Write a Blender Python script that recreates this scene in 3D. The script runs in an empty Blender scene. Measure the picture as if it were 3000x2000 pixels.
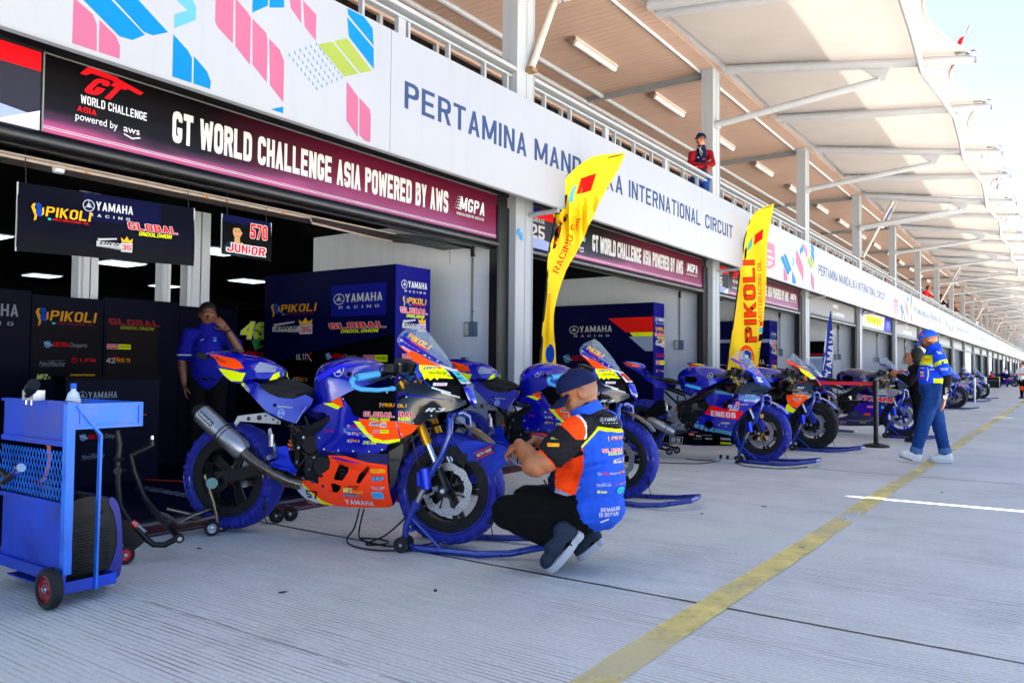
import bpy, bmesh, math, random
import numpy as np
from mathutils import Vector, Matrix
from mathutils.geometry import tessellate_polygon
random.seed(7)
PI = math.pi
SC = bpy.context.scene
COL = SC.collection
R = math.radians

# ---------------------------------------------------------------- camera
cam_d = bpy.data.cameras.new('camera'); cam = bpy.data.objects.new('camera', cam_d); COL.objects.link(cam)
cam_d.sensor_width = 36.0; cam_d.lens = 27.866; cam_d.clip_start = 0.05; cam_d.clip_end = 6000
def cam_axes(yaw, pitch, roll):
    f = Vector((-math.sin(yaw)*math.cos(pitch), math.cos(yaw)*math.cos(pitch), math.sin(pitch)))
    r = Vector((math.cos(yaw), math.sin(yaw), 0)); u = r.cross(f)
    return r*math.cos(roll)+u*math.sin(roll), u*math.cos(roll)-r*math.sin(roll), f
r_, u_, f_ = cam_axes(R(34.928), R(1.971), R(0.5453))
M4 = Matrix(((r_.x, u_.x, -f_.x, 0), (r_.y, u_.y, -f_.y, 0), (r_.z, u_.z, -f_.z, 1.05), (0, 0, 0, 1)))
cam.matrix_world = M4
SC.camera = cam

# ---------------------------------------------------------------- light
SUNV = Vector((-0.26, 0.52, 1.0)).normalized()
w = bpy.data.worlds.new('World'); SC.world = w; w.use_nodes = True
nt = w.node_tree; nt.nodes.clear()
sky = nt.nodes.new('ShaderNodeTexSky'); sky.sky_type = 'NISHITA'; sky.sun_disc = False
sky.sun_elevation = R(59.8); sky.sun_rotation = R(-26.6); sky.air_density = 0.56; sky.dust_density = 0.25; sky.ozone_density = 1.0; sky.altitude = 0
bg = nt.nodes.new('ShaderNodeBackground'); bg.inputs['Strength'].default_value = 0.05
wo = nt.nodes.new('ShaderNodeOutputWorld')
nt.links.new(sky.outputs[0], bg.inputs[0]); nt.links.new(bg.outputs[0], wo.inputs[0])
sd = bpy.data.lights.new('sun', 'SUN'); sd.energy = 5.0; sd.angle = R(0.53); sd.color = (1.0, 0.955, 0.89)
sun = bpy.data.objects.new('sun', sd); COL.objects.link(sun)
sun.rotation_euler = SUNV.to_track_quat('Z', 'Y').to_euler(); sun.location = (0, 0, 30)
SC.view_settings.view_transform = 'Standard'; SC.view_settings.look = 'None'
SC.view_settings.exposure = 3.38; SC.view_settings.gamma = 1.0; SC.view_settings.use_curve_mapping = False

# ---------------------------------------------------------------- materials
MATS = {}
def lin(h):
    h = h.lstrip('#'); c = [int(h[i:i+2], 16)/255 for i in (0, 2, 4)]
    return tuple(x/12.92 if x <= .04045 else ((x+.055)/1.055)**2.4 for x in c)
def mat(name, col, rough=0.5, metal=0.0, var=0.06, scale=6.0, bump=0.0, bscale=40.0, spec=0.5, coat=0.0, emit=0.0, alpha=None, trans=0.0, streak=0.0, bdist=.01, bstretch=None):
    if name in MATS: return MATS[name]
    m = bpy.data.materials.new(name); m.use_nodes = True; n = m.node_tree.nodes; l = m.node_tree.links
    b = n['Principled BSDF']; c = lin(col) if isinstance(col, str) else col
    b.inputs['Roughness'].default_value = rough; b.inputs['Metallic'].default_value = metal
    b.inputs['Specular IOR Level'].default_value = spec
    if name.startswith(('shirt', 'trouser', 'denim', 'polo', 'cap_', 'shoe', 'jersey', 'jacket')): b.inputs['Specular IOR Level'].default_value = .15
    if coat: b.inputs['Coat Weight'].default_value = coat; b.inputs['Coat Roughness'].default_value = 0.06
    if trans: b.inputs['Transmission Weight'].default_value = trans
    if alpha is not None: b.inputs['Alpha'].default_value = alpha
    tc = n.new('ShaderNodeTexCoord')
    if var > 0:
        nz = n.new('ShaderNodeTexNoise'); nz.inputs['Scale'].default_value = scale; nz.inputs['Detail'].default_value = 5
        l.new(tc.outputs['Object'], nz.inputs['Vector'])
        mr = n.new('ShaderNodeMapRange'); mr.inputs['From Min'].default_value = .25; mr.inputs['From Max'].default_value = .75
        mr.inputs['To Min'].default_value = 1-var; mr.inputs['To Max'].default_value = 1+var
        l.new(nz.outputs['Fac'], mr.inputs['Value'])
        vm = n.new('ShaderNodeVectorMath'); vm.operation = 'SCALE'; vm.inputs[0].default_value = c
        fac = mr.outputs[0]
        if streak:
            g2 = n.new('ShaderNodeNewGeometry'); mp = n.new('ShaderNodeMapping'); mp.inputs['Scale'].default_value = (9, 9, .55); l.new(g2.outputs['Position'], mp.inputs[0]); n2 = n.new('ShaderNodeTexNoise'); n2.inputs['Scale'].default_value = 1.0; n2.inputs['Detail'].default_value = 8; n2.inputs['Roughness'].default_value = .7; l.new(mp.outputs[0], n2.inputs['Vector'])
            m2 = n.new('ShaderNodeMapRange'); m2.inputs['From Min'].default_value = .52; m2.inputs['From Max'].default_value = .74; m2.inputs['To Min'].default_value = 1; m2.inputs['To Max'].default_value = 1-streak; l.new(n2.outputs['Fac'], m2.inputs['Value'])
            mm = n.new('ShaderNodeMath'); mm.operation = 'MULTIPLY'; l.new(fac, mm.inputs[0]); l.new(m2.outputs[0], mm.inputs[1]); fac = mm.outputs[0]
        l.new(fac, vm.inputs['Scale']); l.new(vm.outputs[0], b.inputs['Base Color'])
        mr2 = n.new('ShaderNodeMapRange'); mr2.inputs['To Min'].default_value = max(0.02, rough-var*1.2); mr2.inputs['To Max'].default_value = min(1, rough+var*1.2)
        l.new(nz.outputs['Fac'], mr2.inputs['Value']); l.new(mr2.outputs[0], b.inputs['Roughness'])
    else:
        b.inputs['Base Color'].default_value = (*c, 1)
    if emit:
        b.inputs['Emission Color'].default_value = (*c, 1); b.inputs['Emission Strength'].default_value = emit
    if bump:
        nb = n.new('ShaderNodeTexNoise'); nb.inputs['Scale'].default_value = bscale; nb.inputs['Detail'].default_value = 6
        l.new(tc.outputs['Object'], nb.inputs['Vector'])
        bp = n.new('ShaderNodeBump'); bp.inputs['Strength'].default_value = bump; bp.inputs['Distance'].default_value = bdist
        if bstretch:
            mpb = n.new('ShaderNodeMapping'); mpb.inputs['Scale'].default_value = bstretch; l.new(tc.outputs['Object'], mpb.inputs[0]); l.new(mpb.outputs[0], nb.inputs['Vector'])
        l.new(nb.outputs['Fac'], bp.inputs['Height']); l.new(bp.outputs[0], b.inputs['Normal'])
    MATS[name] = m; return m

# base palette -------------------------------------------------------
PAL = dict(
 white=('#c4c7cb', .45), offwhite=('#b4b4b4', .5), black=('#020203', .45), navy=('#030534', .4), blue=('#0a12a8', .4), orange=('#ff4a08', .35), yellow=('#dfe80a', .4),
 red=('#d8121c', .4), gold=('#e8a818', .4), sky=('#45a8dc', .4), cyan=('#27b6b8', .4), green=('#3a9a4a', .4), grey=('#7d8290', .5), dgrey=('#26272c', .5),
 text_blue=('#2f3f63', .5), pink=('#9c5570', .5), bright_blue=('#0a689c', .5), lime=('#7f8c40', .5), light_blue=('#4f8cab', .5), maroon=('#5a0b26', .5),
 purple=('#3b1f9a', .4), amber=('#c58a12', .4), skin_print=('#b98a5e', .6), wine=('#7a1038', .4), lilac=('#8d6f9c', .5), flag_red=('#f0400f', .6), flag_blue=('#0c3c9c', .6))
def pal(c):
    if c in PAL: return mat('print_'+c, PAL[c][0], PAL[c][1]+.1, var=.03, spec=.06)
    return mat('print_'+c.lstrip('#'), c, .5, var=.03, spec=.06)
M = {}
M['white_steel'] = mat('white_steel', '#8f9297', .5, var=.05, streak=.16, scale=1.3, bump=.05, bscale=8)
M['canopy_steel'] = mat('canopy_steel', '#a2a3a8', .5, var=.05, streak=.08)
M['fascia'] = mat('fascia_sheet', '#888b93', .5, var=.04, scale=.6, streak=.07, bump=.15, bscale=1.5, bdist=.02)
M['panel_white'] = mat('wall_panel', '#d9dfe8', .55, streak=.12, var=.04, scale=1.5)
M['soffit'] = mat('soffit_board', '#a68a7b', .6, var=.05, scale=2)
M['soffit_line'] = mat('soffit_joint', '#7e6a5f', .8, var=.05)
M['trim_dark'] = mat('trim_dark', '#050507', .4, var=.1, scale=5)
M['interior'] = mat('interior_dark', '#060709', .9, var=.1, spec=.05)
M['glass_dark'] = mat('glass_dark', '#050505', .08, var=0, spec=.2)
M['steel_grey'] = mat('steel_grey', '#7b7d80', .45, .3, var=.1, scale=4)
M['rust'] = mat('rusty_steel', '#7a5a3c', .8, var=.25, scale=30, bump=.3)
M['pipe'] = mat('pipe_paint', '#b2a49b', .5, var=.12, scale=12)
M['black_rubber'] = mat('black_rubber', '#0c0c0d', .75, var=.15, scale=20, bump=.15, bscale=60)
M['black_plastic'] = mat('black_plastic', '#060708', .45, var=.1, scale=20, spec=.3)
M['black_metal'] = mat('black_metal', '#101114', .35, .5, var=.1, scale=20)
M['chrome'] = mat('polished_metal', '#c9ccd2', .18, 1, var=.05, scale=20)
M['alloy'] = mat('cast_alloy', '#9a9ca2', .35, .9, var=.1, scale=25)
M['titanium'] = mat('brushed_titanium', '#a6a6a8', .4, .95, var=.1, scale=14)
M['burnt'] = mat('burnt_pipe', '#6e6157', .3, .9, var=.2, scale=9)
M['gold_metal'] = mat('gold_anodised', '#c98a12', .28, .8, var=.06, scale=14)
M['blue_anod'] = mat('blue_anodised', '#0b2cc0', .3, .5, var=.06)
M['blue_paint'] = mat('blue_bodywork', '#03109c', .17, .12, var=.05, scale=9, coat=1.0)
M['dblue_paint'] = mat('deep_blue_bodywork', '#030a50', .17, .12, var=.05, scale=9, coat=1.0)
M['black_paint'] = mat('black_bodywork', '#020204', .12, 0, var=.05, scale=9, coat=.45, spec=.3)
M['orange_paint'] = mat('orange_bodywork', '#ff3d06', .35, 0, var=.03, coat=.25, spec=.3)
M['yellow_paint'] = mat('yellow_bodywork', '#d9ee04', .3, 0, var=.03, coat=.6)
M['white_paint'] = mat('white_bodywork', '#d9dce2', .3, 0, var=.03, coat=.6)
M['purple_paint'] = mat('purple_bodywork', '#3c1878', .2, .3, var=.08, coat=1)
M['seat'] = mat('seat_foam', '#08090b', .85, var=.1, bump=.2, bscale=90)
M['blue_cloth'] = mat('blue_warmer_cloth', '#021788', .75, var=.12, scale=14, bump=.25, bscale=25)
M['blue_cloth2'] = mat('blue_flap_cloth', '#052ca4', .75, var=.12, scale=14, bump=.25, bscale=25)
M['black_cloth'] = mat('black_cloth', '#060608', .85, var=.15, scale=14, bump=.25, bscale=25)
M['stand_blue'] = mat('stand_blue_paint', '#082a88', .3, .1, var=.12, scale=12, coat=.5)
M['grip'] = mat('light_blue_grip', '#3a93c8', .45, var=.06)
M['cable'] = mat('cable', '#08090a', .5, var=.05)
def glass_mat():
    m = bpy.data.materials.new('clear_screen'); m.use_nodes = True; b = m.node_tree.nodes['Principled BSDF']
    b.inputs['Base Color'].default_value = (.35, .45, .55, 1); b.inputs['Roughness'].default_value = .05
    b.inputs['Alpha'].default_value = .2; b.inputs['Specular IOR Level'].default_value = .9
    return m
M['screen'] = glass_mat()
def bottle_mat():
    m = bpy.data.materials.new('clear_bottle'); m.use_nodes = True; b = m.node_tree.nodes['Principled BSDF']
    b.inputs['Base Color'].default_value = (.7, .85, .95, 1); b.inputs['Roughness'].default_value = .08; b.inputs['Alpha'].default_value = .45
    return m
M['bottle'] = bottle_mat()

# ---------------------------------------------------------------- mesh helpers
class MB:
    def __init__(s): s.v = []; s.f = []; s.m = []; s.mats = []
    def mi(s, m):
        if m is None: return 0
        if isinstance(m, str): m = M[m] if m in M else pal(m)
        if m not in s.mats: s.mats.append(m)
        return s.mats.index(m)
    def add(s, vs, fs, m=None):
        b = len(s.v); k = s.mi(m); s.v += [tuple(p) for p in vs]
        for f in fs: s.f.append(tuple(b+i for i in f)); s.m.append(k)
        return s
    def box(s, x0, x1, y0, y1, z0, z1, m=None):
        v = [(x0, y0, z0), (x1, y0, z0), (x1, y1, z0), (x0, y1, z0), (x0, y0, z1), (x1, y0, z1), (x1, y1, z1), (x0, y1, z1)]
        return s.add(v, [(0, 3, 2, 1), (4, 5, 6, 7), (0, 1, 5, 4), (1, 2, 6, 5), (2, 3, 7, 6), (3, 0, 4, 7)], m)
    def obox(s, c, sx, sy, sz, rot=None, m=None):
        q = MB().box(-sx/2, sx/2, -sy/2, sy/2, -sz/2, sz/2)
        Rm = rot if rot is not None else Matrix.Identity(3)
        return s.add([tuple(Vector(c)+Rm @ Vector(p)) for p in q.v], q.f, m)
    def beam(s, p, q, w, h, m=None, up=(0, 0, 1)):
        p = Vector(p); q = Vector(q); d = (q-p).normalized(); a = d.cross(Vector(up))
        if a.length < 1e-4: a = d.cross(Vector((1, 0, 0)))
        a.normalize(); b = a.cross(d)
        v = []
        for o in (p, q):
            for i, j in ((-1, -1), (1, -1), (1, 1), (-1, 1)): v.append(o+a*(i*w/2)+b*(j*h/2))
        return s.add(v, [(3, 2, 1, 0), (4, 5, 6, 7), (0, 1, 5, 4), (1, 2, 6, 5), (2, 3, 7, 6), (3, 0, 4, 7)], m)
    def tube(s, pts, r, seg=10, m=None, caps=True, closed=False):
        pts = [Vector(p) for p in pts]; n = len(pts); rs = r if isinstance(r, (list, tuple)) else [r]*n
        T = []
        for i in range(n):
            a = pts[(i-1) % n] if (closed or i > 0) else pts[i]; b = pts[(i+1) % n] if (closed or i < n-1) else pts[i]
            t = (b-a); T.append(t.normalized() if t.length > 1e-9 else Vector((0, 0, 1)))
        N = T[0].orthogonal().normalized(); vs = []
        for i in range(n):
            N = (N-T[i]*N.dot(T[i])); N = N.normalized() if N.length > 1e-6 else T[i].orthogonal().normalized(); B = T[i].cross(N)
            for k in range(seg):
                a = 2*PI*k/seg; vs.append(pts[i]+(N*math.cos(a)+B*math.sin(a))*rs[i])
        fs = []
        for i in range(n if closed else n-1):
            j = (i+1) % n
            for k in range(seg): fs.append((i*seg+k, i*seg+(k+1) % seg, j*seg+(k+1) % seg, j*seg+k))
        if caps and not closed: fs.append(tuple(reversed(range(seg)))); fs.append(tuple((n-1)*seg+k for k in range(seg)))
        return s.add(vs, fs, m)
    def cyl(s, p, q, r, r2=None, seg=16, m=None): return s.tube([p, q], [r, r if r2 is None else r2], seg, m)
    def lathe(s, prof, o=(0, 0, 0), ax=(0, 0, 1), seg=24, m=None, arc=2*PI, a0=0.0, fn=None):
        o = Vector(o); A = Vector(ax).normalized(); U = A.orthogonal().normalized(); V = A.cross(U); vs = []; fs = []; n = len(prof); full = abs(arc-2*PI) < 1e-6
        K = seg if full else seg+1
        for k in range(K):
            a = a0+arc*k/seg; e = U*math.cos(a)+V*math.sin(a)
            for i, (r, h) in enumerate(prof):
                if fn: r, h = fn(r, h, a, i)
                vs.append(o+e*r+A*h)
        for k in range(seg):
            k2 = (k+1) % K
            for i in range(n-1): fs.append((k*n+i, k2*n+i, k2*n+i+1, k*n+i+1))
        return s.add(vs, fs, m)
    def ell(s, c, rx, ry, rz, seg=14, rings=9, m=None, rot=None):
        vs = []; fs = []
        for i in range(rings+1):
            t = PI*i/rings
            for k in range(seg):
                a = 2*PI*k/seg; p = Vector((rx*math.sin(t)*math.cos(a), ry*math.sin(t)*math.sin(a), rz*math.cos(t)))
                if rot is not None: p = rot @ p
                vs.append(Vector(c)+p)
        for i in range(rings):
            for k in range(seg): fs.append((i*seg+k, (i+1)*seg+k, (i+1)*seg+(k+1) % seg, i*seg+(k+1) % seg))
        return s.add(vs, fs, m)
    def prism(s, poly, fn, t0, t1, m=None):
        # poly: 2D outline; fn(u,v,t)->3D
        n = len(poly); tri = tessellate_polygon([[Vector((x, y, 0)) for x, y in poly]])
        vs = [fn(x, y, t0) for x, y in poly]+[fn(x, y, t1) for x, y in poly]
        fs = [tuple(t) for t in tri]+[tuple(n+i for i in reversed(t)) for t in tri]+[(i, (i+1) % n, n+(i+1) % n, n+i) for i in range(n)]
        return s.add(vs, fs, m)
    def build(s, name, m=None, parent=None, smooth=35, world=False, kind=None):
        me = bpy.data.meshes.new(name); vs = s.v
        if world and parent is not None:
            ox, oy, oz = parent.location; vs = [(x-ox, y-oy, z-oz) for x, y, z in vs]
        me.from_pydata([tuple(p) for p in vs], [], s.f)
        ms = s.mats if s.mats else [(M[m] if m in M else pal(m)) if isinstance(m, str) else m]
        if s.mats and m is not None and not all(s.mats): pass
        for q in ms: me.materials.append(q)
        if s.mats: me.polygons.foreach_set('material_index', s.m)
        me.validate(); bm = bmesh.new(); bm.from_mesh(me); bmesh.ops.recalc_face_normals(bm, faces=bm.faces) if not getattr(s, 'keepn', False) else None
        bm.to_mesh(me); bm.free()
        if smooth:
            me.shade_smooth(); me.set_sharp_from_angle(angle=R(smooth))
        o = bpy.data.objects.new(name, me); COL.objects.link(o)
        if parent is not None: o.parent = parent
        if kind: o['kind'] = kind
        return o
def thing(name, label, cat, loc=(0, 0, 0), rotz=0, group=None, scale=1.0):
    o = bpy.data.objects.new(name, None); COL.objects.link(o); o.empty_display_size = .2
    o.location = loc; o.rotation_euler = (0, 0, rotz); o.scale = (scale,)*3
    o['label'] = label; o['category'] = cat
    if group: o['group'] = group
    return o
def tag(o, label, cat, group=None):
    o['label'] = label; o['category'] = cat
    if group: o['group'] = group
    return o
def dup(root, loc, rotz, label=None, scale=None, skip=(), subst=None):
    r = root.copy(); COL.objects.link(r); r.location = loc; r.rotation_euler = (0, 0, rotz)
    if scale: r.scale = (scale,)*3
    if label: r['label'] = label
    def rec(src, dst, d):
        for ch in list(src.children):
            base = ch.name.split('.')[0]
            if base in skip: continue
            c = ch.copy(); COL.objects.link(c); c.parent = dst
            if d < 3: rec(ch, c, d+1)
    rec(root, r, 1)
    return r

# ---------------------------------------------------------------- flat print (lettering, emblems)
_gc = {}
def glyphs(text, bold=0.0, shear=0.0, sp=1.0):
    k = (text, bold, shear, sp)
    if k in _gc: return _gc[k]
    cu = bpy.data.curves.new('t', 'FONT'); cu.body = text; cu.size = 1; cu.offset = bold; cu.shear = shear; cu.resolution_u = 3; cu.space_character = sp
    ob = bpy.data.objects.new('t', cu); me = bpy.data.meshes.new_from_object(ob)
    v = [(p.co.x, p.co.y) for p in me.vertices]; f = [tuple(p.vertices) for p in me.polygons]
    bpy.data.objects.remove(ob); bpy.data.curves.remove(cu); bpy.data.meshes.remove(me)
    _gc[k] = (v, f); return _gc[k]
# block alphabet built from convex strokes (unit box per letter)
def _ring(x0, y0, x1, y1, tx, ty, sides, sq=()):
    """sides: b,r,t,l and corners br,tr,tl,bl; sq: corners left square"""
    cx = min(.34, (x1-x0)*.38); cy = min(.2, (y1-y0)*.3); out = []
    ix0, iy0, ix1, iy1 = x0+tx, y0+ty, x1-tx, y1-ty; kx = max(.04, cx-tx*.55); ky = max(.03, cy-ty*.55)
    sqx = lambda k, a, b_: a if k not in sq else b_
    def side(k):
        if k == 'b': out.append([(x0+cx, y0), (x1-cx, y0), (ix1-kx, iy0), (ix0+kx, iy0)])
        if k == 't': out.append([(ix0+kx, iy1), (ix1-kx, iy1), (x1-cx, y1), (x0+cx, y1)])
        if k == 'l': out.append([(x0, y0+cy), (ix0, iy0+ky), (ix0, iy1-ky), (x0, y1-cy)])
        if k == 'r': out.append([(ix1, iy0+ky), (x1, y0+cy), (x1, y1-cy), (ix1, iy1-ky)])
        if k in ('bl', 'br', 'tl', 'tr'):
            sx = -1 if 'l' in k[1] else 1; sy = -1 if k[0] == 'b' else 1
            X = x0 if sx < 0 else x1; Y = y0 if sy < 0 else y1; IX = ix0 if sx < 0 else ix1; IY = iy0 if sy < 0 else iy1
            if k in sq:
                out.append([(X-sx*cx, Y), (X, Y), (X, Y-sy*cy), (IX, IY-sy*ky), (IX-sx*kx, IY)] if False else [(X-sx*cx, Y), (X, Y), (IX, IY), (IX-sx*kx, IY)]); out.append([(X, Y), (X, Y-sy*cy), (IX, IY-sy*ky), (IX, IY)])
            else:
                m = (X-sx*cx*.3, Y-sy*cy*.3); im = (IX-sx*kx*.3, IY-sy*ky*.3)
                out.append([(X-sx*cx, Y), m, im, (IX-sx*kx, IY)]); out.append([m, (X, Y-sy*cy), (IX, IY-sy*ky), im])
    for k in sides.split(): side(k)
    return out
def _bar(x0, y0, x1, y1): return [[(x0, y0), (x1, y0), (x1, y1), (x0, y1)]]
def _dia(xa, ya, xb, yb, w): return [[(xa, ya), (xa+w, ya), (xb+w, yb), (xb, yb)]]
def _glyph(ch, tx, ty):
    A = 'b br r tr t tl l bl'; m0, m1 = .5-ty/2, .5+ty/2; R_ = _ring
    B = lambda *a: _bar(*a)
    if ch in 'O0Q':
        g = R_(0, 0, 1, 1, tx, ty, A); return g+(_dia(.75, -.08, .5, .3, .2) if ch == 'Q' else [])
    if ch == 'D': return R_(0, 0, 1, 1, tx, ty, A, ('tl', 'bl'))
    if ch == 'C': return R_(0, 0, 1, 1, tx, ty, 'b br t tr tl l bl')+B(1-tx, 1-.32, 1, .8+.0)+B(1-tx, .2, 1, .32)
    if ch == 'G': return R_(0, 0, 1, 1, tx, ty, 'b br t tr tl l bl')+B(1-tx, .68, 1, .8)+B(1-tx, .2, 1, .5)+B(.5, .5-ty, 1, .5)
    if ch == 'U': return R_(0, 0, 1, 1, tx, ty, 'b br bl')+B(0, .2, tx, 1)+B(1-tx, .2, 1, 1)
    if ch == 'J': return R_(0, 0, 1, 1, tx, ty, 'b br bl')+B(0, .2, tx, .36)+B(1-tx, .2, 1, 1)
    if ch == 'I': return B(0, 0, tx, 1)
    if ch == '1': return B(.3, 0, .3+tx, 1)+_dia(.0, .66, .3, .9, tx*.7)
    if ch == 'L': return B(0, 0, tx, 1)+B(tx, 0, .95, ty)
    if ch == 'T': return B(.5-tx/2, 0, .5+tx/2, 1-ty)+B(0, 1-ty, 1, 1)
    if ch == 'E': return B(0, 0, tx, 1)+B(tx, 0, .95, ty)+B(tx, 1-ty, .95, 1)+B(tx, m0, .86, m1)
    if ch == 'F': return B(0, 0, tx, 1)+B(tx, 1-ty, .95, 1)+B(tx, m0-.03, .86, m1-.03)
    if ch == 'H': return B(0, 0, tx, 1)+B(1-tx, 0, 1, 1)+B(tx, m0, 1-tx, m1)
    if ch == 'P': return B(0, 0, tx, .5)+R_(0, .42, 1, 1, tx, ty, A, ('tl', 'bl'))
    if ch == 'R': return B(0, 0, tx, .5)+R_(0, .42, 1, 1, tx, ty, A, ('tl', 'bl'))+_dia(1-tx, 0, .45, .44, tx*1.05)
    if ch == 'B': return R_(0, .46, .95, 1, tx, ty, A, ('tl', 'bl'))+R_(0, 0, 1, .46+ty, tx, ty, A, ('tl', 'bl'))
    if ch == '8': return R_(0, .46, 1, 1, tx, ty, A)+R_(0, 0, 1, .46+ty, tx, ty, A)
    if ch == 'S' or ch == '5':
        g = R_(0, m0, 1, 1, tx, ty, 't tl l bl b' if ch == 'S' else 't tl l bl b', () if ch == 'S' else ('tl', 'bl'))
        g += R_(0, 0, 1, m1, tx, ty, 'b br r tr t bl')
        if ch == 'S': g += R_(0, m0, 1, 1, tx, ty, 'tr')+B(1-tx, .7, 1, .82)
        else: g += B(.6, 1-ty, 1, 1)
        return g+B(0, .18, tx, .3)
    if ch == '2': return R_(0, m0-.05, 1, 1, tx, ty, 't tr r br tl')+B(0, .7, tx, .82)+[[(0, ty), (tx, ty), (.95, .55), (.6, .52)]]+B(0, 0, 1, ty)
    if ch == '3': return R_(0, .46, 1, 1, tx, ty, 't tl tr r br b')+R_(0, 0, 1, .46+ty, tx, ty, 't bl tr r br b')
    if ch == '6': return R_(0, 0, 1, .46+ty, tx, ty, A)+R_(0, 0, 1, 1, tx, ty, 'l tl t tr')
    if ch == '9': return R_(0, .46, 1, 1, tx, ty, A)+R_(0, 0, 1, 1, tx, ty, 'r br b bl')
    if ch == '4': return B(.62, 0, .62+tx, 1)+B(0, .25, 1, .25+ty)+[[(0, .25+ty), (tx*.9, .25+ty), (.62, .9), (.62, 1)]]
    if ch == '7': return B(0, 1-ty, 1, 1)+[[(.2, 0), (.2+tx, 0), (1, 1-ty), (1-tx, 1-ty)]]
    if ch == 'A': return [[(0, 0), (tx, 0), (.5+tx*.42, 1), (.5-tx*.42, 1)], [(1-tx, 0), (1, 0), (.5+tx*.42, 1), (.5-tx*.42, 1)]]+B(.5-.28, .22, .5+.28, .22+ty)
    if ch == 'V': return [[(.5-tx*.42, 0), (.5+tx*.42, 0), (tx, 1), (0, 1)], [(.5-tx*.42, 0), (.5+tx*.42, 0), (1, 1), (1-tx, 1)]]
    if ch == 'Y': return B(.5-tx/2, 0, .5+tx/2, .45)+[[(.5-tx/2, .42), (.5+tx/2, .42), (tx, 1), (0, 1)], [(.5-tx/2, .42), (.5+tx/2, .42), (1, 1), (1-tx, 1)]]
    if ch == 'X': return [[(0, 0), (tx, 0), (1, 1), (1-tx, 1)], [(1-tx, 0), (1, 0), (tx, 1), (0, 1)]]
    if ch == 'Z': return B(0, 0, 1, ty)+B(0, 1-ty, 1, 1)+[[(0, ty), (tx*1.1, ty), (1, 1-ty), (1-tx*1.1, 1-ty)]]
    if ch == 'N': return B(0, 0, tx, 1)+B(1-tx, 0, 1, 1)+[[(1-tx*1.15, 0), (1-tx*.1, 0), (tx*1.15, 1), (tx*.1, 1)]]
    if ch == 'K': return B(0, 0, tx, 1)+[[(tx*.9, .38), (tx*.9, .62), (1-tx, 1), (1, 1)], [(1-tx, 0), (1, 0), (tx*1.3+.1, .68), (tx*.9, .5)]]
    if ch == 'M':
        t = tx*.75; return B(0, 0, t, 1)+B(1-t, 0, 1, 1)+[[(.5-t*.55, .12), (.5+t*.55, .12), (t*1.1, 1), (0, 1)], [(.5-t*.55, .12), (.5+t*.55, .12), (1, 1), (1-t*1.1, 1)]]
    if ch == 'W':
        t = tx*.72; return [[(.27-t/2, 0), (.27+t/2, 0), (t, 1), (0, 1)], [(.27-t/2, 0), (.27+t/2, 0), (.5+t*.4, .9), (.5-t*.4, .9)], [(.73-t/2, 0), (.73+t/2, 0), (.5+t*.4, .9), (.5-t*.4, .9)], [(.73-t/2, 0), (.73+t/2, 0), (1, 1), (1-t, 1)]]
    if ch == '-': return B(.1, m0, .9, m1)
    return []
_ADV = {'I': None, 'M': 1.3, 'W': 1.42, ' ': .55, '1': .6, 'N': 1.05, '-': .8}
def block(text, b, shear, sp, grow=0.0, aspect=.62):
    tx = .13 if b <= 0 else min(.42, .2+b*2.4); ty = .09 if b <= 0 else min(.24, .1+b*1.7); x = 0; out = []
    for ch in text:
        wd = tx if ch == 'I' else (_ADV.get(ch) or 1.0)
        sc = wd if ch not in 'I1 -' else 1.0; t = tx/sc if ch not in 'MW' else tx/1.05
        for pl in _glyph(ch, t, ty):
            pts = [((x+px*sc)*aspect, py) for px, py in pl]
            if grow:
                cx = sum(p[0] for p in pts)/len(pts); cy = sum(p[1] for p in pts)/len(pts); n = len(pts); q = []
                ar = sum(pts[i][0]*pts[(i+1) % n][1]-pts[(i+1) % n][0]*pts[i][1] for i in range(n)); sg = 1 if ar > 0 else -1
                for i in range(n):
                    p0, p1, p2 = pts[i-1], pts[i], pts[(i+1) % n]; N = []
                    for a, c in ((p0, p1), (p1, p2)):
                        dx, dy = c[0]-a[0], c[1]-a[1]; L = math.hypot(dx, dy) or 1; N.append((dy/L*sg, -dx/L*sg))
                    bx, by = N[0][0]+N[1][0], N[0][1]+N[1][1]; d = 1+N[0][0]*N[1][0]+N[0][1]*N[1][1]; d = max(d, .5)
                    q.append((p1[0]+bx/d*grow, p1[1]+by/d*grow))
                pts = q
            out.append([(px+py*shear, py) for px, py in pts])
        x += wd+(.2 if ch != ' ' else .1)*sp+(0 if sp <= 1 else (sp-1)*.5)
    return out
def T(text, x, y, h, c, w=None, b=.02, sh=0.0, sp=1.0, ol=None, rot=0.0, olw=.035):
    """text item: x,y lower-left, h cap height, w total width"""
    return ('t', text, x, y, h, c, w, b, sh, sp, ol, rot, olw)
def P(pts, c): return ('p', pts, c)
def RC(x0, y0, x1, y1, c): return ('p', [(x0, y0), (x1, y0), (x1, y1), (x0, y1)], c)
def CI(cx, cy, r, c, ry=None, n=24): return ('p', [(cx+r*math.cos(2*PI*i/n), cy+(ry or r)*math.sin(2*PI*i/n)) for i in range(n)], c)
def RG(cx, cy, r, t, c, ry=None, n=28): return ('ring', cx, cy, r, t, c, ry or r, n)
def LN(p, q, w, c):
    dx, dy = q[0]-p[0], q[1]-p[1]; L = math.hypot(dx, dy) or 1; nx, ny = -dy/L*w/2, dx/L*w/2
    return ('p', [(p[0]+nx, p[1]+ny), (p[0]-nx, p[1]-ny), (q[0]-nx, q[1]-ny), (q[0]+nx, q[1]+ny)], c)
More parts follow.
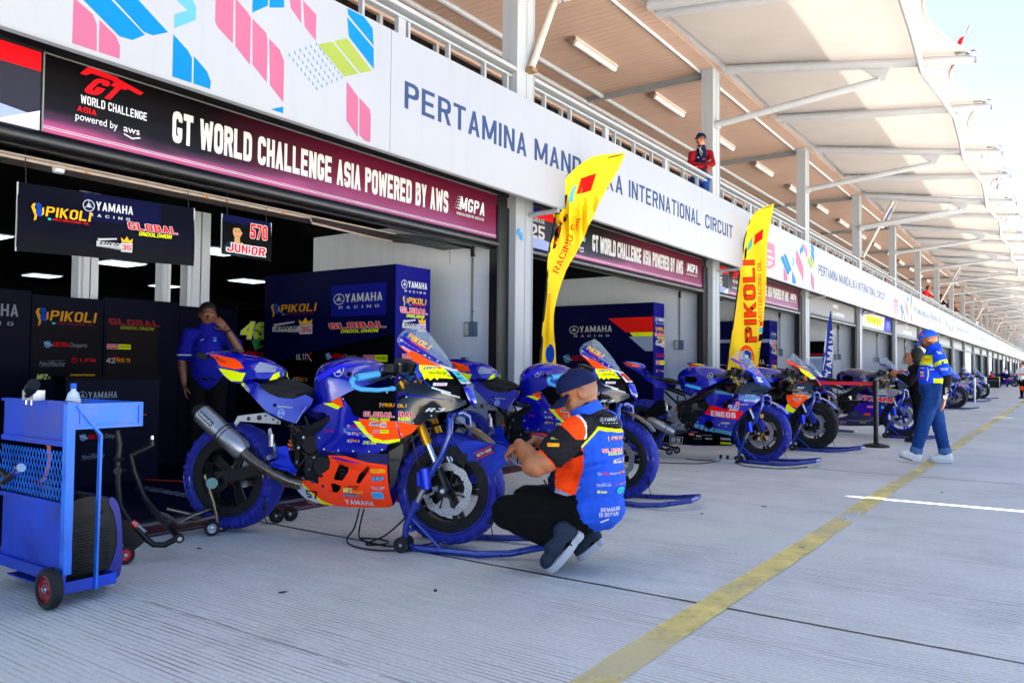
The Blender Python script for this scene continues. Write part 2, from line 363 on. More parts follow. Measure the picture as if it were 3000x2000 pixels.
def at(items, dx, dy, s=1.0, q=1.0):
    """place a design: offset, scale, q = extra vertical squeeze"""
    out = []
    for it in items:
        if it[0] == 't':
            a = list(it); a[2] = a[2]*s+dx; a[3] = a[3]*s*q+dy; a[4] *= s*q; a[6] = a[6]*s if a[6] else None; out.append(tuple(a))
        elif it[0] == 'p': out.append(('p', [(x*s+dx, y*s*q+dy) for x, y in it[1]], it[2]))
        else: out.append(('ring', it[1]*s+dx, it[2]*s*q+dy, it[3]*s, it[4]*s, it[5], it[6]*s*q, it[7]))
    return out
def art_parts(items):
    out = []
    for it in items:
        if it[0] == 'p':
            try: tri = tessellate_polygon([[Vector((x, y, 0)) for x, y in it[1]]])
            except Exception: continue
            out.append((it[1], [tuple(t) for t in tri], it[2]))
        elif it[0] == 'ring':
            _, cx, cy, r, t, c, ry, n = it; v = []; f = []
            for i in range(n):
                a = 2*PI*i/n; v += [(cx+r*math.cos(a), cy+ry*math.sin(a)), (cx+(r-t)*math.cos(a), cy+(ry-t)*math.sin(a))]
            for i in range(n): j = (i+1) % n; f.append((2*i, 2*j, 2*j+1, 2*i+1))
            out.append((v, f, c))
        else:
            _, tx, x, y, h, c, wd, b, sh, sp, ol, rot, olw = it
            cr, sr = math.cos(rot), math.sin(rot)
            low = any(ch.islower() for ch in tx)
            if low:
                v0, f0 = glyphs(tx, 0, sh, sp); k = h/.72
                shifts = [(0, 0)]+([(b*.6, 0), (b*.3, b*.4), (b*.3, -b*.4)] if b > 0 else [])
                x0 = min(p[0] for p in v0); x1 = max(p[0] for p in v0); kx = (wd/(x1-x0)) if wd else k
                for ax_, ay_ in shifts: out.append(([(x+((p[0]-x0+ax_)*kx)*cr-((p[1]+ay_)*k)*sr, y+((p[0]-x0+ax_)*kx)*sr+((p[1]+ay_)*k)*cr) for p in v0], f0, c))
                continue
            P0 = block(tx, b, sh, sp)
            if not P0: continue
            xs_ = [p[0] for q_ in P0 for p in q_]; x0 = min(xs_); x1 = max(xs_); kx = (wd/(x1-x0)) if wd else h
            for grow, cc in (((olw*1.6, ol), (0, c)) if ol else ((0, c),)):
                PP = block(tx, b, sh, sp, grow) if grow else P0; par = ([], [], [], [])
                for i_, q_ in enumerate(PP): par[i_ % 4].append(q_)
                for grp in par:
                    if not grp: continue
                    v = []; f = []
                    for q_ in grp: f.append(tuple(range(len(v), len(v)+len(q_)))); v += [(x+((p[0]-x0)*kx)*cr-(p[1]*h)*sr, y+((p[0]-x0)*kx)*sr+(p[1]*h)*cr) for p in q_]
                    out.append((v, f, cc, .12))
    return out
def clip_grid(vs, fs, g):
    bm = bmesh.new(); bv = [bm.verts.new((x, y, 0)) for x, y in vs]
    for f in fs:
        try: bm.faces.new([bv[i] for i in f])
        except ValueError: pass
    xs = [p[0] for p in vs]; ys = [p[1] for p in vs]
    for ax, lo, hi in ((0, min(xs), max(xs)), (1, min(ys), max(ys))):
        k = math.ceil(lo/g)
        while k*g < hi:
            co = [0, 0, 0]; co[ax] = k*g; no = [0, 0, 0]; no[ax] = 1
            bmesh.ops.bisect_plane(bm, geom=bm.verts[:]+bm.edges[:]+bm.faces[:], plane_co=co, plane_no=no, dist=1e-6); k += 1
    bm.verts.index_update(); v = [(p.co.x, p.co.y) for p in bm.verts]; f = [tuple(q.index for q in fc.verts) for fc in bm.faces]; bm.free()
    return v, f
def art(mb, items, fn, g=None, eps=.0008, base=1):
    """place print on a surface; fn(u,v,height)->3D"""
    lay = base; 
    for it in art_parts(items):
        v, f, c = it[:3]; lay += it[3] if len(it) > 3 else .5
        if g: v, f = clip_grid(v, f, g)
        mb.add([fn(p[0], p[1], eps*lay) for p in v], f, c)
    return mb

# emblem / sponsor designs (unit: width about 1) ----------------------
def fork_mark(c, r=.5, bgc=None):
    it = []
    if bgc: it.append(CI(0, 0, r, bgc))
    it.append(RG(0, 0, r, r*.12, c))
    for k in range(3):
        a = PI/2+k*2*PI/3; d = (math.cos(a), math.sin(a)); n = (-d[1], d[0])
        it.append(LN((0, 0), (d[0]*r*.88, d[1]*r*.88), r*.09, c))
        for s_ in (-1, 1):
            it.append(LN((n[0]*r*.13*s_-d[0]*r*.4, n[1]*r*.13*s_-d[1]*r*.4), (n[0]*r*.13*s_+d[0]*r*.35, n[1]*r*.13*s_+d[1]*r*.35), r*.07, c))
    return it
def maker(c='white', bgc=None):   # emblem + name + RACING , width 1
    return at(fork_mark(c, .5, bgc), .115, .13, .23)+[T('YAMAHA', .25, .06, .17, c, w=.75, b=.035), T('RACING', .12, -.07, .055, c, w=.82, b=.015, sp=2.2)]
def pikoli(c='gold', c2='red'):
    return [P([(.0, .2), (.03, .26), (.07, .27), (.05, .2), (.1, .12), (.08, .0), (.04, -.03), (.055, .06)], c), CI(.115, .23, .05, 'flag_blue'), CI(.13, .12, .06, 'flag_blue', ry=.07), P([(.17, .2), (.2, .22), (.2, .1), (.16, .07), (.175, .13)], c),
            T('PIKOLI', .22, .07, .17, c, w=.78, b=.03, sh=.12), RC(.26, .01, .31, .045, 'cyan'), T('MOTORACING OIL', .34, .01, .04, c2, w=.62, b=.01)]
def global_(c='red', c2='yellow', ol='offwhite'):
    return [T('GLOBAL', 0, .10, .135, c, w=1, b=.05, sh=-.15, ol=ol), T('ONDOLOMON', .22, .0, .075, c2, w=.66, b=.03, sh=.15)]
def drs():
    return [P([(0, .2), (.55, .26), (.55, .22), (.03, .14)], 'offwhite'), P([(-.02, .13), (.72, .13), (.72, -.05), (-.02, -.02)], 'offwhite'), T('DRS', .05, .04, .1, 'dgrey', w=.6, b=.04, sh=.3), T('DONI RACING SCHOOL', .0, -.035, .035, 'black', w=.68, b=.01, sh=.1),
            P([(.68, -.1), (1, -.1), (1, .17), (.68, .15)], 'offwhite'), T('35', .7, -.04, .14, 'red', w=.27, b=.04), P([(.68, .17), (.66, .3), (.75, .22), (.83, .34), (.9, .22), (1.0, .3), (.98, .17)], 'gold')]
def astra(c2='grey'): return [RG(.09, .08, .08, .02, 'sky'), CI(.09, .08, .05, 'grey'), LN((.0, .13), (.2, .05), .02, 'offwhite'), T('ASTRA', .2, .03, .11, 'red', w=.38, b=.02), T('Otoparts', .6, .03, .11, c2, w=.42, b=.005, sh=.1)]
def aspira(): return [RC(-.02, -.03, .5, .18, 'offwhite'), RC(.0, -.01, .48, .16, 'red'), T('ASPIRA', .03, .03, .1, 'offwhite', w=.42, b=.02), RC(.5, -.03, 1.02, .18, 'yellow'), T('PREMIO', .53, .03, .1, 'black', w=.44, b=.02)]
def nautic(c='offwhite'): return [T('NautRacing', 0, .05, .16, c, w=1, b=-.005, sh=.35), LN((.0, .0), (.85, .02), .012, c), LN((.3, .22), (.95, .24), .012, c)]
def lfn(c='red'): return [RG(.12, .1, .12, .02, c), LN((.12, .1), (.06, .16), .02, c), T('LFN', .35, .03, .15, c, w=.65, b=.02)]
def p4289(): return [T('42', 0, .0, .2, 'offwhite', w=.36, b=.04), RC(.28, .17, .5, .24, 'red'), T('RE9', .42, .03, .16, 'amber', w=.55, b=.04)]
def ultix(c='offwhite'): return [T('ULTI', 0, .0, .22, c, w=.62, b=.03), LN((.66, .24), (1.0, -.06), .06, 'offwhite'), LN((1.0, .3), (.66, -.03), .05, 'red')]
def pirelli(bc='gold', tc='red'): return [RC(0, 0, 1, .28, bc), T('PIRELLI', .06, .07, .15, tc, w=.88, b=.03)]
def ziear(c='yellow'): return [T('ZIEAR', 0, 0, .2, c, w=1, b=.03, sh=.2)]
def mfz(c='yellow'): return [T('MFZ', 0, 0, .22, c, w=.5, b=.04, sh=.3, ol='offwhite'), T('Track', .5, -.02, .14, c, w=.5, b=.0, sh=.4, ol='offwhite')]
def wings(c='red'): 
    it = [T('SS', .36, .0, .26, c, w=.28, b=.04, ol='offwhite')]
    for k in range(3):
        it += [P([(.34, .24-.07*k), (.0+.07*k, .28-.08*k), (.03+.07*k, .24-.08*k), (.34, .2-.07*k)], 'offwhite'), P([(.66, .24-.07*k), (1-.07*k, .28-.08*k), (.97-.07*k, .24-.08*k), (.66, .2-.07*k)], 'offwhite')]
    return it
def gt_mark(c='red'): return [P([(0, .34), (.14, .50), (.62, .46), (.60, .38), (.18, .40), (.10, .34)], c), T('GT', .08, .06, .30, c, w=.72, b=.07, sh=.55, sp=.4), P([(.55, .46), (1.06, .34), (.99, .28), (.52, .38)], c)]
# ================================================================ ground
def ground_mat():
    m = bpy.data.materials.new('grooved_concrete'); m.use_nodes = True; n = m.node_tree.nodes; l = m.node_tree.links; b = n['Principled BSDF']
    g = n.new('ShaderNodeNewGeometry'); sp = n.new('ShaderNodeSeparateXYZ'); l.new(g.outputs['Position'], sp.inputs[0])
    def noise(sc, det=4, vec=None, rough=.5):
        t = n.new('ShaderNodeTexNoise'); t.inputs['Scale'].default_value = sc; t.inputs['Detail'].default_value = det; t.inputs['Roughness'].default_value = rough
        l.new(vec or g.outputs['Position'], t.inputs['Vector']); return t.outputs['Fac']
    def math_(op, a, b_=None, cl=False):
        t = n.new('ShaderNodeMath'); t.operation = op; t.use_clamp = cl
        for i, q in enumerate((a, b_)):
            if q is None: continue
            if isinstance(q, (int, float)): t.inputs[i].default_value = q
            else: l.new(q, t.inputs[i])
        return t.outputs[0]
    def ramp(f, a, b_, c0=0, c1=1):
        t = n.new('ShaderNodeMapRange'); t.inputs['From Min'].default_value = a; t.inputs['From Max'].default_value = b_; t.inputs['To Min'].default_value = c0; t.inputs['To Max'].default_value = c1
        l.new(f, t.inputs['Value']); return t.outputs[0]
    mp = n.new('ShaderNodeMapping'); mp.inputs['Scale'].default_value = (.35, 3.0, 1); l.new(g.outputs['Position'], mp.inputs['Vector'])
    wob = math_('MULTIPLY', noise(1.3), .02)
    yy = math_('ADD', sp.outputs['Y'], wob)
    s = math_('SINE', math_('MULTIPLY', yy, 2*PI/0.0265))
    groove = ramp(s, .35, .95)
    strength = math_('MULTIPLY', ramp(noise(.9, 3), .30, .60), ramp(noise(1.0, 6, mp.outputs[0], .7), .36, .6))
    mg = n.new('ShaderNodeMapping'); mg.inputs['Scale'].default_value = (3.2, 26, 1); l.new(g.outputs['Position'], mg.inputs['Vector'])
    gap = ramp(noise(1.0, 4, mg.outputs[0], .6), .36, .54)
    gr = math_('MULTIPLY', math_('MULTIPLY', groove, ramp(strength, 0, 1, .16, 1)), gap, True)
    big = ramp(noise(.5, 6, None, .62), .3, .7, .86, 1.08); fine = ramp(noise(55, 3), .3, .7, .90, 1.07); stain = ramp(noise(1.7, 7, None, .7), .57, .76, 1, .76)
    spk = ramp(noise(120, 2), .66, .74, 1, .55)
    k = math_('MULTIPLY', math_('MULTIPLY', big, fine), math_('MULTIPLY', stain, spk)); k = math_('MULTIPLY', k, ramp(gr, 0, 1, 1, .28))
    vm = n.new('ShaderNodeVectorMath'); vm.operation = 'SCALE'; vm.inputs[0].default_value = (.68, .655, .575); l.new(k, vm.inputs['Scale']); l.new(vm.outputs[0], b.inputs['Base Color'])
    b.inputs['Roughness'].default_value = .8; b.inputs['Specular IOR Level'].default_value = .35
    bp = n.new('ShaderNodeBump'); bp.inputs['Strength'].default_value = .5; bp.inputs['Distance'].default_value = .004
    l.new(math_('SUBTRACT', math_('MULTIPLY', fine, .4), gr), bp.inputs['Height']); l.new(bp.outputs[0], b.inputs['Normal'])
    return m
M['ground'] = ground_mat()
M['far_ground'] = mat('far_concrete', '#c2bfb8', .85, var=.06, scale=.2)
g = MB().box(-400, 600, -300, 1500, -.30, -.02).build('ground', 'far_ground'); g['kind'] = 'structure'
lane = MB()
lane_o = MB().box(-4.60, 12.0, -30, 260, -.0195, -.0155).build('pit_lane', M['trim_dark']); lane_o['kind'] = 'structure'
y = 3.46-5.5*4
rs = random.Random(3)
for k in range(34):
    y0, y1 = y+.009, y+5.5-.009
    b = MB(); n = 60
    xs = [-4.6+i*(16.6/n) for i in range(n+1)]
    top = []
    for i, x in enumerate(xs): top.append((x, y0+rs.uniform(-.004, .004) if k > 1 and k < 6 else y0, y1+(rs.uniform(-.004, .004) if k > 1 and k < 6 else 0)))
    vs = [(x, a, 0) for x, a, c in top]+[(x, c, 0) for x, a, c in top]+[(x, a, -.012) for x, a, c in top]+[(x, c, -.012) for x, a, c in top]
    N = n+1; fs = []
    for i in range(n): fs += [(i, i+1, N+i+1, N+i), (2*N+i+1, 2*N+i, i, i+1), (N+i, N+i+1, 3*N+i+1, 3*N+i)]
    fs += [(0, N, 3*N, 2*N), (n, 2*N+n, 3*N+n, N+n)]
    b.add(vs, fs); b.build('slab', 'ground', lane_o, smooth=0); y += 5.5
# saw cuts and worn yellow line
def yellow_mat():
    m = mat('worn_yellow_paint', '#eed478', .7, var=.1, scale=3, bump=.2, bscale=80); n = m.node_tree.nodes; l = m.node_tree.links; b = n['Principled BSDF']
    g = n.new('ShaderNodeNewGeometry'); t = n.new('ShaderNodeTexNoise'); t.inputs['Scale'].default_value = 3.2; t.inputs['Detail'].default_value = 9; t.inputs['Roughness'].default_value = .75; l.new(g.outputs['Position'], t.inputs['Vector'])
    t2 = n.new('ShaderNodeTexNoise'); t2.inputs['Scale'].default_value = .45; t2.inputs['Detail'].default_value = 2; l.new(g.outputs['Position'], t2.inputs['Vector'])
    a = n.new('ShaderNodeMath'); a.operation = 'ADD'; l.new(t.outputs['Fac'], a.inputs[0]); l.new(t2.outputs['Fac'], a.inputs[1])
    r = n.new('ShaderNodeMapRange'); r.inputs['From Min'].default_value = .84; r.inputs['From Max'].default_value = 1.22; r.inputs['To Min'].default_value = 1; r.inputs['To Max'].default_value = .0; l.new(a.outputs[0], r.inputs['Value'])
    cl = n.new('ShaderNodeMath'); cl.operation = 'MAXIMUM'; cl.inputs[1].default_value = .45; l.new(r.outputs[0], cl.inputs[0]); l.new(cl.outputs[0], b.inputs['Alpha'])
    return m
yl = MB(); rs = random.Random(5)
for (ya, yb) in ((-6, 6.0), (6.35, 9.65), (9.9, 12.5), (12.8, 20.2), (20.5, 31), (31.2, 120)):
    n = max(4, int((yb-ya)/.12)) if yb < 40 else 40; K = 9
    offs = [(rs.uniform(-.16, .10), rs.uniform(-.10, .16)) for _ in range(K)]; rows = []
    for i in range(n+1):
        t_ = i/n; row = []
        for k in range(K+1):
            o = offs[min(k, K-1)]; yy = (ya+o[0])*(1-t_)+(yb+o[1])*t_; wob = rs.uniform(-.006, .006) if k in (0, K) else 0
            row.append((-1.375+.14*k/K+wob+.008*math.sin(yy*1.5), yy))
        rows.append(row)
    for k in range(K):
        o = offs[k]
        yl.add([(rows[i][k+d][0], (ya+o[0])*(1-i/n)+(yb+o[1])*i/n, .0042) for i in range(n+1) for d in (0, 1)], [(2*i, 2*i+1, 2*i+3, 2*i+2) for i in range(n)])
yo = yl.build('yellow_line', yellow_mat()); yo['kind'] = 'structure'
js = MB(); rs = random.Random(21)  # dark strips over the slab gaps, painting in the shade of their depth
for k in range(-1, 12):
    yj = 3.46+5.5*k; n = 110 if k < 4 else 10; pts = [(-4.59+12.0*i/n, yj+rs.uniform(-.003, .003), rs.uniform(.0065, .012)) for i in range(n+1)]
    js.add([(x, yy+s_*w_, .0012) for x, yy, w_ in pts for s_ in (-1, 1)], [(2*i, 2*i+1, 2*i+3, 2*i+2) for i in range(n)])
jo = js.build('joint_dark_strip', 'trim_dark', lane_o); jo['kind'] = 'stuff'
cr = MB(); rs = random.Random(9)
for yc, x0, x1 in ((2.0, -4.4, 1.0), (4.28, -2.0, 1.5), (6.25, -4.5, 2)):
    pts = [(x0+(x1-x0)*i/70, yc+rs.uniform(-.006, .006)) for i in range(71)]
    for (a, b_) in zip(pts, pts[1:]):
        if rs.random() < .75: cr.add([(a[0], a[1]-.0014, .0012), (b_[0], b_[1]-.0014, .0012), (b_[0], b_[1]+.0014, .0012), (a[0], a[1]+.0014, .0012)], [(0, 1, 2, 3)])
cr.build('hairline_cracks', 'trim_dark')['kind'] = 'structure'
# maroon apron strip with white marks, garage floor
ap = MB().box(-4.93, -4.605, -6, 200, -.015, .0).build('maroon_apron', mat('maroon_paint', '#4d1420', .6, var=.15, scale=3, bump=.2, bscale=60)); ap['kind'] = 'structure'
am = MB(); art(am, [RC(2.2, .03, 5.2, .045, 'offwhite'), T('PIT LANE', 3.55, .08, .16, 'offwhite', w=1.0, b=-.01), RC(7.6, .03, 30, .045, 'offwhite')], lambda u, v, h: (-4.62-v, u, .0008+h)); am.build('strip_print', None, ap)
gs = MB().box(-5.03, -4.935, -6, 200, -.015, .001).build('threshold', mat('grey_threshold', '#6b7078', .7, var=.1)); gs['kind'] = 'structure'
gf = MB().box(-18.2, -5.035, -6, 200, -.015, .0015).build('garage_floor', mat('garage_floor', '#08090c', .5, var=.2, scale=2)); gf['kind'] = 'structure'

# ================================================================ pit building
BLD = thing('pit_building', 'long white two-level pit garage building with printed fascia, garages below and balcony above', 'building', (-5, 7.2, 0))
def bp_(mb, name, m=None, kind=None, smooth=35, parent=BLD):
    o = mb.build(name, m, None, smooth)
    o.parent = parent; off = (5, -7.2, 0)
    if parent is not BLD: off = (0, 0, 0)
    o.location = off if parent is BLD else (0, 0, 0)
    if kind: o['kind'] = kind
    return o
NB = 32
# columns: one mesh, copied
cm = MB(); cm.box(-5.2, -5.0, 7.2, 7.55, 0, 6.42); cm.box(-5.0, -4.992, 7.2, 7.215, 0, 6.42); cm.box(-4.9995, -4.994, 7.395, 7.41, 0, 6.42); cm.box(-5.0, -4.992, 7.535, 7.55, 0, 6.42)
cm.box(-5.22, -4.975, 7.18, 7.57, 0, .02)
col0 = bp_(cm, 'column', 'white_steel')
for k in range(-1, NB):
    if k in (0,): continue
    c = col0.copy(); COL.objects.link(c); c.location = (5, -7.2+6*k, 0)
# fascia: one panel per half period
PER = 13.84
fm = MB(); H = PER/2
# section profile (x,z) with rounded lower lip
prof = [(-4.66, 2.85), (-4.655, 2.84), (-4.615, 2.845), (-4.600, 2.87), (-4.60, 3.88), (-4.66, 3.885)]
for i, (x, z) in enumerate(prof):
    pass
fm.prism([(x, z) for x, z in prof], lambda u, v, t: (u, t, v), 0.003, H-.003)
fp0 = bp_(fm, 'fascia_panel', 'fascia')
panels = [fp0]; fp0.location = (5, -7.2+4.78, 0)
j0 = 4.78
for k in range(-2, 28):
    if k == 0: continue
    c = fp0.copy(); COL.objects.link(c); c.location = (5, -7.2+4.78+k*H, 0)
# fascia print (in world y,z of first period)
q = lambda pts: [(a, b) for a, b in pts]
FP = [P([(2.20, 3.13), (2.22, 3.125), (2.31, 3.08), (2.335, 3.03), (2.34, 2.87), (2.20, 2.87)], 'pink'), P([(2.35, 3.06), (2.45, 3.0), (2.475, 2.95), (2.475, 2.87), (2.35, 2.87)], 'pink'),
 P([(2.0, 3.30), (2.17, 3.36), (2.63, 3.07), (2.55, 3.01), (2.47, 3.005)], 'bright_blue'), P([(2.2, 3.37), (2.35, 3.42), (2.78, 3.14), (2.68, 3.085), (2.62, 3.085)], 'bright_blue'),
 P([(2.82, 3.37), (2.94, 3.42), (2.97, 3.37), (2.97, 3.29), (2.82, 3.18), (2.82, 3.27), (2.91, 3.33)], 'light_blue'), P([(2.815, 3.14), (2.92, 3.07), (2.95, 3.03), (2.95, 2.87), (2.815, 2.87)], 'bright_blue'), P([(2.962, 3.05), (3.06, 2.98), (3.09, 2.92), (3.085, 2.87), (2.962, 2.87)], 'bright_blue'),
 P([(3.11, 3.62), (3.25, 3.55), (3.25, 3.23), (3.13, 3.3), (3.11, 3.33)], 'pink'), P([(3.262, 3.55), (3.36, 3.49), (3.39, 3.46), (3.39, 3.13), (3.27, 3.22)], 'pink'), P([(3.402, 3.46), (3.52, 3.4), (3.533, 3.35), (3.533, 3.05), (3.41, 3.14)], 'pink'), P([(3.545, 3.37), (3.64, 3.32), (3.68, 3.25), (3.68, 2.95), (3.56, 3.04)], 'pink'),
 P([(3.4, 3.64), (3.53, 3.72), (3.53, 3.60), (3.4, 3.5)], 'bright_blue'), P([(3.542, 3.73), (3.67, 3.8), (3.67, 3.64), (3.542, 3.59)], 'bright_blue'), P([(3.70, 3.82), (3.82, 3.76), (3.83, 3.58), (3.73, 3.66)], 'pink'), P([(3.84, 3.76), (3.97, 3.7), (3.97, 3.5), (3.86, 3.57)], 'pink'),
 P([(3.68, 2.92), (3.68, 2.87), (3.57, 2.87)], 'bright_blue'), P([(3.99, 3.48), (4.13, 3.55), (4.41, 3.39), (4.26, 3.32)], 'lime'), P([(4.15, 3.56), (4.28, 3.63), (4.56, 3.46), (4.43, 3.4)], 'lime'),
 P([(4.28, 3.8), (4.575, 3.65), (4.58, 3.48), (4.3, 3.65)], 'bright_blue'), P([(4.28, 3.87), (4.46, 3.87), (4.56, 3.81), (4.575, 3.67), (4.29, 3.82)], 'bright_blue'),
 P([(4.285, 3.29), (4.4, 3.21), (4.412, 3.19), (4.415, 2.88), (4.29, 2.98)], 'pink'), P([(4.425, 3.2), (4.54, 3.14), (4.555, 3.09), (4.555, 2.87), (4.49, 2.87), (4.43, 2.9)], 'pink')]
for i in range(8):
    for j in range(6):
        yy = 3.72+.037*i+.05*j; zz = 3.31-.024*i+.033*j
        FP.append(P([(yy-.006, zz+.016), (yy+.006, zz+.010), (yy+.016, zz-.010), (yy+.004, zz-.008)], 'bright_blue'))
FP += [T('PERTAMINA', 4.95, 3.265, .235, 'text_blue', w=1.87, b=.03), T('MANDALIKA', 6.97, 3.27, .23, 'text_blue', w=2.05, b=.03), T('INTERNATIONAL', 9.19, 3.28, .225, 'text_blue', w=2.45, b=.03), T('CIRCUIT', 11.84, 3.285, .22, 'text_blue', w=1.25, b=.03)]
# shield
FP += [P([(14.68, 3.5), (15.45, 3.5), (15.5, 3.1), (15.1, 2.98), (14.66, 3.02)], '#b5657c'), RC(14.75, 3.2, 15.4, 3.24, 'offwhite'), RC(14.85, 3.32, 15.3, 3.35, 'offwhite'), T('GP', 14.9, 3.05, .1, 'offwhite', w=.4)]
def fasc(items, name):
    b = MB(); art(b, items, lambda u, v, h: (-4.6+h*.02+.0006, u, v), eps=.0008); o = bp_(b, name, smooth=0)
    for k in range(-1, 13):
        if k == 0: continue
        c = o.copy(); COL.objects.link(c); c.location = (5, -7.2+k*PER, 0)
    return o
words = [it for it in FP if it[0] == 't' and it[3] > 3.2 and it[4] > .15]
sh_i = max(i for i, it in enumerate(FP) if it in words)
fasc([it for it in FP[:sh_i+1] if it not in words], 'facet_pattern')['kind'] = 'stuff'
for wd in words: fasc([wd], 'lettering')
fasc(FP[sh_i+1:], 'shield_emblem')
# balcony slab, soffit below fascia, walls
b = MB(); b.box(-7.7, -4.665, -10, 190, 3.50, 3.62); bp_(b, 'balcony_floor', 'panel_white')
b = MB(); b.box(-7.86, -7.7, -10, 190, 3.62, 3.75); b.box(-7.86, -7.7, -10, 190, 5.92, 6.35); bp_(b, 'upper_wall', 'soffit')
b = MB(); b.box(-7.80, -7.77, -10, 190, 3.75, 5.92); bp_(b, 'window_pane', 'glass_dark')
mm = MB().box(-7.77, -7.70, -.03, .03, 3.75, 5.92)
m0 = bp_(mm, 'window_mullion', 'white_steel'); m0.location = (5, -7.2+5.4, 0)
for k in range(-5, 110):
    if k == 0: continue
    c = m0.copy(); COL.objects.link(c); c.location = (5, -7.2+5.4+1.2*k, 0)
# ceiling conduits at top of upper wall
b = MB()
for x, z in ((-7.25, 6.30), (-7.62, 6.26)): b.tube([(x, -8, z), (x, 120, z)], .045, 8)
bp_(b, 'ceiling_conduit', 'white_steel')
# soffit boards
b = MB(); b.box(-7.7, -4.95, -10, 190, 6.36, 6.42); bp_(b, 'soffit', 'soffit_line')
b = MB(); y = 2.0; rs = random.Random(2)
while y < 60:
    wd = .145 if y < 34 else .6
    b.box(-7.69, -4.96, y+.004, y+wd-.004, 6.345+rs.uniform(-.001, .001), 6.3595); y += wd
b.box(-7.69, -4.96, 60, 190, 6.345, 6.3595)
bp_(b, 'soffit_board', 'soffit', kind='stuff', smooth=0)
bm_ = MB().box(-7.6, -5.2, 7.33, 7.42, 6.25, 6.345); s0 = bp_(bm_, 'soffit_beam', 'steel_grey')
for k in range(1, NB): c = s0.copy(); COL.objects.link(c); c.location = (5, -7.2+6*k, 0)
b = MB(); b.box(-4.97, -4.78, -10, 190, 6.42, 6.60); b.tube([(-5.25, -10, 6.33), (-5.25, 190, 6.33)], .03, 6); bp_(b, 'eave_beam', 'canopy_steel')
# unseen upper storeys, height set so their edge shades the inner canopy
b = MB(); b.box(-18.3, -5.0, -10, 190, 6.62, 13.5); bp_(b, 'unseen_upper_storeys', 'panel_white')
# railings per bay
rail = MB(); rail.box(-5.13, -4.99, 7.56, 13.19, 4.375, 4.415); rail.box(-5.12, -5.05, 7.56, 13.19, 4.32, 4.345)
r0 = bp_(rail, 'railing', 'white_steel')
po = []
for yy, wd in [(7.62, .03)]+[(7.9+.6*i, .028) for i in range(9)]+[(9.45, .10), (11.4, .10), (13.12, .03)]:
    pm = MB().box(-5.11, -5.06, yy-wd/2, yy+wd/2, 3.62, 4.35).build('post', M['white_steel'] if wd < .05 else M['white_steel'], r0)
for k in range(-1, 24):
    if k == 0: continue
    c = r0.copy(); COL.objects.link(c); c.location = (5, -7.2+6*k, 0)
    if k < 8:
        for ch in r0.children: d = ch.copy(); COL.objects.link(d); d.parent = c
    else:
        pm = MB(); [pm.box(-5.11, -5.06, 7.9+.6*i, 7.93+.6*i, 3.62, 4.35) for i in range(9)]; pm.build('post', 'white_steel', c)['kind'] = 'stuff'
# brackets below fascia
br = MB().tube([(-5.0, 7.48, 2.80), (-4.62, 7.50, 2.82)], .028, 10, caps=True); br0 = bp_(br, 'bracket', 'white_steel')
for k in range(-1, 20):
    if k == 0: continue
    c = br0.copy(); COL.objects.link(c); c.location = (5, -7.2+6*k, 0)
# garage walls, ceilings, frames, roller casings
pw = MB(); pw.box(-8.35, -5.2, 7.23, 7.52, 0, 3.5); p0 = bp_(pw, 'partition_wall', 'panel_white')
fr = MB(); fr.box(-5.19, -5.08, 6.98, 7.2, 0, 2.84); fr.box(-5.19, -5.08, 7.55, 7.64, 0, 2.84); fr.box(-5.16, -5.075, 7.0, 7.04, 0, 2.84)
f0 = bp_(fr, 'door_frame', 'trim_dark')
cs = MB(); cs.box(-5.36, -5.11, 1.55, 7.2, 2.46, 3.02); cs.box(-5.11, -5.085, 1.55, 7.2, 2.965, 3.5)  # second box: black sheet standing in for the shaded gap above the sign
cs.tube([(-5.12, 1.56, 2.42), (-5.12, 7.0, 2.42)], .055, 14); cs.box(-5.2, -5.15, 1.6, 7.0, 2.36, 2.46)
c0 = bp_(cs, 'casing_and_gap_sheet', 'trim_dark')
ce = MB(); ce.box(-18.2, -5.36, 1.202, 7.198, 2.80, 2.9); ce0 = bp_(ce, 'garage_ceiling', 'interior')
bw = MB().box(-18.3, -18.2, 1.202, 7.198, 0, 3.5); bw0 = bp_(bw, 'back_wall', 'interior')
for k in range(-1, NB):
    if k != 0:
        for o in (p0, f0): c = o.copy(); COL.objects.link(c); c.location = (5, -7.2+6*k, 0)
        for o in (c0, ce0, bw0): c = o.copy(); COL.objects.link(c); c.location = (5, -7.2+6*k, 0)
# closed roller doors with slats for the far bays
sl = MB(); z = .02
while z < 2.36: sl.box(-5.20, -5.165, 1.66, 6.99, z+.004, z+.096); z += .1
for k, nm in ((7, 1), (8, 0), (9, 1), (10, 1), (11, 0), (12, 1), (13, 1), (14, 0), (15, 1), (16, 1), (18, 1)):
    if k in (9, 11, 13, 14): continue
# (first one built then copied)
sl0 = None
for k in (6, 9, 12, 15, 17, 20):
    if sl0 is None: sl0 = bp_(sl, 'roller_door', 'panel_white'); sl0.location = (5, -7.2+6*k, 0)
    else: c = sl0.copy(); COL.objects.link(c); c.location = (5, -7.2+6*k, 0)

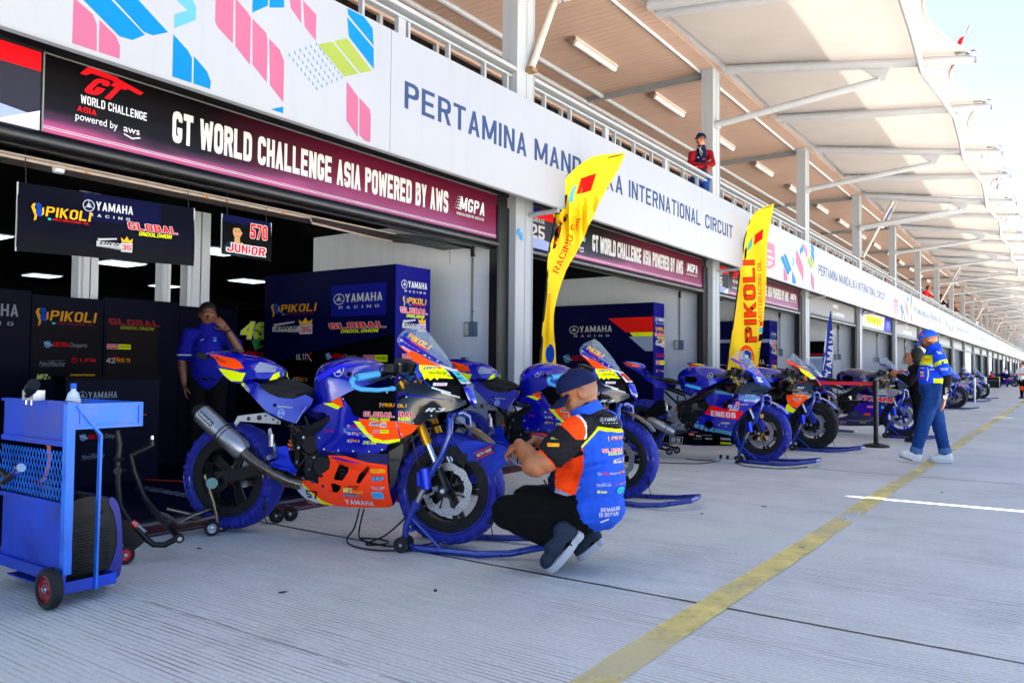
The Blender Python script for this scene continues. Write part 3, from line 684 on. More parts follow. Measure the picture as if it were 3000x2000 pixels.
# balcony lights on the soffit
LT = None
ORD = ['first', 'second', 'third', 'fourth', 'fifth', 'sixth', 'seventh', 'eighth', 'ninth', 'tenth', 'eleventh', 'twelfth', 'thirteenth', 'fourteenth']
for k in range(14):
    y0 = 10.75+3.0*k; yc = y0+.73
    if LT is None:
        LT = thing('ceiling_light', '', 'ceiling light', (-6.38, yc, 6.345), 0, 'batten lights in a row under the balcony soffit')
        MB().box(-.06, .06, -.72, .72, -.05, -.0).build('housing', mat('light_housing', '#a89a90', .6, var=.15, scale=8), LT)
        d = MB(); d.tube([(0, -.70, -.07), (0, .70, -.07)], .05, 12); d.build('diffuser', mat('light_diffuser', '#c2bbb8', .35, var=.1, scale=10), LT)
        [MB().tube([(0, a_, -.05), (0, b_, -.06)], .062, 12).build('end_cap', mat('dirty_cap', '#6a5a50', .7, var=.3, scale=30), LT) for a_, b_ in ((-.76, -.70), (.76, .70))]
        LT['label'] = 'dusty unlit batten light under the balcony soffit, nearest the camera'
    else: c = dup(LT, (-6.38, yc, 6.345), 0, 'dusty unlit batten light under the balcony soffit, %s from the camera' % ORD[k])

# ================================================================ canopy
CAN = thing('canopy', 'pale tensioned fabric canopy on white steel arms projecting over the pit lane', 'canopy', (-4.9, 7.35, 6.4))
def fab():
    m = bpy.data.materials.new('canopy_fabric'); m.use_nodes = True; n = m.node_tree.nodes; l = m.node_tree.links; n.clear()
    out = n.new('ShaderNodeOutputMaterial'); mx = n.new('ShaderNodeMixShader'); d = n.new('ShaderNodeBsdfDiffuse'); t = n.new('ShaderNodeBsdfTranslucent')
    g = n.new('ShaderNodeNewGeometry'); nz = n.new('ShaderNodeTexNoise'); nz.inputs['Scale'].default_value = 1.6; nz.inputs['Detail'].default_value = 6; l.new(g.outputs['Position'], nz.inputs['Vector'])
    cr = n.new('ShaderNodeMapRange'); cr.inputs['From Min'].default_value = .3; cr.inputs['From Max'].default_value = .7; cr.inputs['To Min'].default_value = .96; cr.inputs['To Max'].default_value = 1.03; l.new(nz.outputs['Fac'], cr.inputs['Value'])
    for sh, c in ((d, (.415, .372, .352)), (t, (.38, .325, .29))):
        vm = n.new('ShaderNodeVectorMath'); vm.operation = 'SCALE'; vm.inputs[0].default_value = c; l.new(cr.outputs[0], vm.inputs['Scale']); l.new(vm.outputs[0], sh.inputs['Color'])
    mx.inputs[0].default_value = .08; l.new(d.outputs[0], mx.inputs[1]); l.new(t.outputs[0], mx.inputs[2]); l.new(mx.outputs[0], out.inputs[0]); return m
M['fabric'] = fab()
ARM0 = 7.35
def arm_z(x, mid):   # underside reference line of arm axis
    t = (x+4.78)/(3.83); return (6.22+t*(5.80-6.22)) if mid else (6.28+t*(5.66-6.28))
def arm_build(mid):
    ob = []
    b = MB(); b.tube([(-4.80, 0, arm_z(-4.80, mid)+.02), (-2.9, 0, arm_z(-2.9, mid)), (-1.02, 0, arm_z(-1.02, mid))], [.085, .08, .065], 14)
    b.box(-1.02, -1.0, -.075, .075, arm_z(-1, mid)-.075, arm_z(-1, mid)+.14)
    b.tube([(-1.0, 0, arm_z(-1, mid)+.10), (-.92, 0, arm_z(-1, mid)+.10)], .008, 6)
    ob.append((b, 'arm', 'canopy_steel'))
    c = MB(); zt = arm_z(-1.2, mid)+.11
    c.box(-1.30, -1.14, -.06, .06, zt, zt+.012); c.tube([(-1.22, -.04, zt+.03), (-1.03, -.02, zt)], .014, 6); c.tube([(-1.22, .04, zt+.03), (-1.03, .02, zt)], .014, 6); c.tube([(-1.15, -.06, zt+.04), (-1.15, .06, zt+.04)], .012, 6)
    ob.append((c, 'clamp', 'steel_grey'))
    if not mid:
        d = MB(); d.tube([(-5.0, 0, 5.36), (-4.93, 0, 5.365)], .075, 12); d.tube([(-4.96, 0, 5.37), (-2.34, 0, 5.62)], .058, 12); ob.append((d, 'brace', 'canopy_steel'))
        e = MB(); e.prism([(-2.62, arm_z(-2.6, 0)-.06), (-2.18, arm_z(-2.2, 0)-.06), (-2.26, 5.60), (-2.34, 5.60)], lambda u, v, t: (u, t, v), -.006, .006); ob.append((e, 'gusset', 'canopy_steel'))
    f = MB(); xx = -1.61 if mid else -1.74; f.prism([(xx-.02, arm_z(xx, mid)-.05), (xx+.12, arm_z(xx, mid)-.05), (xx+.03, arm_z(xx, mid)-.16)], lambda u, v, t: (u, t, v), -.005, .005); ob.append((f, 'pipe_hanger', 'canopy_steel'))
    return ob
protos = {}
for mid in (False, True):
    protos[mid] = []
    for b, nm, m in arm_build(mid):
        o = b.build(nm, m, CAN); protos[mid].append(o)
first = {False: True, True: True}
def place_arm(y, mid):
    for o in protos[mid]:
        if first[mid]: c = o
        else: c = o.copy(); COL.objects.link(c)
        c.location = (4.9, y-7.35, -6.4)
    first[mid] = False
ys = []
for k in range(-1, 56):
    y = ARM0+3*k; mid = (k % 2 != 0); ys.append((y, mid))
    gap = (k-1) % 5 == 0
    if gap: place_arm(y-.14, mid); place_arm(y+.14, mid)
    else: place_arm(y, mid)
def membrane(ya, ma, yb, mb_, ga, gb):
    """fabric bay between two arms; ga/gb: leave a laced slit at that end"""
    b = MB(); NX, NY = 16, 14; vs = []
    y0 = ya+(.035 if ga else 0); y1 = yb-(.035 if gb else 0)
    for j in range(NY+1):
        t = j/NY; y = y0+(y1-y0)*t; xe = -1.10-.40*4*t*(1-t)
        for i in range(NX+1):
            s = i/NX; x = -4.79+(xe+4.79)*s
            z = arm_z(x, ma)*(1-t)+arm_z(x, mb_)*t+.105+.05*math.sin(PI*t)*math.sin(PI*s)
            vs.append((x+4.9, y-7.35, z-6.4))
    fs = [(j*(NX+1)+i, j*(NX+1)+i+1, (j+1)*(NX+1)+i+1, (j+1)*(NX+1)+i) for j in range(NY) for i in range(NX)]
    b.add(vs, fs); o = b.build('membrane', 'fabric', CAN, smooth=60)
    hem = MB(); hem.tube([vs[j*(NX+1)+NX] for j in range(NY+1)], .022, 6); hem.build('hem', mat('hem_fabric', '#b9b3ae', .7), o)
for (a, b_) in zip(ys, ys[1:]):
    ka = round((a[0]-ARM0)/3); ga = (ka-1) % 5 == 0; gb = (ka) % 5 == 0
    if a[0] < 120: membrane(a[0], a[1], b_[0], b_[1], ga, gb)
gp = MB()
pts = []
for y, mid in ys[:45]:
    x = -1.61 if mid else -1.74; z = (arm_z(x, mid)-.15)
    pts.append((x+4.9, y-7.35, z-6.4))
pp = []
for a, b_ in zip(pts, pts[1:]):
    pp += [a, tuple(a[i]*.97+b_[i]*.03 for i in range(3)), tuple(a[i]*.5+b_[i]*.5+(.012 if i == 0 else 0) for i in range(3)), tuple(a[i]*.03+b_[i]*.97 for i in range(3))]
gp.tube(pp, .042, 10); gp.build('gutter_pipe', 'canopy_steel', CAN)
# leaning pipe supports
def lean(y, d, lab):
    t = thing('lifting_frame', lab, 'pipe frame', (-4.95, y, 4.47), 0)
    p = Vector(d).normalized(); b = MB(); b.tube([(0, 0, 0), p*2.1], .042, 12); b.build('pipe', 'pipe', t)
    a = Vector((.12, .02, 0)) if abs(p.y) > abs(p.x) else Vector((.06, .1, 0))
    b = MB(); b.tube([p*1.0+a*1.6, p*2.1+a*1.6], .02, 8); b.tube([p*1.0, p*1.0+a*1.6], .016, 8); b.tube([p*1.9, p*1.9+a*1.6], .016, 8); b.build('side_pipe', 'pipe', t)
    b = MB(); b.tube([p*.98+a*.9, p*1.0+a*1.0, p*1.6+a*1.1, p*1.62+a*.9, p*1.0+a*.8], .014, 6); b.build('strap', mat('blue_strap', '#1550a0', .7), t)
    b = MB(); b.box(-.07, .05, -.05, .05, -.05, .0); b.build('foot', 'rust', t)
lean(7.42, (.04, .43, .94), 'leaning pipe frame with blue strap fixed to the nearest upper column')
lean(25.4, (.44, .1, .9), 'leaning pipe frame fixed to the fourth upper column, above the bowing balcony rail')
for i, y in enumerate((43.4, 61.4, 79.4, 97.4)): lean(y, (.44, .1, .9), ('leaning pipe frame beside the man in the red and purple jacket', 'leaning pipe frame well beyond the balcony onlookers', 'small leaning pipe frame far along the balcony', 'farthest leaning pipe frame on the balcony')[i])
# flags above canopy edge
for (p, q, lab) in (((-1.40, 13.95, 5.80), (-1.17, 14.0, 6.42), 'red and white flag on a tilted pole behind the nearest visible canopy arm'), ((-1.52, 25.9, 6.2), (-1.34, 26.0, 6.80), 'red and white flag on a tilted pole behind the farther canopy arm')):
    t = thing('flag', lab, 'flag', p); d = Vector(q)-Vector(p)
    b = MB(); b.tube([(0, 0, 0), d], .014, 8); b.tube([d*.9, d*1.05], .025, 8); b.build('pole', 'steel_grey', t)
    b = MB(); vs = []
    for i in range(7):
        for j in range(7):
            s_ = .85-.8*i/6; v = d*s_; vs.append((v.x-.012-.17*j/6*(1-.35*i/6)*(.7+.3*math.sin(i)), v.y+.03*math.sin(j*1.3+i), v.z-.10*j/6))
    for i in range(6):
        for j in range(6): b.add([vs[i*7+j], vs[i*7+j+1], vs[(i+1)*7+j+1], vs[(i+1)*7+j]], [(0, 1, 2, 3)], 'red' if i % 4 < 2 else 'white')
    b.build('cloth', None, t)
# ================================================================ garage signs and contents
def gt_mat():
    m = bpy.data.materials.new('sign_print'); m.use_nodes = True; n = m.node_tree.nodes; l = m.node_tree.links; b = n['Principled BSDF']
    tc = n.new('ShaderNodeTexCoord'); s = n.new('ShaderNodeSeparateXYZ'); l.new(tc.outputs['Object'], s.inputs[0])
    nz = n.new('ShaderNodeTexNoise'); nz.inputs['Scale'].default_value = 2.2; nz.inputs['Detail'].default_value = 6
    mp = n.new('ShaderNodeMapping'); mp.inputs['Scale'].default_value = (1, .5, 2.5); l.new(tc.outputs['Object'], mp.inputs[0]); l.new(mp.outputs[0], nz.inputs['Vector'])
    a = n.new('ShaderNodeMath'); a.operation = 'MULTIPLY_ADD'; a.inputs[1].default_value = .22; l.new(nz.outputs['Fac'], a.inputs[0]); l.new(s.outputs['Z'], a.inputs[2])
    r = n.new('ShaderNodeValToRGB'); e = r.color_ramp.elements; l.new(a.outputs[0], r.inputs[0])
    e[0].position = .08; e[0].color = (*lin('#a84c74'), 1); e[1].position = .36; e[1].color = (*lin('#020104'), 1)
    for p_, c_ in ((.14, '#9a4270'), (.20, '#40283f'), (.26, '#0a060d')): q_ = e.new(p_); q_.color = (*lin(c_), 1)
    r2 = n.new('ShaderNodeValToRGB'); e = r2.color_ramp.elements; l.new(a.outputs[0], r2.inputs[0])
    e[0].position = .12; e[0].color = (*lin('#7c3a60'), 1); e[1].position = .5; e[1].color = (*lin('#4c0520'), 1); q_ = e.new(.3); q_.color = (*lin('#5e0a2c'), 1)
    mr = n.new('ShaderNodeMapRange'); mr.inputs['From Min'].default_value = 1.1; mr.inputs['From Max'].default_value = 2.6; l.new(s.outputs['Y'], mr.inputs['Value'])
    mx = n.new('ShaderNodeMix'); mx.data_type = 'RGBA'; l.new(mr.outputs[0], mx.inputs['Factor']); l.new(r.outputs[0], mx.inputs['A']); l.new(r2.outputs[0], mx.inputs['B'])
    l.new(mx.outputs['Result'], b.inputs['Base Color']); b.inputs['Roughness'].default_value = .4; b.inputs['Specular IOR Level'].default_value = .15; return m
M['gt_print'] = gt_mat()
def yz(x, y0, z0): return lambda u, v, h: (x+h, y0+u, z0+v)
def gt_sign(y0, lab):
    t = thing('garage_sign', lab, 'sign', (-5.10, y0, 2.47)); W = 4.70
    MB().box(-.02, 0, 0, W, 0, .48).build('board', 'gt_print', t)
    b = MB(); it = [RC(.0, .022, W, .027, 'offwhite'), RC(0, .034, W, .038, 'offwhite'), RC(.0, .012, W, .015, 'pink'), T('GT WORLD CHALLENGE ASIA POWERED BY AWS', .85, .14, .222, 'offwhite', w=3.02, b=.07, sp=.55)]
    it += at(gt_mark('red'), .21, .285, .40)
    it += [T('WORLD CHALLENGE', .22, .235, .055, 'white', w=.44, b=.03), T('ASIA', .20, .18, .035, 'red', w=.12, b=.01), T('powered by', .19, .125, .048, 'white', w=.27, b=.01), T('aws', .50, .125, .048, 'white', w=.11, b=.02), P([(.5, .105), (.56, .085), (.62, .105), (.61, .11), (.56, .095), (.505, .112)], 'white')]
    it += [T('MGPA', 4.05, .21, .14, 'white', w=.42, b=.045, sh=.12), T('MANDALIKA GRAND PRIX ASSOCIATION', 4.0, .155, .028, 'white', w=.46, b=.01)]
    for i in range(5):
        for j in range(3): it.append(CI(3.97+.03*j+.01*i, .22+.03*i, .004+.004*j, 'white', n=6))
    art(b, it, yz(.0006, 0, 0)); b.build('lettering', None, t, smooth=0)
    fr = MB(); fr.box(-.005, .008, -.006, W+.004, .48, .488); fr.box(-.005, .008, -.008, -.0005, 0, .48); fr.build('edge_strip', 'steel_grey', t)
    return t
gt_sign(2.28, 'black and maroon race series sign over the nearest garage, its lettering largest')
gt_sign(8.28, 'black and maroon race series sign over the second garage, behind the first yellow flag')
gt_sign(14.28, 'black and maroon race series sign over the third garage, half behind the second flag')
def num_sign(y0, num, lab):
    t = thing('number_sign', lab, 'sign', (-5.10, y0, 2.47)); b = MB().box(-.02, 0, 0, .66, 0, .48, '#2c2c38'); it = [P([(0, .34), (0, .48), (.3, .48)], '#14186e'), P([(0, .36), (.3, .478), (.66, .478), (.66, .36)], 'red'), P([(0, 0), (.66, 0), (.66, .08), (0, .16)], '#8a97c0'), P([(.4, 0), (.66, 0), (.66, .12)], 'white'), T('GARAGE', .06, .31, .055, 'offwhite', w=.28, b=.02), T(num, .04, .12, .16, 'offwhite', w=.3, b=.045)]
    b.build('board', None, t); c = MB(); art(c, it, yz(.0006, 0, 0)); c.build('lettering', None, t, smooth=0)
num_sign(1.60, '24', 'number board cut off at the left edge of the photo beside the largest sign')
num_sign(7.62, '25', 'number board reading GARAGE 25 half behind the first yellow flag')
num_sign(13.62, '26', 'number board beside the second yellow flag')
def plain_sign(y0, base, items, lab):
    t = thing('garage_sign', lab, 'sign', (-5.10, y0, 2.47)); MB().box(-.02, 0, 0, 5.38, 0, .48, base).build('board', None, t); c = MB(); art(c, items, yz(.0006, 0, 0)); c.build('lettering', None, t, smooth=0)
plain_sign(19.6, '#77777b', [T('MRE', 2.75, .3, .1, 'white', w=.6, b=.03), T('ALMERHAD', 2.75, .1, .1, 'white', w=1.3, b=.03), RC(0, .02, 5.38, .03, 'dgrey')], 'plain grey metal header with two short white words, behind the blue flag')
plain_sign(25.6, '#c4bedb', [P([(0, 0), (.9, .48), (0, .48)], '#2a2f9a'), P([(.7, .44), (4.0, .44), (3.7, .06), (.95, .1)], 'white'), P([(.95, .38), (3.7, .38), (3.5, .12), (1.15, .14)], 'yellow'), T('REV RACING SPEED', 1.3, .18, .14, 'black', w=2.1, b=.04, sh=.2), P([(4.2, .48), (5.38, .48), (5.38, 0), (3.9, 0)], '#2a2f9a'), RC(4.5, .12, 5.1, .36, '#5560c0')], 'purple and white header with a bright yellow box of lettering')
plain_sign(31.6, '#8d8d92', [T('MRE', 2.7, .3, .09, 'white', w=.4, b=.03), RC(2.0, .1, 4.0, .2, 'white')], 'grey header with a white bar of text, just left of the walking man')
# switch boxes with conduits
sw0 = None
def switch_box(y, lab):
    global sw0
    if sw0 is None:
        t = thing('switch_box', lab, 'switch box', (-5.6, y, 1.50)); sw0 = t
        b = MB(); b.box(-.085, .07, -.06, 0, -.085, .085); b.build('box', mat('box_grey', '#6a7c92', .4, .3), t)
        b = MB(); b.box(-.075, -.02, -.064, -.059, -.07, .07); b.build('cover', mat('box_cover', '#b9b9ae', .4), t)
        b = MB(); b.tube([(-.04, -.06, .0), (-.03, -.09, .01)], .01, 6); b.build('lever', 'offwhite', t)
        b = MB(); b.tube([(.0, -.02, .085), (.0, -.02, .86)], .013, 8); b.box(-.03, .03, -.02, 0, .84, .85); b.box(-.03, .03, -.02, 0, .2, .21); b.build('conduit', 'steel_grey', t)
        b = MB(); b.tube([(0, -.02, .84), (.0, -.025, .93), (.03, -.03, .985), (.08, -.03, .99), (.14, -.03, .965), (.22, -.03, .955), (.34, -.03, .975), (.42, -.03, .98)], .022, 8); b.build('flex_conduit', 'black_rubber', t)
    else: dup(sw0, (-5.6, y, 1.50), 0, lab)
switch_box(7.228, 'grey switch box with a long conduit on the wall of the nearest garage')
for k, s in enumerate(('beside the red and yellow display board', 'in the third garage', 'in the garage behind the blue flag', 'below the purple and yellow header', 'behind the hand holding the phone')): switch_box(13.228+6*k, 'grey switch box with conduit on the garage wall '+s)
# display boards -----------------------------------------------------
def display(loc, L, Wd, Hh, face, side, lab, base='navy', sbase='#0a0c66'):
    t = thing('display_board', lab, 'display board', loc)
    b = MB(); b.box(-L, 0, 0, Wd, 0, Hh, base); b.build('board', None, t)
    s = MB(); s.box(.0005, .012, 0, Wd, 0, Hh, sbase); s.build('end_panel', None, t)
    f = MB(); art(f, face, lambda u, v, h: (u, -.0006-h, v)); f.build('lettering', None, t, smooth=0)
    if side: g_ = MB(); art(g_, side, lambda u, v, h: (.0126+h, u, v)); g_.build('end_lettering', None, t, smooth=0)
    return t
F1 = [RC(-2.0, .75, -.01, 2.11, 'navy'), P([(-2.0, .75), (-.01, .75), (-.01, 1.4), (-2.0, 1.1)], 'black'), RC(-.95, 1.60, -.12, 1.94, '#0b1478')]
F1 += at(pikoli('amber', 'wine'), -1.98, 1.64, .80, .65)+at(maker('offwhite'), -.91, 1.72, .74, .72)+at(drs(), -1.92, 1.46, .68, .62)+at(global_(), -.97, 1.42, .86, .55)+at(ultix(), -1.50, 1.13, .26, 1.1)+at(astra(), -1.01, 1.13, .47)+at(aspira(), -.42, 1.12, .34)+at(ziear(), -1.97, .90, .3)+at(p4289(), -1.55, .88, .26)
S1 = at(maker('white'), .08, 1.87, .40)+at(pikoli(), .1, 1.70, .37)+at(global_(ol='white'), .06, 1.58, .43)+at(drs(), .1, 1.47, .36)+at(lfn(), .12, 1.25, .36)+at(aspira(), .1, 1.13, .36)+at(astra('white'), .1, .98, .36)
display((-5.67, 6.0, 0), 2.1, .54, 2.12, F1, S1, 'tall dark blue sponsor display unit at the right of the nearest garage')
F2 = [P([(-.85, 1.94), (.0, 1.95), (.0, 1.69), (-.5, 1.69)], '#d81a12'), P([(-.43, 1.688), (0, 1.69), (0, 1.62), (-.37, 1.62)], 'yellow'), P([(-.45, 1.618), (0, 1.618), (0, 1.37), (-.14, 1.37)], '#8f99ad')]+at(maker('offwhite'), -1.63, 1.67, .86, .75)+at(astra('offwhite'), -1.75, 1.17, .9)
F2 = [('p', [(u, v) for u, v in it[1]], it[2]) if it[0] == 'p' else it for it in F2]
display((-5.67, 12.25, 0), 2.1, .42, 2.19, F2, [(*q_[:2], *q_[2:]) for q_ in at(S1, -.03, .08, .95)], 'display unit with red, yellow and grey wedges in the second garage')
F3 = [RC(-2, 1.72, 0, 1.80, '#8d99b5'), RC(-2, 1.18, 0, 1.2, 'offwhite'), P([(-2, 1.0), (-1.3, 1.0), (-1.1, 1.12), (-2, 1.12)], 'red'), RC(-.85, 1.02, -.06, 1.4, 'black')]+at(maker('offwhite'), -.82, 1.16, .72)+[T('ITAMA', -.8, .92, .1, '#8a2a6a', w=.7, b=.04, sh=.25)]
display((-5.67, 18.6, 0), 2.1, .62, 2.24, F3, [RC(.0, 1.68, .62, 1.8, '#8d99b5')]+at(S1, .04, .0, 1.0), 'dark blue display unit behind the second yellow flag', base='#070a40')
display((-5.67, 24.4, 0), 1.6, .3, 1.95, [RC(-1.6, 1.55, 0, 1.58, 'red'), RC(-1.6, 1.44, 0, 1.5, 'white'), RC(-1.6, .1, 0, 1.44, '#8ea2c0')], [], 'pale display unit with black and red top in the garage behind the blue flag', base='black', sbase='black')
display((-5.3, 26.0, 0), 1.6, .3, 1.9, [], [], 'blue display unit at the left side below the purple header', base='#123c90', sbase='#123c90')
display((-5.3, 32.2, 0), 1.2, .5, 2.1, [], [RC(0, .6, .5, .8, '#1040b0'), RC(0, .8, .5, 1.9, 'white'), T('N', .1, 1.5, .2, 'sky', w=.2)], 'white and blue display unit just left of the walking man', base='white', sbase='white')
# back board of nearest garage
t = thing('display_wall', 'unlit dark sponsor wall at the back of the nearest garage, behind the trolley', 'display board', (-8.0, 0.8, 0))
for i, (a, b_) in enumerate(((.0, 2.72), (2.73, 3.41), (3.42, 4.25), (4.26, 5.35))):
    MB().box(-.05, 0, a, b_, 0, 1.74-.03*(i % 2), '#05071c').build('board_panel', None, t)
W = [RC(2.75, .9, 3.38, 1.5, '#120e14'), RC(3.45, .9, 4.0, 1.5, '#1a1416')]+at(maker('grey'), 1.95, 1.45, .66)+at(pikoli('amber', 'wine'), 2.76, 1.43, .58)+at(global_('#8a1220', '#8a8a14', 'dgrey'), 3.46, 1.42, .56, .8)+at(astra(), 2.84, 1.21, .4)+at(aspira(), 3.45, 1.22, .24)+at(nautic('grey'), 2.80, 1.03, .24)+at(lfn(), 3.10, 1.07, .23)+at(p4289(), 3.44, 1.07, .26)+at(mfz(), 2.78, .91, .2)+at(pirelli('amber', '#7a1414'), 3.09, .89, .24)
b = MB(); art(b, W, yz(.0008, 0, 0)); b.build('lettering', None, t, smooth=0)
t = thing('display_board', 'dark board with a yellow number 46 behind the standing man', 'display board', (-8.0, 6.45, 0)); MB().box(-.04, 0, -.65, .0, 0, 1.75, 'black').build('board', None, t)
b = MB(); art(b, [T('46', -.60, 1.38, .2, 'yellow', w=.38, b=.05, sh=.2, ol='offwhite'), P([(-.45, 1.36), (-.3, 1.4), (-.35, 1.3), (-.15, 1.33), (-.4, 1.24)], 'green'), T('ADIDAZ', -.6, 1.16, .07, 'red', w=.42, b=.03)], yz(.0008, 0, 0)); b.build('lettering', None, t, smooth=0)
# big hanging banner
def banner(loc, w, h, items, lab, base='black', tilt=.0):
    t = thing('banner', lab, 'banner', loc); b = MB(); N = 24; vs = []
    for j in range(9):
        for i in range(N+1):
            u = i/N; v = j/8; vs.append((.012*math.sin(7*u+2*v)*(1-v)+.015*math.sin(3*v)*(1-v), w*u, h*v+tilt*u))
    for j in range(8):
        for i in range(N): b.add([vs[j*(N+1)+i], vs[j*(N+1)+i+1], vs[(j+1)*(N+1)+i+1], vs[(j+1)*(N+1)+i]], [(0, 1, 2, 3)], base)
    o = b.build('sheet', None, t)
    c = MB(); c.box(-.004, .004, -.004, .004, 0, h); c.box(-.004, .004, w-.004, w+.004, tilt, h+tilt); c.build('edge_strip', 'offwhite', t)
    c = MB(); f = lambda u, v, hh: (.012*math.sin(7*u/w+2*v/h)*(1-v/h)+.015*math.sin(3*v/h)*(1-v/h)+.001+hh, u, v+tilt*u/w); art(c, items, f, g=.06); c.build('lettering', None, t, smooth=0)
    d = MB(); d.tube([(0, .05, h), (0, .04, h+.22)], .003, 5); d.tube([(0, w-.05, h+tilt), (0, w-.06, h+tilt+.2)], .003, 5); d.build('cord', 'cable', t)
banner((-5.6, 2.36, 1.785), 1.28, .455, [RC(.42, .26, 1.0, .45, '#040730'), P([(0, 0), (1.28, 0), (1.28, .07), (.3, .10), (.05, .13)], '#070810')]+at(maker('white'), .42, .315, .36)+at(pikoli(), .08, .22, .40)+at(global_(), .74, .19, .39)+at(drs(), .52, .085, .26), 'wide dark sponsor banner hanging inside the nearest garage', base='#030414', tilt=.045)
kid = [P([(.02, .0), (.01, .06), (.05, .11), (.1, .12), (.16, .12), (.22, .1), (.23, .03), (.22, .0)], '#10242a'), P([(.18, .12), (.22, .1), (.23, .05), (.2, .08)], 'yellow'), P([(.11, .11), (.17, .11), (.165, .16), (.115, .16)], 'skin_print'), CI(.14, .195, .042, 'skin_print', ry=.052), CI(.183, .195, .01, 'skin_print', ry=.014), P([(.09, .21), (.095, .25), (.12, .275), (.16, .275), (.19, .25), (.192, .21), (.18, .23), (.15, .235), (.12, .228), (.1, .235)], 'black'), CI(.125, .205, .006, 'black', ry=.004), CI(.157, .205, .006, 'black', ry=.004), P([(.125, .170), (.142, .165), (.16, .172), (.142, .158)], '#8a3a30')]
banner((-5.6, 3.89, 1.955), .485, .33, [RC(.0, .27, .485, .33, '#050838')]+kid+[T('570', .27, .17, .12, 'red', w=.17, b=.05, sh=.1, ol='offwhite'), T('JUNIOR', .04, .03, .07, 'red', w=.38, b=.045, ol='white', olw=.06)], 'small banner with a boy portrait, number 570 and JUNIOR', tilt=.0)
# inner posts, lamps, pipes
PO = None
for (x, y, w_, lab) in ((-8.05, 5.17, .28, 'pale inner steel post directly left of the standing man'), (-8.1, 4.0, .2, 'pale inner steel post above the dark sponsor wall'), (-8.1, 4.9, .1, 'thin pale inner post at the left of the double posts')):
    t = thing('inner_post', lab, 'post', (x, y, 0)); b = MB(); b.box(-.14, 0, 0, w_*.55, 0, 2.8); b.box(-.05, .0, w_*.62, w_, 0, 2.8); b.build('post', 'panel_white', t); b = MB(); b.box(-.16, .012, -.01, w_+.01, 0, .16); b.build('plinth', mat('teal_base', '#3f7080', .5), t); b = MB(); b.tube([(.012, w_*.2, .3), (.012, w_*.2, 2.5)], .012, 6); b.box(.0, .04, w_*.1, w_*.3, .42, .52); b.build('conduit', 'panel_white', t)
for i, (x, y, w_, l_) in enumerate(((-16.4, 7.4, .5, .5), (-13.2, 7.2, .6, .6), (-16.1, 9.8, .4, .5), (-10.5, 7.25, .6, .6), (-13.6, 10.1, .5, .6), (-12.0, 4.6, .6, .6), (-9.2, 5.6, .5, .5))):
    t = thing('ceiling_lamp', ('lit ceiling panel seen left of the big banner posts', 'lit ceiling panel under the middle of the big banner', 'lit ceiling panel just left of the inner posts', 'lit ceiling panel under the small portrait banner', 'lit ceiling panel above the display unit', 'lit ceiling panel hidden high at the back', 'lit ceiling panel between the two hanging banners')[i], 'ceiling lamp', (x, y, 2.795)); b = MB(); b.box(-w_/2-.02, w_/2+.02, -l_/2-.02, l_/2+.02, -.02, 0); b.build('frame', 'panel_white', t)
    b = MB(); b.box(-w_/2, w_/2, -l_/2, l_/2, -.028, -.0205); b.build('panel', mat('lit_panel', '#e8fbff', .5, emit=.3, var=0), t)
t = thing('pipe_run', 'painted pipes running along under the garage header', 'pipes', (-5.62, 1.6, 2.40)); b = MB(); b.tube([(0, 0, .0), (0, 3.1, 0), (-.1, 3.3, .03), (-.3, 3.5, .03), (-.5, 5.0, .04)], .012, 8); b.tube([(.03, 0, .015), (.03, 3.0, .015), (.03, 4.9, .01)], .008, 6); b.build('pipe', 'pipe', t)
b = MB(); [b.box(-.015, .015, yy, yy+.015, -.014, .02) for yy in (1.2, 2.15, 2.9)]; b.build('clip', mat('orange_clip', '#c97a1c', .5), t)
b = MB(); b.lathe([(.0, -.03), (.035, -.03), (.04, 0), (.04, .02)], (-.06, 1.05, 0), seg=14); b.build('detector', 'panel_white', t)
t = thing('ceiling_strip', 'pale ribbed strip along the ceiling just inside the nearest garage', 'ceiling panel', (-5.9, 1.6, 2.44)); b = MB()
for i in range(28): b.box(-.12, .16, i*.2, i*.2+.19, 0, .015)
o = b.build('slat', mat('ceiling_slat', '#5c5250', .6), t); o['kind'] = 'stuff'
t = thing('motor_plate', 'dark steel shutter motor plate with a hanging chain above the switch box', 'motor plate', (-5.5, 6.6, 2.38)); b = MB(); b.prism([(-.6, -.45), (.12, .35), (.12, -.5), (-.1, -.7)], lambda u, v, h: (u*.6, v, h), 0, .03); b.build('plate', 'trim_dark', t)
b = MB(); 
for i in range(11): b.lathe([(.006+.0022*math.cos(a*PI/3), .0022*math.sin(a*PI/3)) for a in range(7)], (-.02, .1, -.02-.016*i), (1, .0, 0) if i % 2 else (0, 1, 0), 8)
o = b.build('chain', 'steel_grey', t); o['kind'] = 'stuff'
# floor mat inside nearest garage
t = thing('floor_mat', 'dark floor mat with orange stripes and pale print at the garage mouth', 'mat', (-6.6, 3.2, .003)); MB().box(-1.0, 1.45, -1.6, 2.4, 0, .004, '#070a24').build('mat', None, t)
b = MB(); art(b, [LN((-1.0, .2), (1.4, -.4), .06, 'orange'), LN((-1.0, .6), (1.4, 1.5), .05, 'orange'), LN((.2, 1.8), (1.4, 1.9), .03, 'orange'), T('YAMAHA', .2, -1.2, .14, 'grey', w=1.0, b=.03), T('YAMAHA', .1, .5, .14, 'grey', w=1.0, b=.03)], lambda u, v, h: (u, v, .0045+h)); b.build('mat_print', None, t, smooth=0)
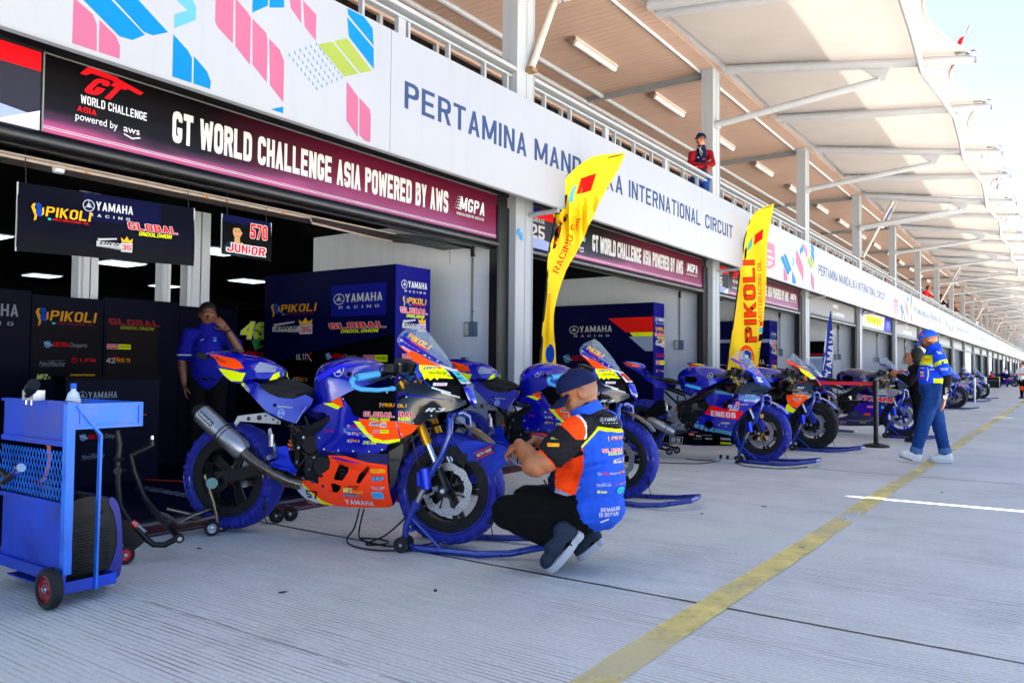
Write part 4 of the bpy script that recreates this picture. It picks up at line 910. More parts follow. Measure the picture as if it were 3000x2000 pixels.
# ================================================================ motorcycles
def tps(pts):
    P_ = np.array(pts, float); n = len(P_); X = P_[:, :2]
    D = np.linalg.norm(X[:, None]-X[None], axis=2); K = np.where(D > 0, D**2*np.log(D+1e-12), 0)+np.eye(n)*1e-4
    A = np.zeros((n+3, n+3)); A[:n, :n] = K; A[:n, n] = 1; A[:n, n+1:] = X; A[n, :n] = 1; A[n+1:, :n] = X.T
    s = np.linalg.solve(A, np.concatenate([P_[:, 2], [0, 0, 0]]))
    lo, hi = P_[:, 2].min(), P_[:, 2].max()
    def f(x, z):
        d = np.hypot(X[:, 0]-x, X[:, 1]-z); k = np.where(d > 0, d*d*np.log(d+1e-12), 0)
        return float(min(hi*1.08, max(lo*.8, k@s[:n]+s[n]+s[n+1]*x+s[n+2]*z)))
    return f
def catmull(pts, n=4, closed=True, keep=()):
    out = []; N = len(pts); idx = []
    for i in range(N if closed else N-1):
        p0, p1, p2, p3 = (pts[(i-1) % N], pts[i], pts[(i+1) % N], pts[(i+2) % N])
        if not closed: p0 = pts[max(i-1, 0)]; p3 = pts[min(i+2, N-1)]
        if i in keep: p0 = p1
        if (i+1) % N in keep: p3 = p2
        for k in range(n):
            t = k/n; out.append(tuple(.5*((2*p1[j])+(-p0[j]+p2[j])*t+(2*p0[j]-5*p1[j]+4*p2[j]-p3[j])*t*t+(-p0[j]+3*p1[j]-3*p2[j]+p3[j])*t**3) for j in (0, 1))); idx.append(i)
    return out, idx
def segd(p, a, b):
    ax, ay = a; bx, by = b; dx, dy = bx-ax, by-ay; L = dx*dx+dy*dy
    t = 0 if L == 0 else max(0, min(1, ((p[0]-ax)*dx+(p[1]-ay)*dy)/L)); return math.hypot(p[0]-ax-t*dx, p[1]-ay-t*dy)
class Body:
    """a body panel: side outline + half width; rim = outline segments where the two sides meet"""
    def __init__(s, outline, W, rim=None, D=.06, g=.025, smooth=0, keep=(), off=0.0, pw=.5):
        s.W = W if callable(W) else (lambda x, z, c=W: c)
        if smooth: s.o, idx = catmull(outline, smooth, True, keep)
        else: s.o = list(outline); idx = list(range(len(outline)))
        rm = set(range(len(outline))) if rim == 'all' else set(rim or [])
        n = len(s.o); s.rim = [(s.o[i], s.o[(i+1) % n]) for i in range(n) if idx[i] in rm]; s.D = D; s.g = g; s.off = off; s.pw = pw
    def w(s, x, z):
        v = s.W(x, z)+s.off
        if s.rim:
            d = min(segd((x, z), a, b) for a, b in s.rim); q = 1-min(d/s.D, 1); v *= max(0.0, 1-q*q)**s.pw
        return v
    def mesh(s, mb, m, t=.005, sides=(-1, 1)):
        tri = tessellate_polygon([[Vector((x, y, 0)) for x, y in s.o]]); v, f = clip_grid(s.o, [tuple(q) for q in tri], s.g)
        # edge use to find border
        cnt = {}
        for q in f:
            for i in range(len(q)): e = (q[i], q[(i+1) % len(q)]); k = (min(e), max(e)); cnt.setdefault(k, []).append(e)
        bd = [e[0] for k, e in cnt.items() if len(e) == 1]
        W_ = [s.w(x, z) for x, z in v]; n = len(v)
        for sg in sides:
            mb.add([(x, sg*w_, z) for (x, z), w_ in zip(v, W_)], [q if sg > 0 else tuple(reversed(q)) for q in f], m)
            if t:
                mb.add([(x, sg*max(0, w_-t), z) for (x, z), w_ in zip(v, W_)], [tuple(reversed(q)) if sg > 0 else q for q in f], m)
                vs = [(x, sg*w_, z) for (x, z), w_ in zip(v, W_)]+[(x, sg*max(0, w_-t), z) for (x, z), w_ in zip(v, W_)]
                mb.add(vs, [(a, b, n+b, n+a) for a, b in bd if W_[a] > t or W_[b] > t], m)
        return mb
    def build(s, name, m, parent, t=.005, smooth=50): 
        if s.rim: mb = MB(); s.mesh(mb, m, t); mb.keepn = True; return mb.build(name, None, parent, smooth)
        for sg in (-1, 1): mb = MB(); s.mesh(mb, m, t, (sg,)); mb.keepn = True; o = mb.build(name, None, parent, smooth)
        return o
    def fn(s, sg=-1, e=.0014): return lambda u, v, h: (u, sg*(s.w(u, v)+e+h), v)
def wheel(t, cx, cz, w, warmer=None, rim='black_metal', disc=True, caliper=True, tyre_w=.11, carrier='black_metal', spokes=5, R_=.312):
    c = (cx, 0, cz)
    b = MB(); b.lathe([(.215, -w*.42), (.25, -w*.47), (.285, -w*.46), (R_-.008, -w*.25), (R_, 0), (R_-.008, w*.25), (.285, w*.46), (.25, w*.47), (.215, w*.42)], c, (0, 1, 0), 44); ty = b.build('tyre', 'black_rubber', t)
    if warmer:
        rs = random.Random(int(cx*100)+3); ph = [rs.uniform(0, 6) for _ in range(6)]
        def wr(r, h, a, i):
            k = math.sin(a*46+ph[0])*.5+math.sin(a*71+ph[1])*.3+math.sin(a*23+ph[2])*.4
            d = .0034*k*(1.6 if i in (1, 2, 6, 7) else .7)
            return r+(d if i not in (0, 8) else d*.6), h*(1+.09*k)
        b = MB(); b.lathe([(.238, -w*.50), (.256, -w*.59), (.292, -w*.60), (R_+.006, -w*.36), (R_+.012, 0), (R_+.006, w*.36), (.292, w*.60), (.256, w*.59), (.238, w*.50)], c, (0, 1, 0), 150, fn=wr); ow = b.build('tyre_warmer', warmer, t, 60)
        b = MB()
        for s_ in (-1, 1): b.tube([(cx+.252*math.cos(q_*PI/36), s_*w*.585, cz+.252*math.sin(q_*PI/36)) for q_ in range(72)], .0022, 5, closed=True); b.tube([(cx+.289*math.cos(q_*PI/36), s_*w*.605, cz+.289*math.sin(q_*PI/36)) for q_ in range(72)], .0018, 5, closed=True)
        b.build('seam', 'dblue_paint' if warmer == 'blue_cloth' else 'black_rubber', ow)['kind'] = 'stuff'
        b = MB(); b.box(-.012, .012, -.002, .002, -.05, .03); b.tube([(0, -.003, -.04), (.01, -.01, -.09), (.02, .0, -.13)], .003, 5); so = b.build('strap', 'black_cloth', ow); so.location = (cx+R_*.85, -w*.55, cz-R_*.42)
        b = MB()
        for s_ in (-1, 1): b.lathe([(.240, s_*w*.50), (.22, s_*w*.54), (.195, s_*w*.5), (.18, s_*w*.44)], c, (0, 1, 0), 60)
        b.build('warmer_lining', 'black_cloth', t)
    b = MB(); b.lathe([(.215, -w*.42), (.205, -w*.44), (.19, -w*.36), (.185, 0), (.19, w*.36), (.205, w*.44), (.215, w*.42)], c, (0, 1, 0), 40)
    b.cyl((cx, -.06, cz), (cx, .06, cz), .036, m=None)
    for k in range(spokes*2):
        a = 2*PI*(k//2)/spokes+(.12 if k % 2 else -.12); d = (math.cos(a), math.sin(a)); b.beam((cx+d[0]*.03, 0, cz+d[1]*.03), (cx+d[0]*.19, 0, cz+d[1]*.19), .03, .018, up=(0, 1, 0))
    b.build('rim', rim, t)
    for s_ in ((-1, 1) if disc == 2 else (-1,) if disc else ()):
        y = s_*(.062 if cx > .7 else .05); r0 = .146 if cx > .7 else .11; b = MB(); n = 84
        ro = lambda a: r0+.0035*math.sin(a*10); prof = []
        vs = []; fs = []
        for i in range(n):
            a = 2*PI*i/n; ca, sa = math.cos(a), math.sin(a)
            for r, yy in ((ro(a), y-.0025), (ro(a), y+.0025), (r0-.042+.003*math.sin(a*10), y+.0025), (r0-.042+.003*math.sin(a*10), y-.0025)): vs.append((cx+r*ca, yy, cz+r*sa))
        for i in range(n):
            j = (i+1) % n
            for k in range(4): fs.append((i*4+k, i*4+(k+1) % 4, j*4+(k+1) % 4, j*4+k))
        b.add(vs, fs); d_ = b.build('brake_disc', 'alloy', t)
        b = MB()
        for i in range(30):
            for j in range(2):
                a = 2*PI*(i+.5*j)/30; r = r0-.012-.015*j; q_ = y-.0028 if s_ < 0 else y+.0028
                b.lathe([(.0, -.0003), (.0042, -.0003)], (cx+r*math.cos(a), q_, cz+r*math.sin(a)), (0, -1, 0), 6)
        o = b.build('disc_holes', 'trim_dark', d_); o['kind'] = 'stuff'
        b = MB()
        for i in range(8):
            a = 2*PI*i/8+.2; b.beam((cx+.03*math.cos(a), y, cz+.03*math.sin(a)), (cx+(r0-.04)*math.cos(a+.25), y, cz+(r0-.04)*math.sin(a+.25)), .006, .014, up=(0, 1, 0)); b.cyl((cx+(r0-.041)*math.cos(a+.25), y-.005, cz+(r0-.041)*math.sin(a+.25)), (cx+(r0-.041)*math.cos(a+.25), y+.005, cz+(r0-.041)*math.sin(a+.25)), .008, seg=8)
        b.lathe([(.028, -.006), (.045, -.006), (.045, .006), (.028, .006)], (cx, y, cz), (0, 1, 0), 20); b.build('disc_carrier', carrier, t)
    b = MB(); b.cyl((cx, -.12, cz), (cx, .12, cz), .014); b.lathe([(.0, -.0), (.02, 0), (.02, .012), (.012, .02), (.0, .02)], (cx, -.115, cz), (0, -1, 0), 12); b.build('axle', 'chrome', t)
    if caliper:
        for s_ in ((-1, 1) if disc == 2 else (-1,)):
            b = MB(); ax_, az_ = cx-.125, cz+.035; y = s_*.075
            b.obox((ax_, y, az_), .05, .05, .13, Matrix.Rotation(-.3, 3, 'Y')); b.obox((ax_-.01, y+s_*.012, az_+.035), .035, .04, .035, Matrix.Rotation(-.3, 3, 'Y')); b.build('caliper', 'black_metal', t)
            b = MB()
            for q_ in (.03, -.03): b.cyl((ax_+.006, y+s_*.024, az_+q_), (ax_+.006, y+s_*.034, az_+q_), .012, seg=12)
            b.build('caliper_piston', 'chrome', t)
def mech(t, kind, o):
    """frame, engine, forks, controls common to all bikes"""
    cx, cz = 1.382, .292
    top = (1.125, .885)
    d = ((top[0]-cx), (top[1]-cz)); P_ = lambda k, y: (cx+d[0]*k+.02*(1-k), y, cz+d[1]*k)
    for s_ in (-1, 1):
        y = s_*.105
        b = MB(); b.cyl(P_(.42, y), P_(.995, y), .027, seg=16); b.cyl(P_(.415, y), P_(.45, y), .030, seg=16); b.build('fork_tube', 'gold_metal', t)
        b = MB(); b.cyl(P_(.13, y), P_(.42, y), .0205, seg=16); b.build('fork_slider', 'chrome', t)
        b = MB(); b.cyl(P_(.0, y), P_(.2, y), .027, .024, 16); b.obox((cx, y, cz), .05, .05, .06); b.obox((cx-.055, y*.85, cz+.05), .08, .022, .05, Matrix.Rotation(-.4, 3, 'Y')); b.build('fork_foot', 'black_metal', t)
    b = MB()
    for k, m_ in ((.94, .03), (.66, .04)):
        q0 = P_(k, -.13); q1 = P_(k, .13); b.beam(q0, q1, .07, m_)
    b.build('triple_clamp', 'black_metal' if kind == 'a' else 'alloy', t)
    for s_ in (-1, 1):
        b = MB(); b.tube([(1.10, s_*.13, .925), (1.06, s_*.20, .925), (.975, s_*.345, .905)], .013, 8); b.build('handlebar', 'black_metal', t)
        b = MB(); b.tube([(1.045, s_*.235, .921), (.975, s_*.352, .903)], .021, 12); b.build('grip', 'grip' if o.get('guard') else 'black_rubber', t)
        b = MB(); b.tube([(1.10, s_*.20, .915), (1.09, s_*.26, .90), (1.045, s_*.345, .88)], [.009, .008, .006], 6); b.build('lever', 'black_metal', t)
        if o.get('guard'):
            b = MB(); b.tube([(.968, s_*.362, .902), (.955, s_*.372, .885), (.965, s_*.375, .858), (1.01, s_*.37, .842), (1.09, s_*.345, .838), (1.15, s_*.31, .845)], [.016, .016, .014, .013, .012, .011], 8); b.ell((1.158, s_*.305, .847), .022, .012, .014, 8, 6); b.build('lever_guard', 'grip', t)
    b = MB(); rs = random.Random(4)
    b.obox((1.09, -.165, .955), .06, .07, .045); b.cyl((1.12, -.12, .93), (1.12, -.12, .985), .022, seg=12); b.obox((1.12, 0, .97), .12, .14, .05, Matrix.Rotation(.3, 3, 'Y')); b.obox((1.05, .16, .95), .05, .07, .04); b.lathe([(.034, -.02), (.04, -.01), (.04, .01), (.034, .02)], (1.07, -.19, .935), (.45, -.8, 0), 16)
    b.build('controls', 'black_plastic', t)
    b = MB()
    for i in range(7):
        y0 = rs.uniform(-.16, .16); b.tube([(1.1+rs.uniform(-.03, .03), y0, .95), (1.2+rs.uniform(-.03, .04), y0*.8+rs.uniform(-.05, .05), .95+rs.uniform(-.1, .03)), (1.17+rs.uniform(-.05, .05), y0*.4, .80)], .0055, 5)
    b.tube([(1.10, -.16, .93), (1.2, -.19, .86), (1.19, -.13, .62), (1.23, -.12, .44), (1.27, -.09, .36)], .005, 6); b.build('hoses', 'cable', t)['kind'] = 'stuff'
    b = MB()
    for i in range(14): b.ell((1.06+rs.uniform(-.02, .12), -.02-rs.uniform(0, .16), .90+rs.uniform(0, .08)), .008, .008, .006, 6, 4)
    b.build('bolts', 'chrome', t)['kind'] = 'stuff'
    # frame, engine
    b = MB(); b.tube([(1.12, -.05, .84), (.95, -.14, .76), (.72, -.145, .66), (.52, -.14, .56), (.50, -.13, .40)], [.035, .04, .04, .035, .03], 8); b.tube([(1.12, .05, .84), (.95, .14, .76), (.72, .145, .66), (.52, .14, .56), (.50, .13, .40)], [.035, .04, .04, .035, .03], 8)
    b.tube([(.55, -.12, .68), (.3, -.1, .76), (.0, -.05, .90)], .016, 6); b.tube([(.55, .12, .68), (.3, .1, .76), (.0, .05, .90)], .016, 6); b.tube([(.54, -.12, .52), (.3, -.1, .72)], .014, 6); b.build('frame', 'black_metal', t)
    b = MB(); b.box(.56, .98, -.15, .15, .30, .52); b.obox((.90, 0, .55), .2, .26, .22, Matrix.Rotation(.5, 3, 'Y')); b.box(.50, .62, -.12, .12, .36, .62); b.box(.62, 1.0, -.10, .10, .20, .32); b.build('engine', 'black_metal', t)
    b = MB(); b.lathe([(0, .0), (.055, .0), (.07, -.012), (.072, -.03)], (.69, -.185, .40), (0, -1, 0), 24); b.lathe([(0, .0), (.05, .0), (.062, -.012), (.064, -.04)], (.60, -.165, .52), (0, -1, 0), 24); b.build('engine_cover', 'black_plastic', t)
    b = MB()
    for x, z in ((.52, .42), (.56, .33), (.53, .50), (.60, .38), (.63, .45), (.56, .56), (.62, .31), (.47, .49), (.66, .50), (.51, .35)): b.cyl((x, -.158, z), (x, -.172, z), .0085, seg=8)
    b.build('engine_bolts', 'chrome', t)['kind'] = 'stuff'
    b = MB(); rs = random.Random(8)
    for i in range(9): b.tube([(.50+rs.uniform(-.05, .1), -.12-rs.uniform(0, .04), .62+rs.uniform(-.05, .06)), (.56+rs.uniform(-.1, .1), -.15, .52+rs.uniform(-.1, .1)), (.52+rs.uniform(-.1, .15), -.14, .40+rs.uniform(-.1, .1))], .005+.003*(i % 2), 5)
    b.build('engine_hoses', 'cable', t)['kind'] = 'stuff'
    b = MB(); b.tube([(.50, 0, .62), (.43, 0, .43)], .02, 10); b.build('shock_body', 'black_metal', t)
    b = MB(); pts = [(.505-.06*k/40+.034*math.cos(k*.95), -.10+.034*math.sin(k*.95), .61-.13*k/40) for k in range(41)]; b.tube(pts, .0065, 6); b.build('shock_spring', mat('orange_spring', '#e06a10', .35), t)
    b = MB(); b.beam((.50, -.10, .42), (.0, -.115, .30), .035, .07); b.beam((.50, .10, .42), (.0, .115, .30), .035, .07); b.beam((.42, -.12, .42), (.42, .12, .42), .08, .06); b.obox((.0, -.115, .30), .1, .04, .07); b.obox((.0, .115, .30), .1, .04, .07); b.build('swingarm', 'black_metal' if kind == 'a' else 'black_metal', t)
    b = MB(); b.lathe([(.02, -.004), (.085, -.004), (.09, 0), (.085, .004), (.02, .004)], (0, .08, .30), (0, 1, 0), 30); b.build('sprocket', 'alloy', t)
    rc = 'blue_anod' if kind == 'a' else 'alloy'
    b = MB(); b.prism([(.40, .50), (.46, .51), (.49, .42), (.53, .37), (.50, .35), (.44, .385), (.36, .39), (.35, .41), (.41, .43)], lambda u, v, h: (u, h, v), -.185, -.172); b.cyl((.40, -.18, .455), (.40, -.26, .45), .012, seg=8); b.tube([(.37, -.19, .40), (.44, -.21, .385), (.50, -.20, .375)], .009, 6); b.build('rearset', rc, t)
    b = MB(); b.cyl((.40, -.2, .455), (.40, -.27, .45), .014, seg=8); b.tube([(.335, -.15, .52), (.33, -.15, .60), (.37, -.15, .46)], .009, 6); b.cyl((.345, -.155, .50), (.345, -.155, .57), .016, seg=10); b.build('footpeg', 'alloy', t)
    b = MB(); b.box(1.05, 1.09, -.15, .15, .34, .66); b.build('radiator', 'black_metal', t)
    # front brake line and fender
    b = MB(); b.lathe([(.352, -.058), (.362, -.03), (.366, 0), (.362, .03), (.352, .058)], (cx, 0, cz), (0, 1, 0), 34, arc=R(100), a0=R(-92)); o_ = b.build('front_fender', o.get('fender', 'black_paint'), t)
def dec(t, body, items, name='sticker', both=False, g=.02, e=.0016):
    b = MB(); art(b, items, body.fn(-1, e), g=g, eps=.00025)
    if both:
        b2 = MB(); art(b2, items, body.fn(1, e), g=g, eps=.00025); b.add(b2.v, [tuple(reversed(f)) for f in b2.f]); n = len(b2.f); base = len(b.m)-n
        for i in range(n): b.m[base+i] = b.mi(b2.mats[b2.m[i]])
    b.keepn = False; return b.build(name, None, t, 0)
def bike_a(loc, th, sc, lab, group, num='57', color='cyan', warm='blue_cloth', o=None):
    """smaller faired race bike"""
    o = dict(guard=True, fender='black_paint'); t = thing('race_motorcycle', lab, 'motorcycle', (loc[0], loc[1], .035), th, group, sc)
    wheel(t, 1.382, .292, .105, warm, 'black_metal', 1, True, .11, 'black_metal' if num == '57' else 'gold_metal', R_=.300)
    wheel(t, 0.0, .30, .15, warm, 'black_metal', 0, False, .15, R_=.305)
    mech(t, 'a', o)
    # tank
    tank = Body([(.533, .79), (.530, .84), (.536, .896), (.555, .940), (.598, .978), (.66, 1.002), (.745, 1.016), (.845, 1.013), (.953, .985), (1.015, .948), (1.02, .91), (.985, .88), (.93, .855), (.85, .825), (.775, .79), (.70, .762), (.62, .745), (.56, .76)], tps([(.55, .85, .10), (.6, .78, .12), (.75, .82, .155), (.9, .88, .165), (1.0, .93, .12), (.75, .93, .15), (.65, .96, .14), (.85, .98, .14)]), rim=list(range(0, 10))+[17], D=.13, smooth=3)
    tank.build('tank', 'blue_paint', t)
    dec(t, tank, at(fork_mark('white'), .757, .935, .062)+[CI(x, .918-.002*i, .0135, 'black') for i, x in enumerate((.827, .872, .915, .955))]+[P([(.60, .9), (.75, .975), (.9, .975), (.78, .955), (.62, .87)], '#2a2ad0')], 'tank_marks')
    # seat rail fairing
    rail_ = Body([(.015, .863), (.07, .855), (.126, .829), (.18, .785), (.229, .747), (.28, .705), (.331, .679), (.411, .655), (.504, .634), (.537, .688), (.59, .745), (.60, .775), (.545, .80), (.467, .774), (.368, .779), (.288, .805), (.227, .857), (.165, .875), (.08, .885)], tps([(.05, .87, .07), (.2, .82, .11), (.35, .72, .13), (.5, .67, .15), (.55, .75, .14), (.3, .79, .12)]))
    rail_.build('seat_fairing', 'blue_paint', t)
    dec(t, rail_, [T('ROB1', .105, .838, .022, 'white', w=.06, b=.02, rot=-.62), P([(.09, .857), (.11, .862), (.118, .842), (.1, .84)], 'yellow'), T('RacePerformance', .37, .722, .014, 'white', w=.10, rot=-.02), CI(.395, .69, .024, '#3a6ac8'), RG(.395, .69, .024, .003, 'white'), T('OTO', .378, .684, .012, 'white', w=.034), CI(.345, .735, .010, 'black'), LN((.505, .64), (.56, .735), .003, 'offwhite')])
    seat = Body([(.218, .868), (.25, .884), (.294, .889), (.374, .883), (.453, .862), (.513, .836), (.535, .81), (.50, .79), (.44, .776), (.376, .78), (.31, .80), (.25, .835)], tps([(.25, .86, .10), (.4, .83, .12), (.52, .81, .07)]), rim=list(range(0, 7)), D=.05, smooth=2)
    seat.build('seat', 'seat', t)
    # tail
    tail = Body([(-.254, 1.031), (-.185, 1.040), (-.124, 1.047), (-.029, 1.046), (.069, 1.030), (.142, 1.018), (.225, .998), (.282, .966), (.318, .940), (.321, .900), (.287, .885), (.206, .886), (.145, .874), (.10, .864), (.042, .866), (-.011, .899), (-.064, .944), (-.13, .985), (-.19, 1.012)], tps([(-.25, 1.03, .02), (-.1, 1.0, .07), (0, .95, .10), (.1, .9, .12), (.25, .92, .11), (.3, .93, .10), (.1, 1.0, .10)]), rim=list(range(18))[:9]+[17, 18], D=.07, smooth=2)
    tail.build('tail_cowl', 'blue_paint', t)
    tail_l = [P([(-.175, 1.030), (-.07, 1.020), (.039, 1.002), (.091, .981), (.130, .945), (.061, .939), (.02, .946), (-.043, .955), (-.10, .99)], 'orange'), P([(-.06, .943), (-.011, .939), (.067, .929), (.098, .920), (.144, .919), (.125, .868), (.05, .869), (-.006, .901)], 'yellow'), P([(-.10, 1.003), (-.02, .985), (-.02, .989), (-.10, 1.008)], 'black'), P([(-.07, .985), (.0, .972), (.0, .975), (-.07, .99)], 'black'), P([(.205, .985), (.298, .956), (.306, .925), (.215, .922), (.195, .94)], '#8890a4'), P([(.300, .91), (.318, .93), (.318, .885), (.29, .875)], 'yellow')]
    dec(t, tail, tail_l, 'tail_livery', both=True, e=.0025)
    b = MB(); b.obox((-.235, 0, 1.018), .07, .045, .03, Matrix.Rotation(.25, 3, 'Y')); b.box(-.02, .03, -.03, .03, 1.045, 1.06); b.build('tail_lamp', 'black_plastic', t)
    # main side fairing
    Wm = tps([(.62, .60, .15), (.66, .70, .15), (.8, .72, .19), (.9, .75, .19), (.7, .52, .19), (.85, .60, .235), (.85, .5, .22), (1.0, .62, .255), (1.1, .66, .25), (1.0, .52, .245), (1.15, .58, .23), (1.2, .64, .22), (1.268, .647, .19), (.9, .83, .16), (1.12, .83, .20), (1.23, .875, .19), (1.28, .87, .185), (1.3, .80, .20), (1.2, .76, .215), (1.4, .76, .135), (1.486, .778, .055), (1.49, .76, .055), (1.36, .83, .17), (1.43, .73, .11), (1.37, .71, .15), (.79, .80, .15), (1.0, .78, .19)])
    mid = Body([(.617, .591), (.640, .62), (.66, .645), (.706, .678), (.69, .697), (.63, .702), (.575, .712), (.614, .744), (.70, .757), (.785, .79), (.90, .833), (1.0, .842), (1.137, .834), (1.155, .673), (1.174, .574), (1.106, .541), (1.092, .513), (1.041, .494), (.833, .489), (.70, .487), (.655, .495), (.638, .524)], Wm)
    mid.build('side_fairing', 'blue_paint', t)
    front = Body([(1.141, .834), (1.19, .85), (1.233, .879), (1.283, .873), (1.36, .835), (1.486, .782), (1.491, .761), (1.434, .730), (1.368, .712), (1.312, .679), (1.268, .647), (1.178, .574), (1.159, .673)], Wm, off=.001)
    front.build('front_fairing', 'black_paint', t)
    L1 = [P([(.785, .792), (.90, .832), (1.0, .840), (1.135, .832), (1.155, .673), (1.15, .67), (.93, .684), (.885, .70), (.86, .735)], 'black'), P([(.895, .665), (.94, .662), (1.08, .566), (1.172, .576), (1.172, .562), (1.111, .548), (1.029, .555)], 'yellow'), P([(.925, .679), (1.152, .670), (1.172, .577), (1.08, .568), (1.035, .578), (1.0, .606)], 'orange'),
          P([(.658, .752), (.775, .722), (.80, .74), (.73, .757)], 'yellow'), P([(.715, .765), (.776, .795), (.815, .736), (.772, .744)], 'orange')]
    L1 += at(astra('white'), .86, .627, .115)+at(ultix('white'), .87, .590, .07)+at(nautic('white'), .965, .583, .065)+at(p4289(), .865, .548, .085)+at(ziear(), .965, .543, .085)+at(drs(), 1.005, .645, .10)+at(aspira(), 1.03, .608, .085)+at(lfn(), .70, .595, .07)
    L1 += at(global_(ol='white'), .955, .672, .19)+at(pikoli(), 1.045, .742, .095)
    dec(t, mid, L1, 'side_livery')
    L2 = [P([(1.160, .669), (1.266, .648), (1.24, .612), (1.178, .577)], 'orange'), LN((1.145, .83), (1.16, .67), .006, '#0b0b70')]+at([T('R3', 0, 0, .2, 'white', w=1, b=.05, sh=.3)], 1.300, .722, .10)+[P([(1.16, .812), (1.30, .80), (1.48, .776), (1.30, .806), (1.16, .822)], '#10109a')]
    L2 += [T('OLI', 1.155, .745, .017, 'gold', w=.05, b=.03), T('BAL', 1.165, .692, .03, 'red', w=.085, b=.05, ol='white', sh=-.1), T('MON', 1.165, .674, .018, 'yellow', w=.06, b=.03)]
    dec(t, front, L2, 'front_livery')
    b = MB()
    for x, z in ((.70, .50), (.80, .498), (.90, .500), (1.0, .503), (1.075, .515), (.80, .78), (.95, .828), (1.08, .822), (.66, .56)): b.ell((x, -mid.w(x, z)-.002, z), .0065, .004, .0065, 8, 5)
    for x, z in ((1.18, .60), (1.24, .66), (1.33, .70), (1.20, .80)): b.ell((x, -front.w(x, z)-.002, z), .0065, .004, .0065, 8, 5)
    b.build('fasteners', 'chrome', t)['kind'] = 'stuff'
    # belly pan with cut outs
    Wb = tps([(.75, .46, .21), (1.0, .44, .225), (1.09, .42, .205), (.9, .3, .20), (1.08, .3, .17), (.6, .3, .16), (.9, .175, .10), (1.06, .19, .10), (.6, .19, .11), (.5, .22, .09), (.75, .25, .165), (1.0, .25, .155), (.66, .36, .18)])
    band = Body([(.668, .489), (1.098, .492), (1.099, .428), (.991, .44), (.86, .473), (.745, .470), (.69, .46)], lambda x, z: Wb(x, z)-.004)
    band.build('fairing_band', 'dblue_paint', t)
    belly = Body([(.735, .468), (.85, .472), (.981, .442), (1.09, .43), (1.081, .205), (1.06, .182), (.894, .171), (.733, .176), (.651, .181), (.596, .188), (.545, .20), (.505, .225), (.47, .274), (.50, .300), (.532, .312), (.59, .317), (.66, .301), (.662, .354), (.697, .367), (.739, .391), (.750, .43)], Wb)
    belly.build('belly_pan', 'orange_paint', t)
    LB = [P([(.47, .274), (.505, .226), (.545, .202), (.60, .19), (.655, .184), (.62, .215), (.56, .27), (.525, .306), (.50, .298)], '#b9bcc8'), P([(.523, .303), (.545, .300), (.601, .248), (.66, .205), (.74, .179), (.655, .184), (.62, .215), (.56, .27)], 'yellow'), T(num, .555, .212, .048, 'black', w=.085, b=.05, rot=-.03),
          P([(.813, .424), (.872, .412), (.868, .385), (.826, .334), (.775, .334), (.77, .345)], 'black'), P([(.986, .424), (.996, .413), (.985, .39), (.931, .322), (.913, .328), (.930, .37)], 'black'), P([(.715, .273), (.753, .268), (.745, .308), (.768, .314), (.81, .300), (.80, .28), (.779, .262), (.76, .262)], 'black'),
          RG(.83, .375, .024, .005, 'dgrey'), CI(.688, .292, .010, 'dblue_paint'), CI(.83, .375, .008, 'dgrey')]
    for k in range(6): LB.append(P([(.76+.01*k, .462-.007*k), (1.08, .412-.012*k), (1.08, .4135-.012*k), (.76+.01*k, .4645-.007*k)], '#b02a10'))
    LB += [P([(.75, .455), (.8, .462), (.97, .432), (1.0, .43), (.9, .437)], '#2a1a9a')]
    LB += at(pirelli(), 1.0, .385, .078)+[T('SRP', 1.0, .340, .024, 'sky', w=.07, b=.04, sh=.25, ol='black')]+at(wings(), .985, .285, .085)+[T('PRIVATER', .855, .298, .010, 'black', w=.065, b=.02), T('RACING', .86, .287, .007, 'black', w=.05)]+at(mfz(), .82, .266, .12)+[T('DYNAVOLT', .815, .240, .016, 'sky', w=.10, b=.03, ol='black', sh=.15), RC(.985, .235, 1.05, .275, 'sky'), T('DOD', .995, .246, .018, 'dgrey', w=.045, b=-.01), T('YAMAHA', .812, .192, .030, 'white', w=.165, b=.045, rot=-.02)]
    dec(t, belly, LB, 'belly_livery')
    bf = Body([(1.078, .43), (1.10, .46), (1.143, .488), (1.125, .36), (1.097, .233), (1.082, .195), (1.059, .183)], tps([(1.08, .42, .19), (1.14, .48, .12), (1.09, .2, .085), (1.06, .19, .10), (1.1, .3, .13)]))
    bf.build('belly_front', 'dblue_paint', t)
    rd = Body([(1.099, .501), (1.168, .545), (1.166, .49), (1.14, .40), (1.112, .307), (1.096, .305)], tps([(1.1, .5, .205), (1.17, .54, .17), (1.1, .3, .17), (1.14, .4, .17)]))
    rd.build('radiator_guard', mat('carbon_panel', '#17181a', .35, var=.1, scale=60), t)
    dec(t, rd, [T('HUNTER', 1.103, .448, .016, 'black', w=.05, b=.02)])
    # nose cowl, prong, screen
    Wn = tps([(1.118, 1.112, .155), (1.14, 1.09, .17), (1.185, 1.04, .18), (1.25, .98, .19), (1.24, .93, .205), (1.262, .894, .20), (1.30, .89, .195), (1.36, .835, .17), (1.483, .777, .06), (1.30, 1.03, .15), (1.35, .97, .14), (1.42, .90, .12), (1.47, .86, .07), (1.38, .88, .15), (1.45, .8, .1)])
    nose = Body([(1.114, 1.114), (1.132, 1.085), (1.185, 1.04), (1.252, .979), (1.243, .94), (1.262, .894), (1.292, .888), (1.36, .834), (1.42, .804), (1.483, .779), (1.486, .833), (1.474, .882), (1.43, .925), (1.392, .958), (1.34, .985), (1.244, 1.046), (1.16, 1.095)], Wn, rim=[9, 10, 11, 12], D=.12)
    nose.build('nose_cowl', 'blue_paint', t)
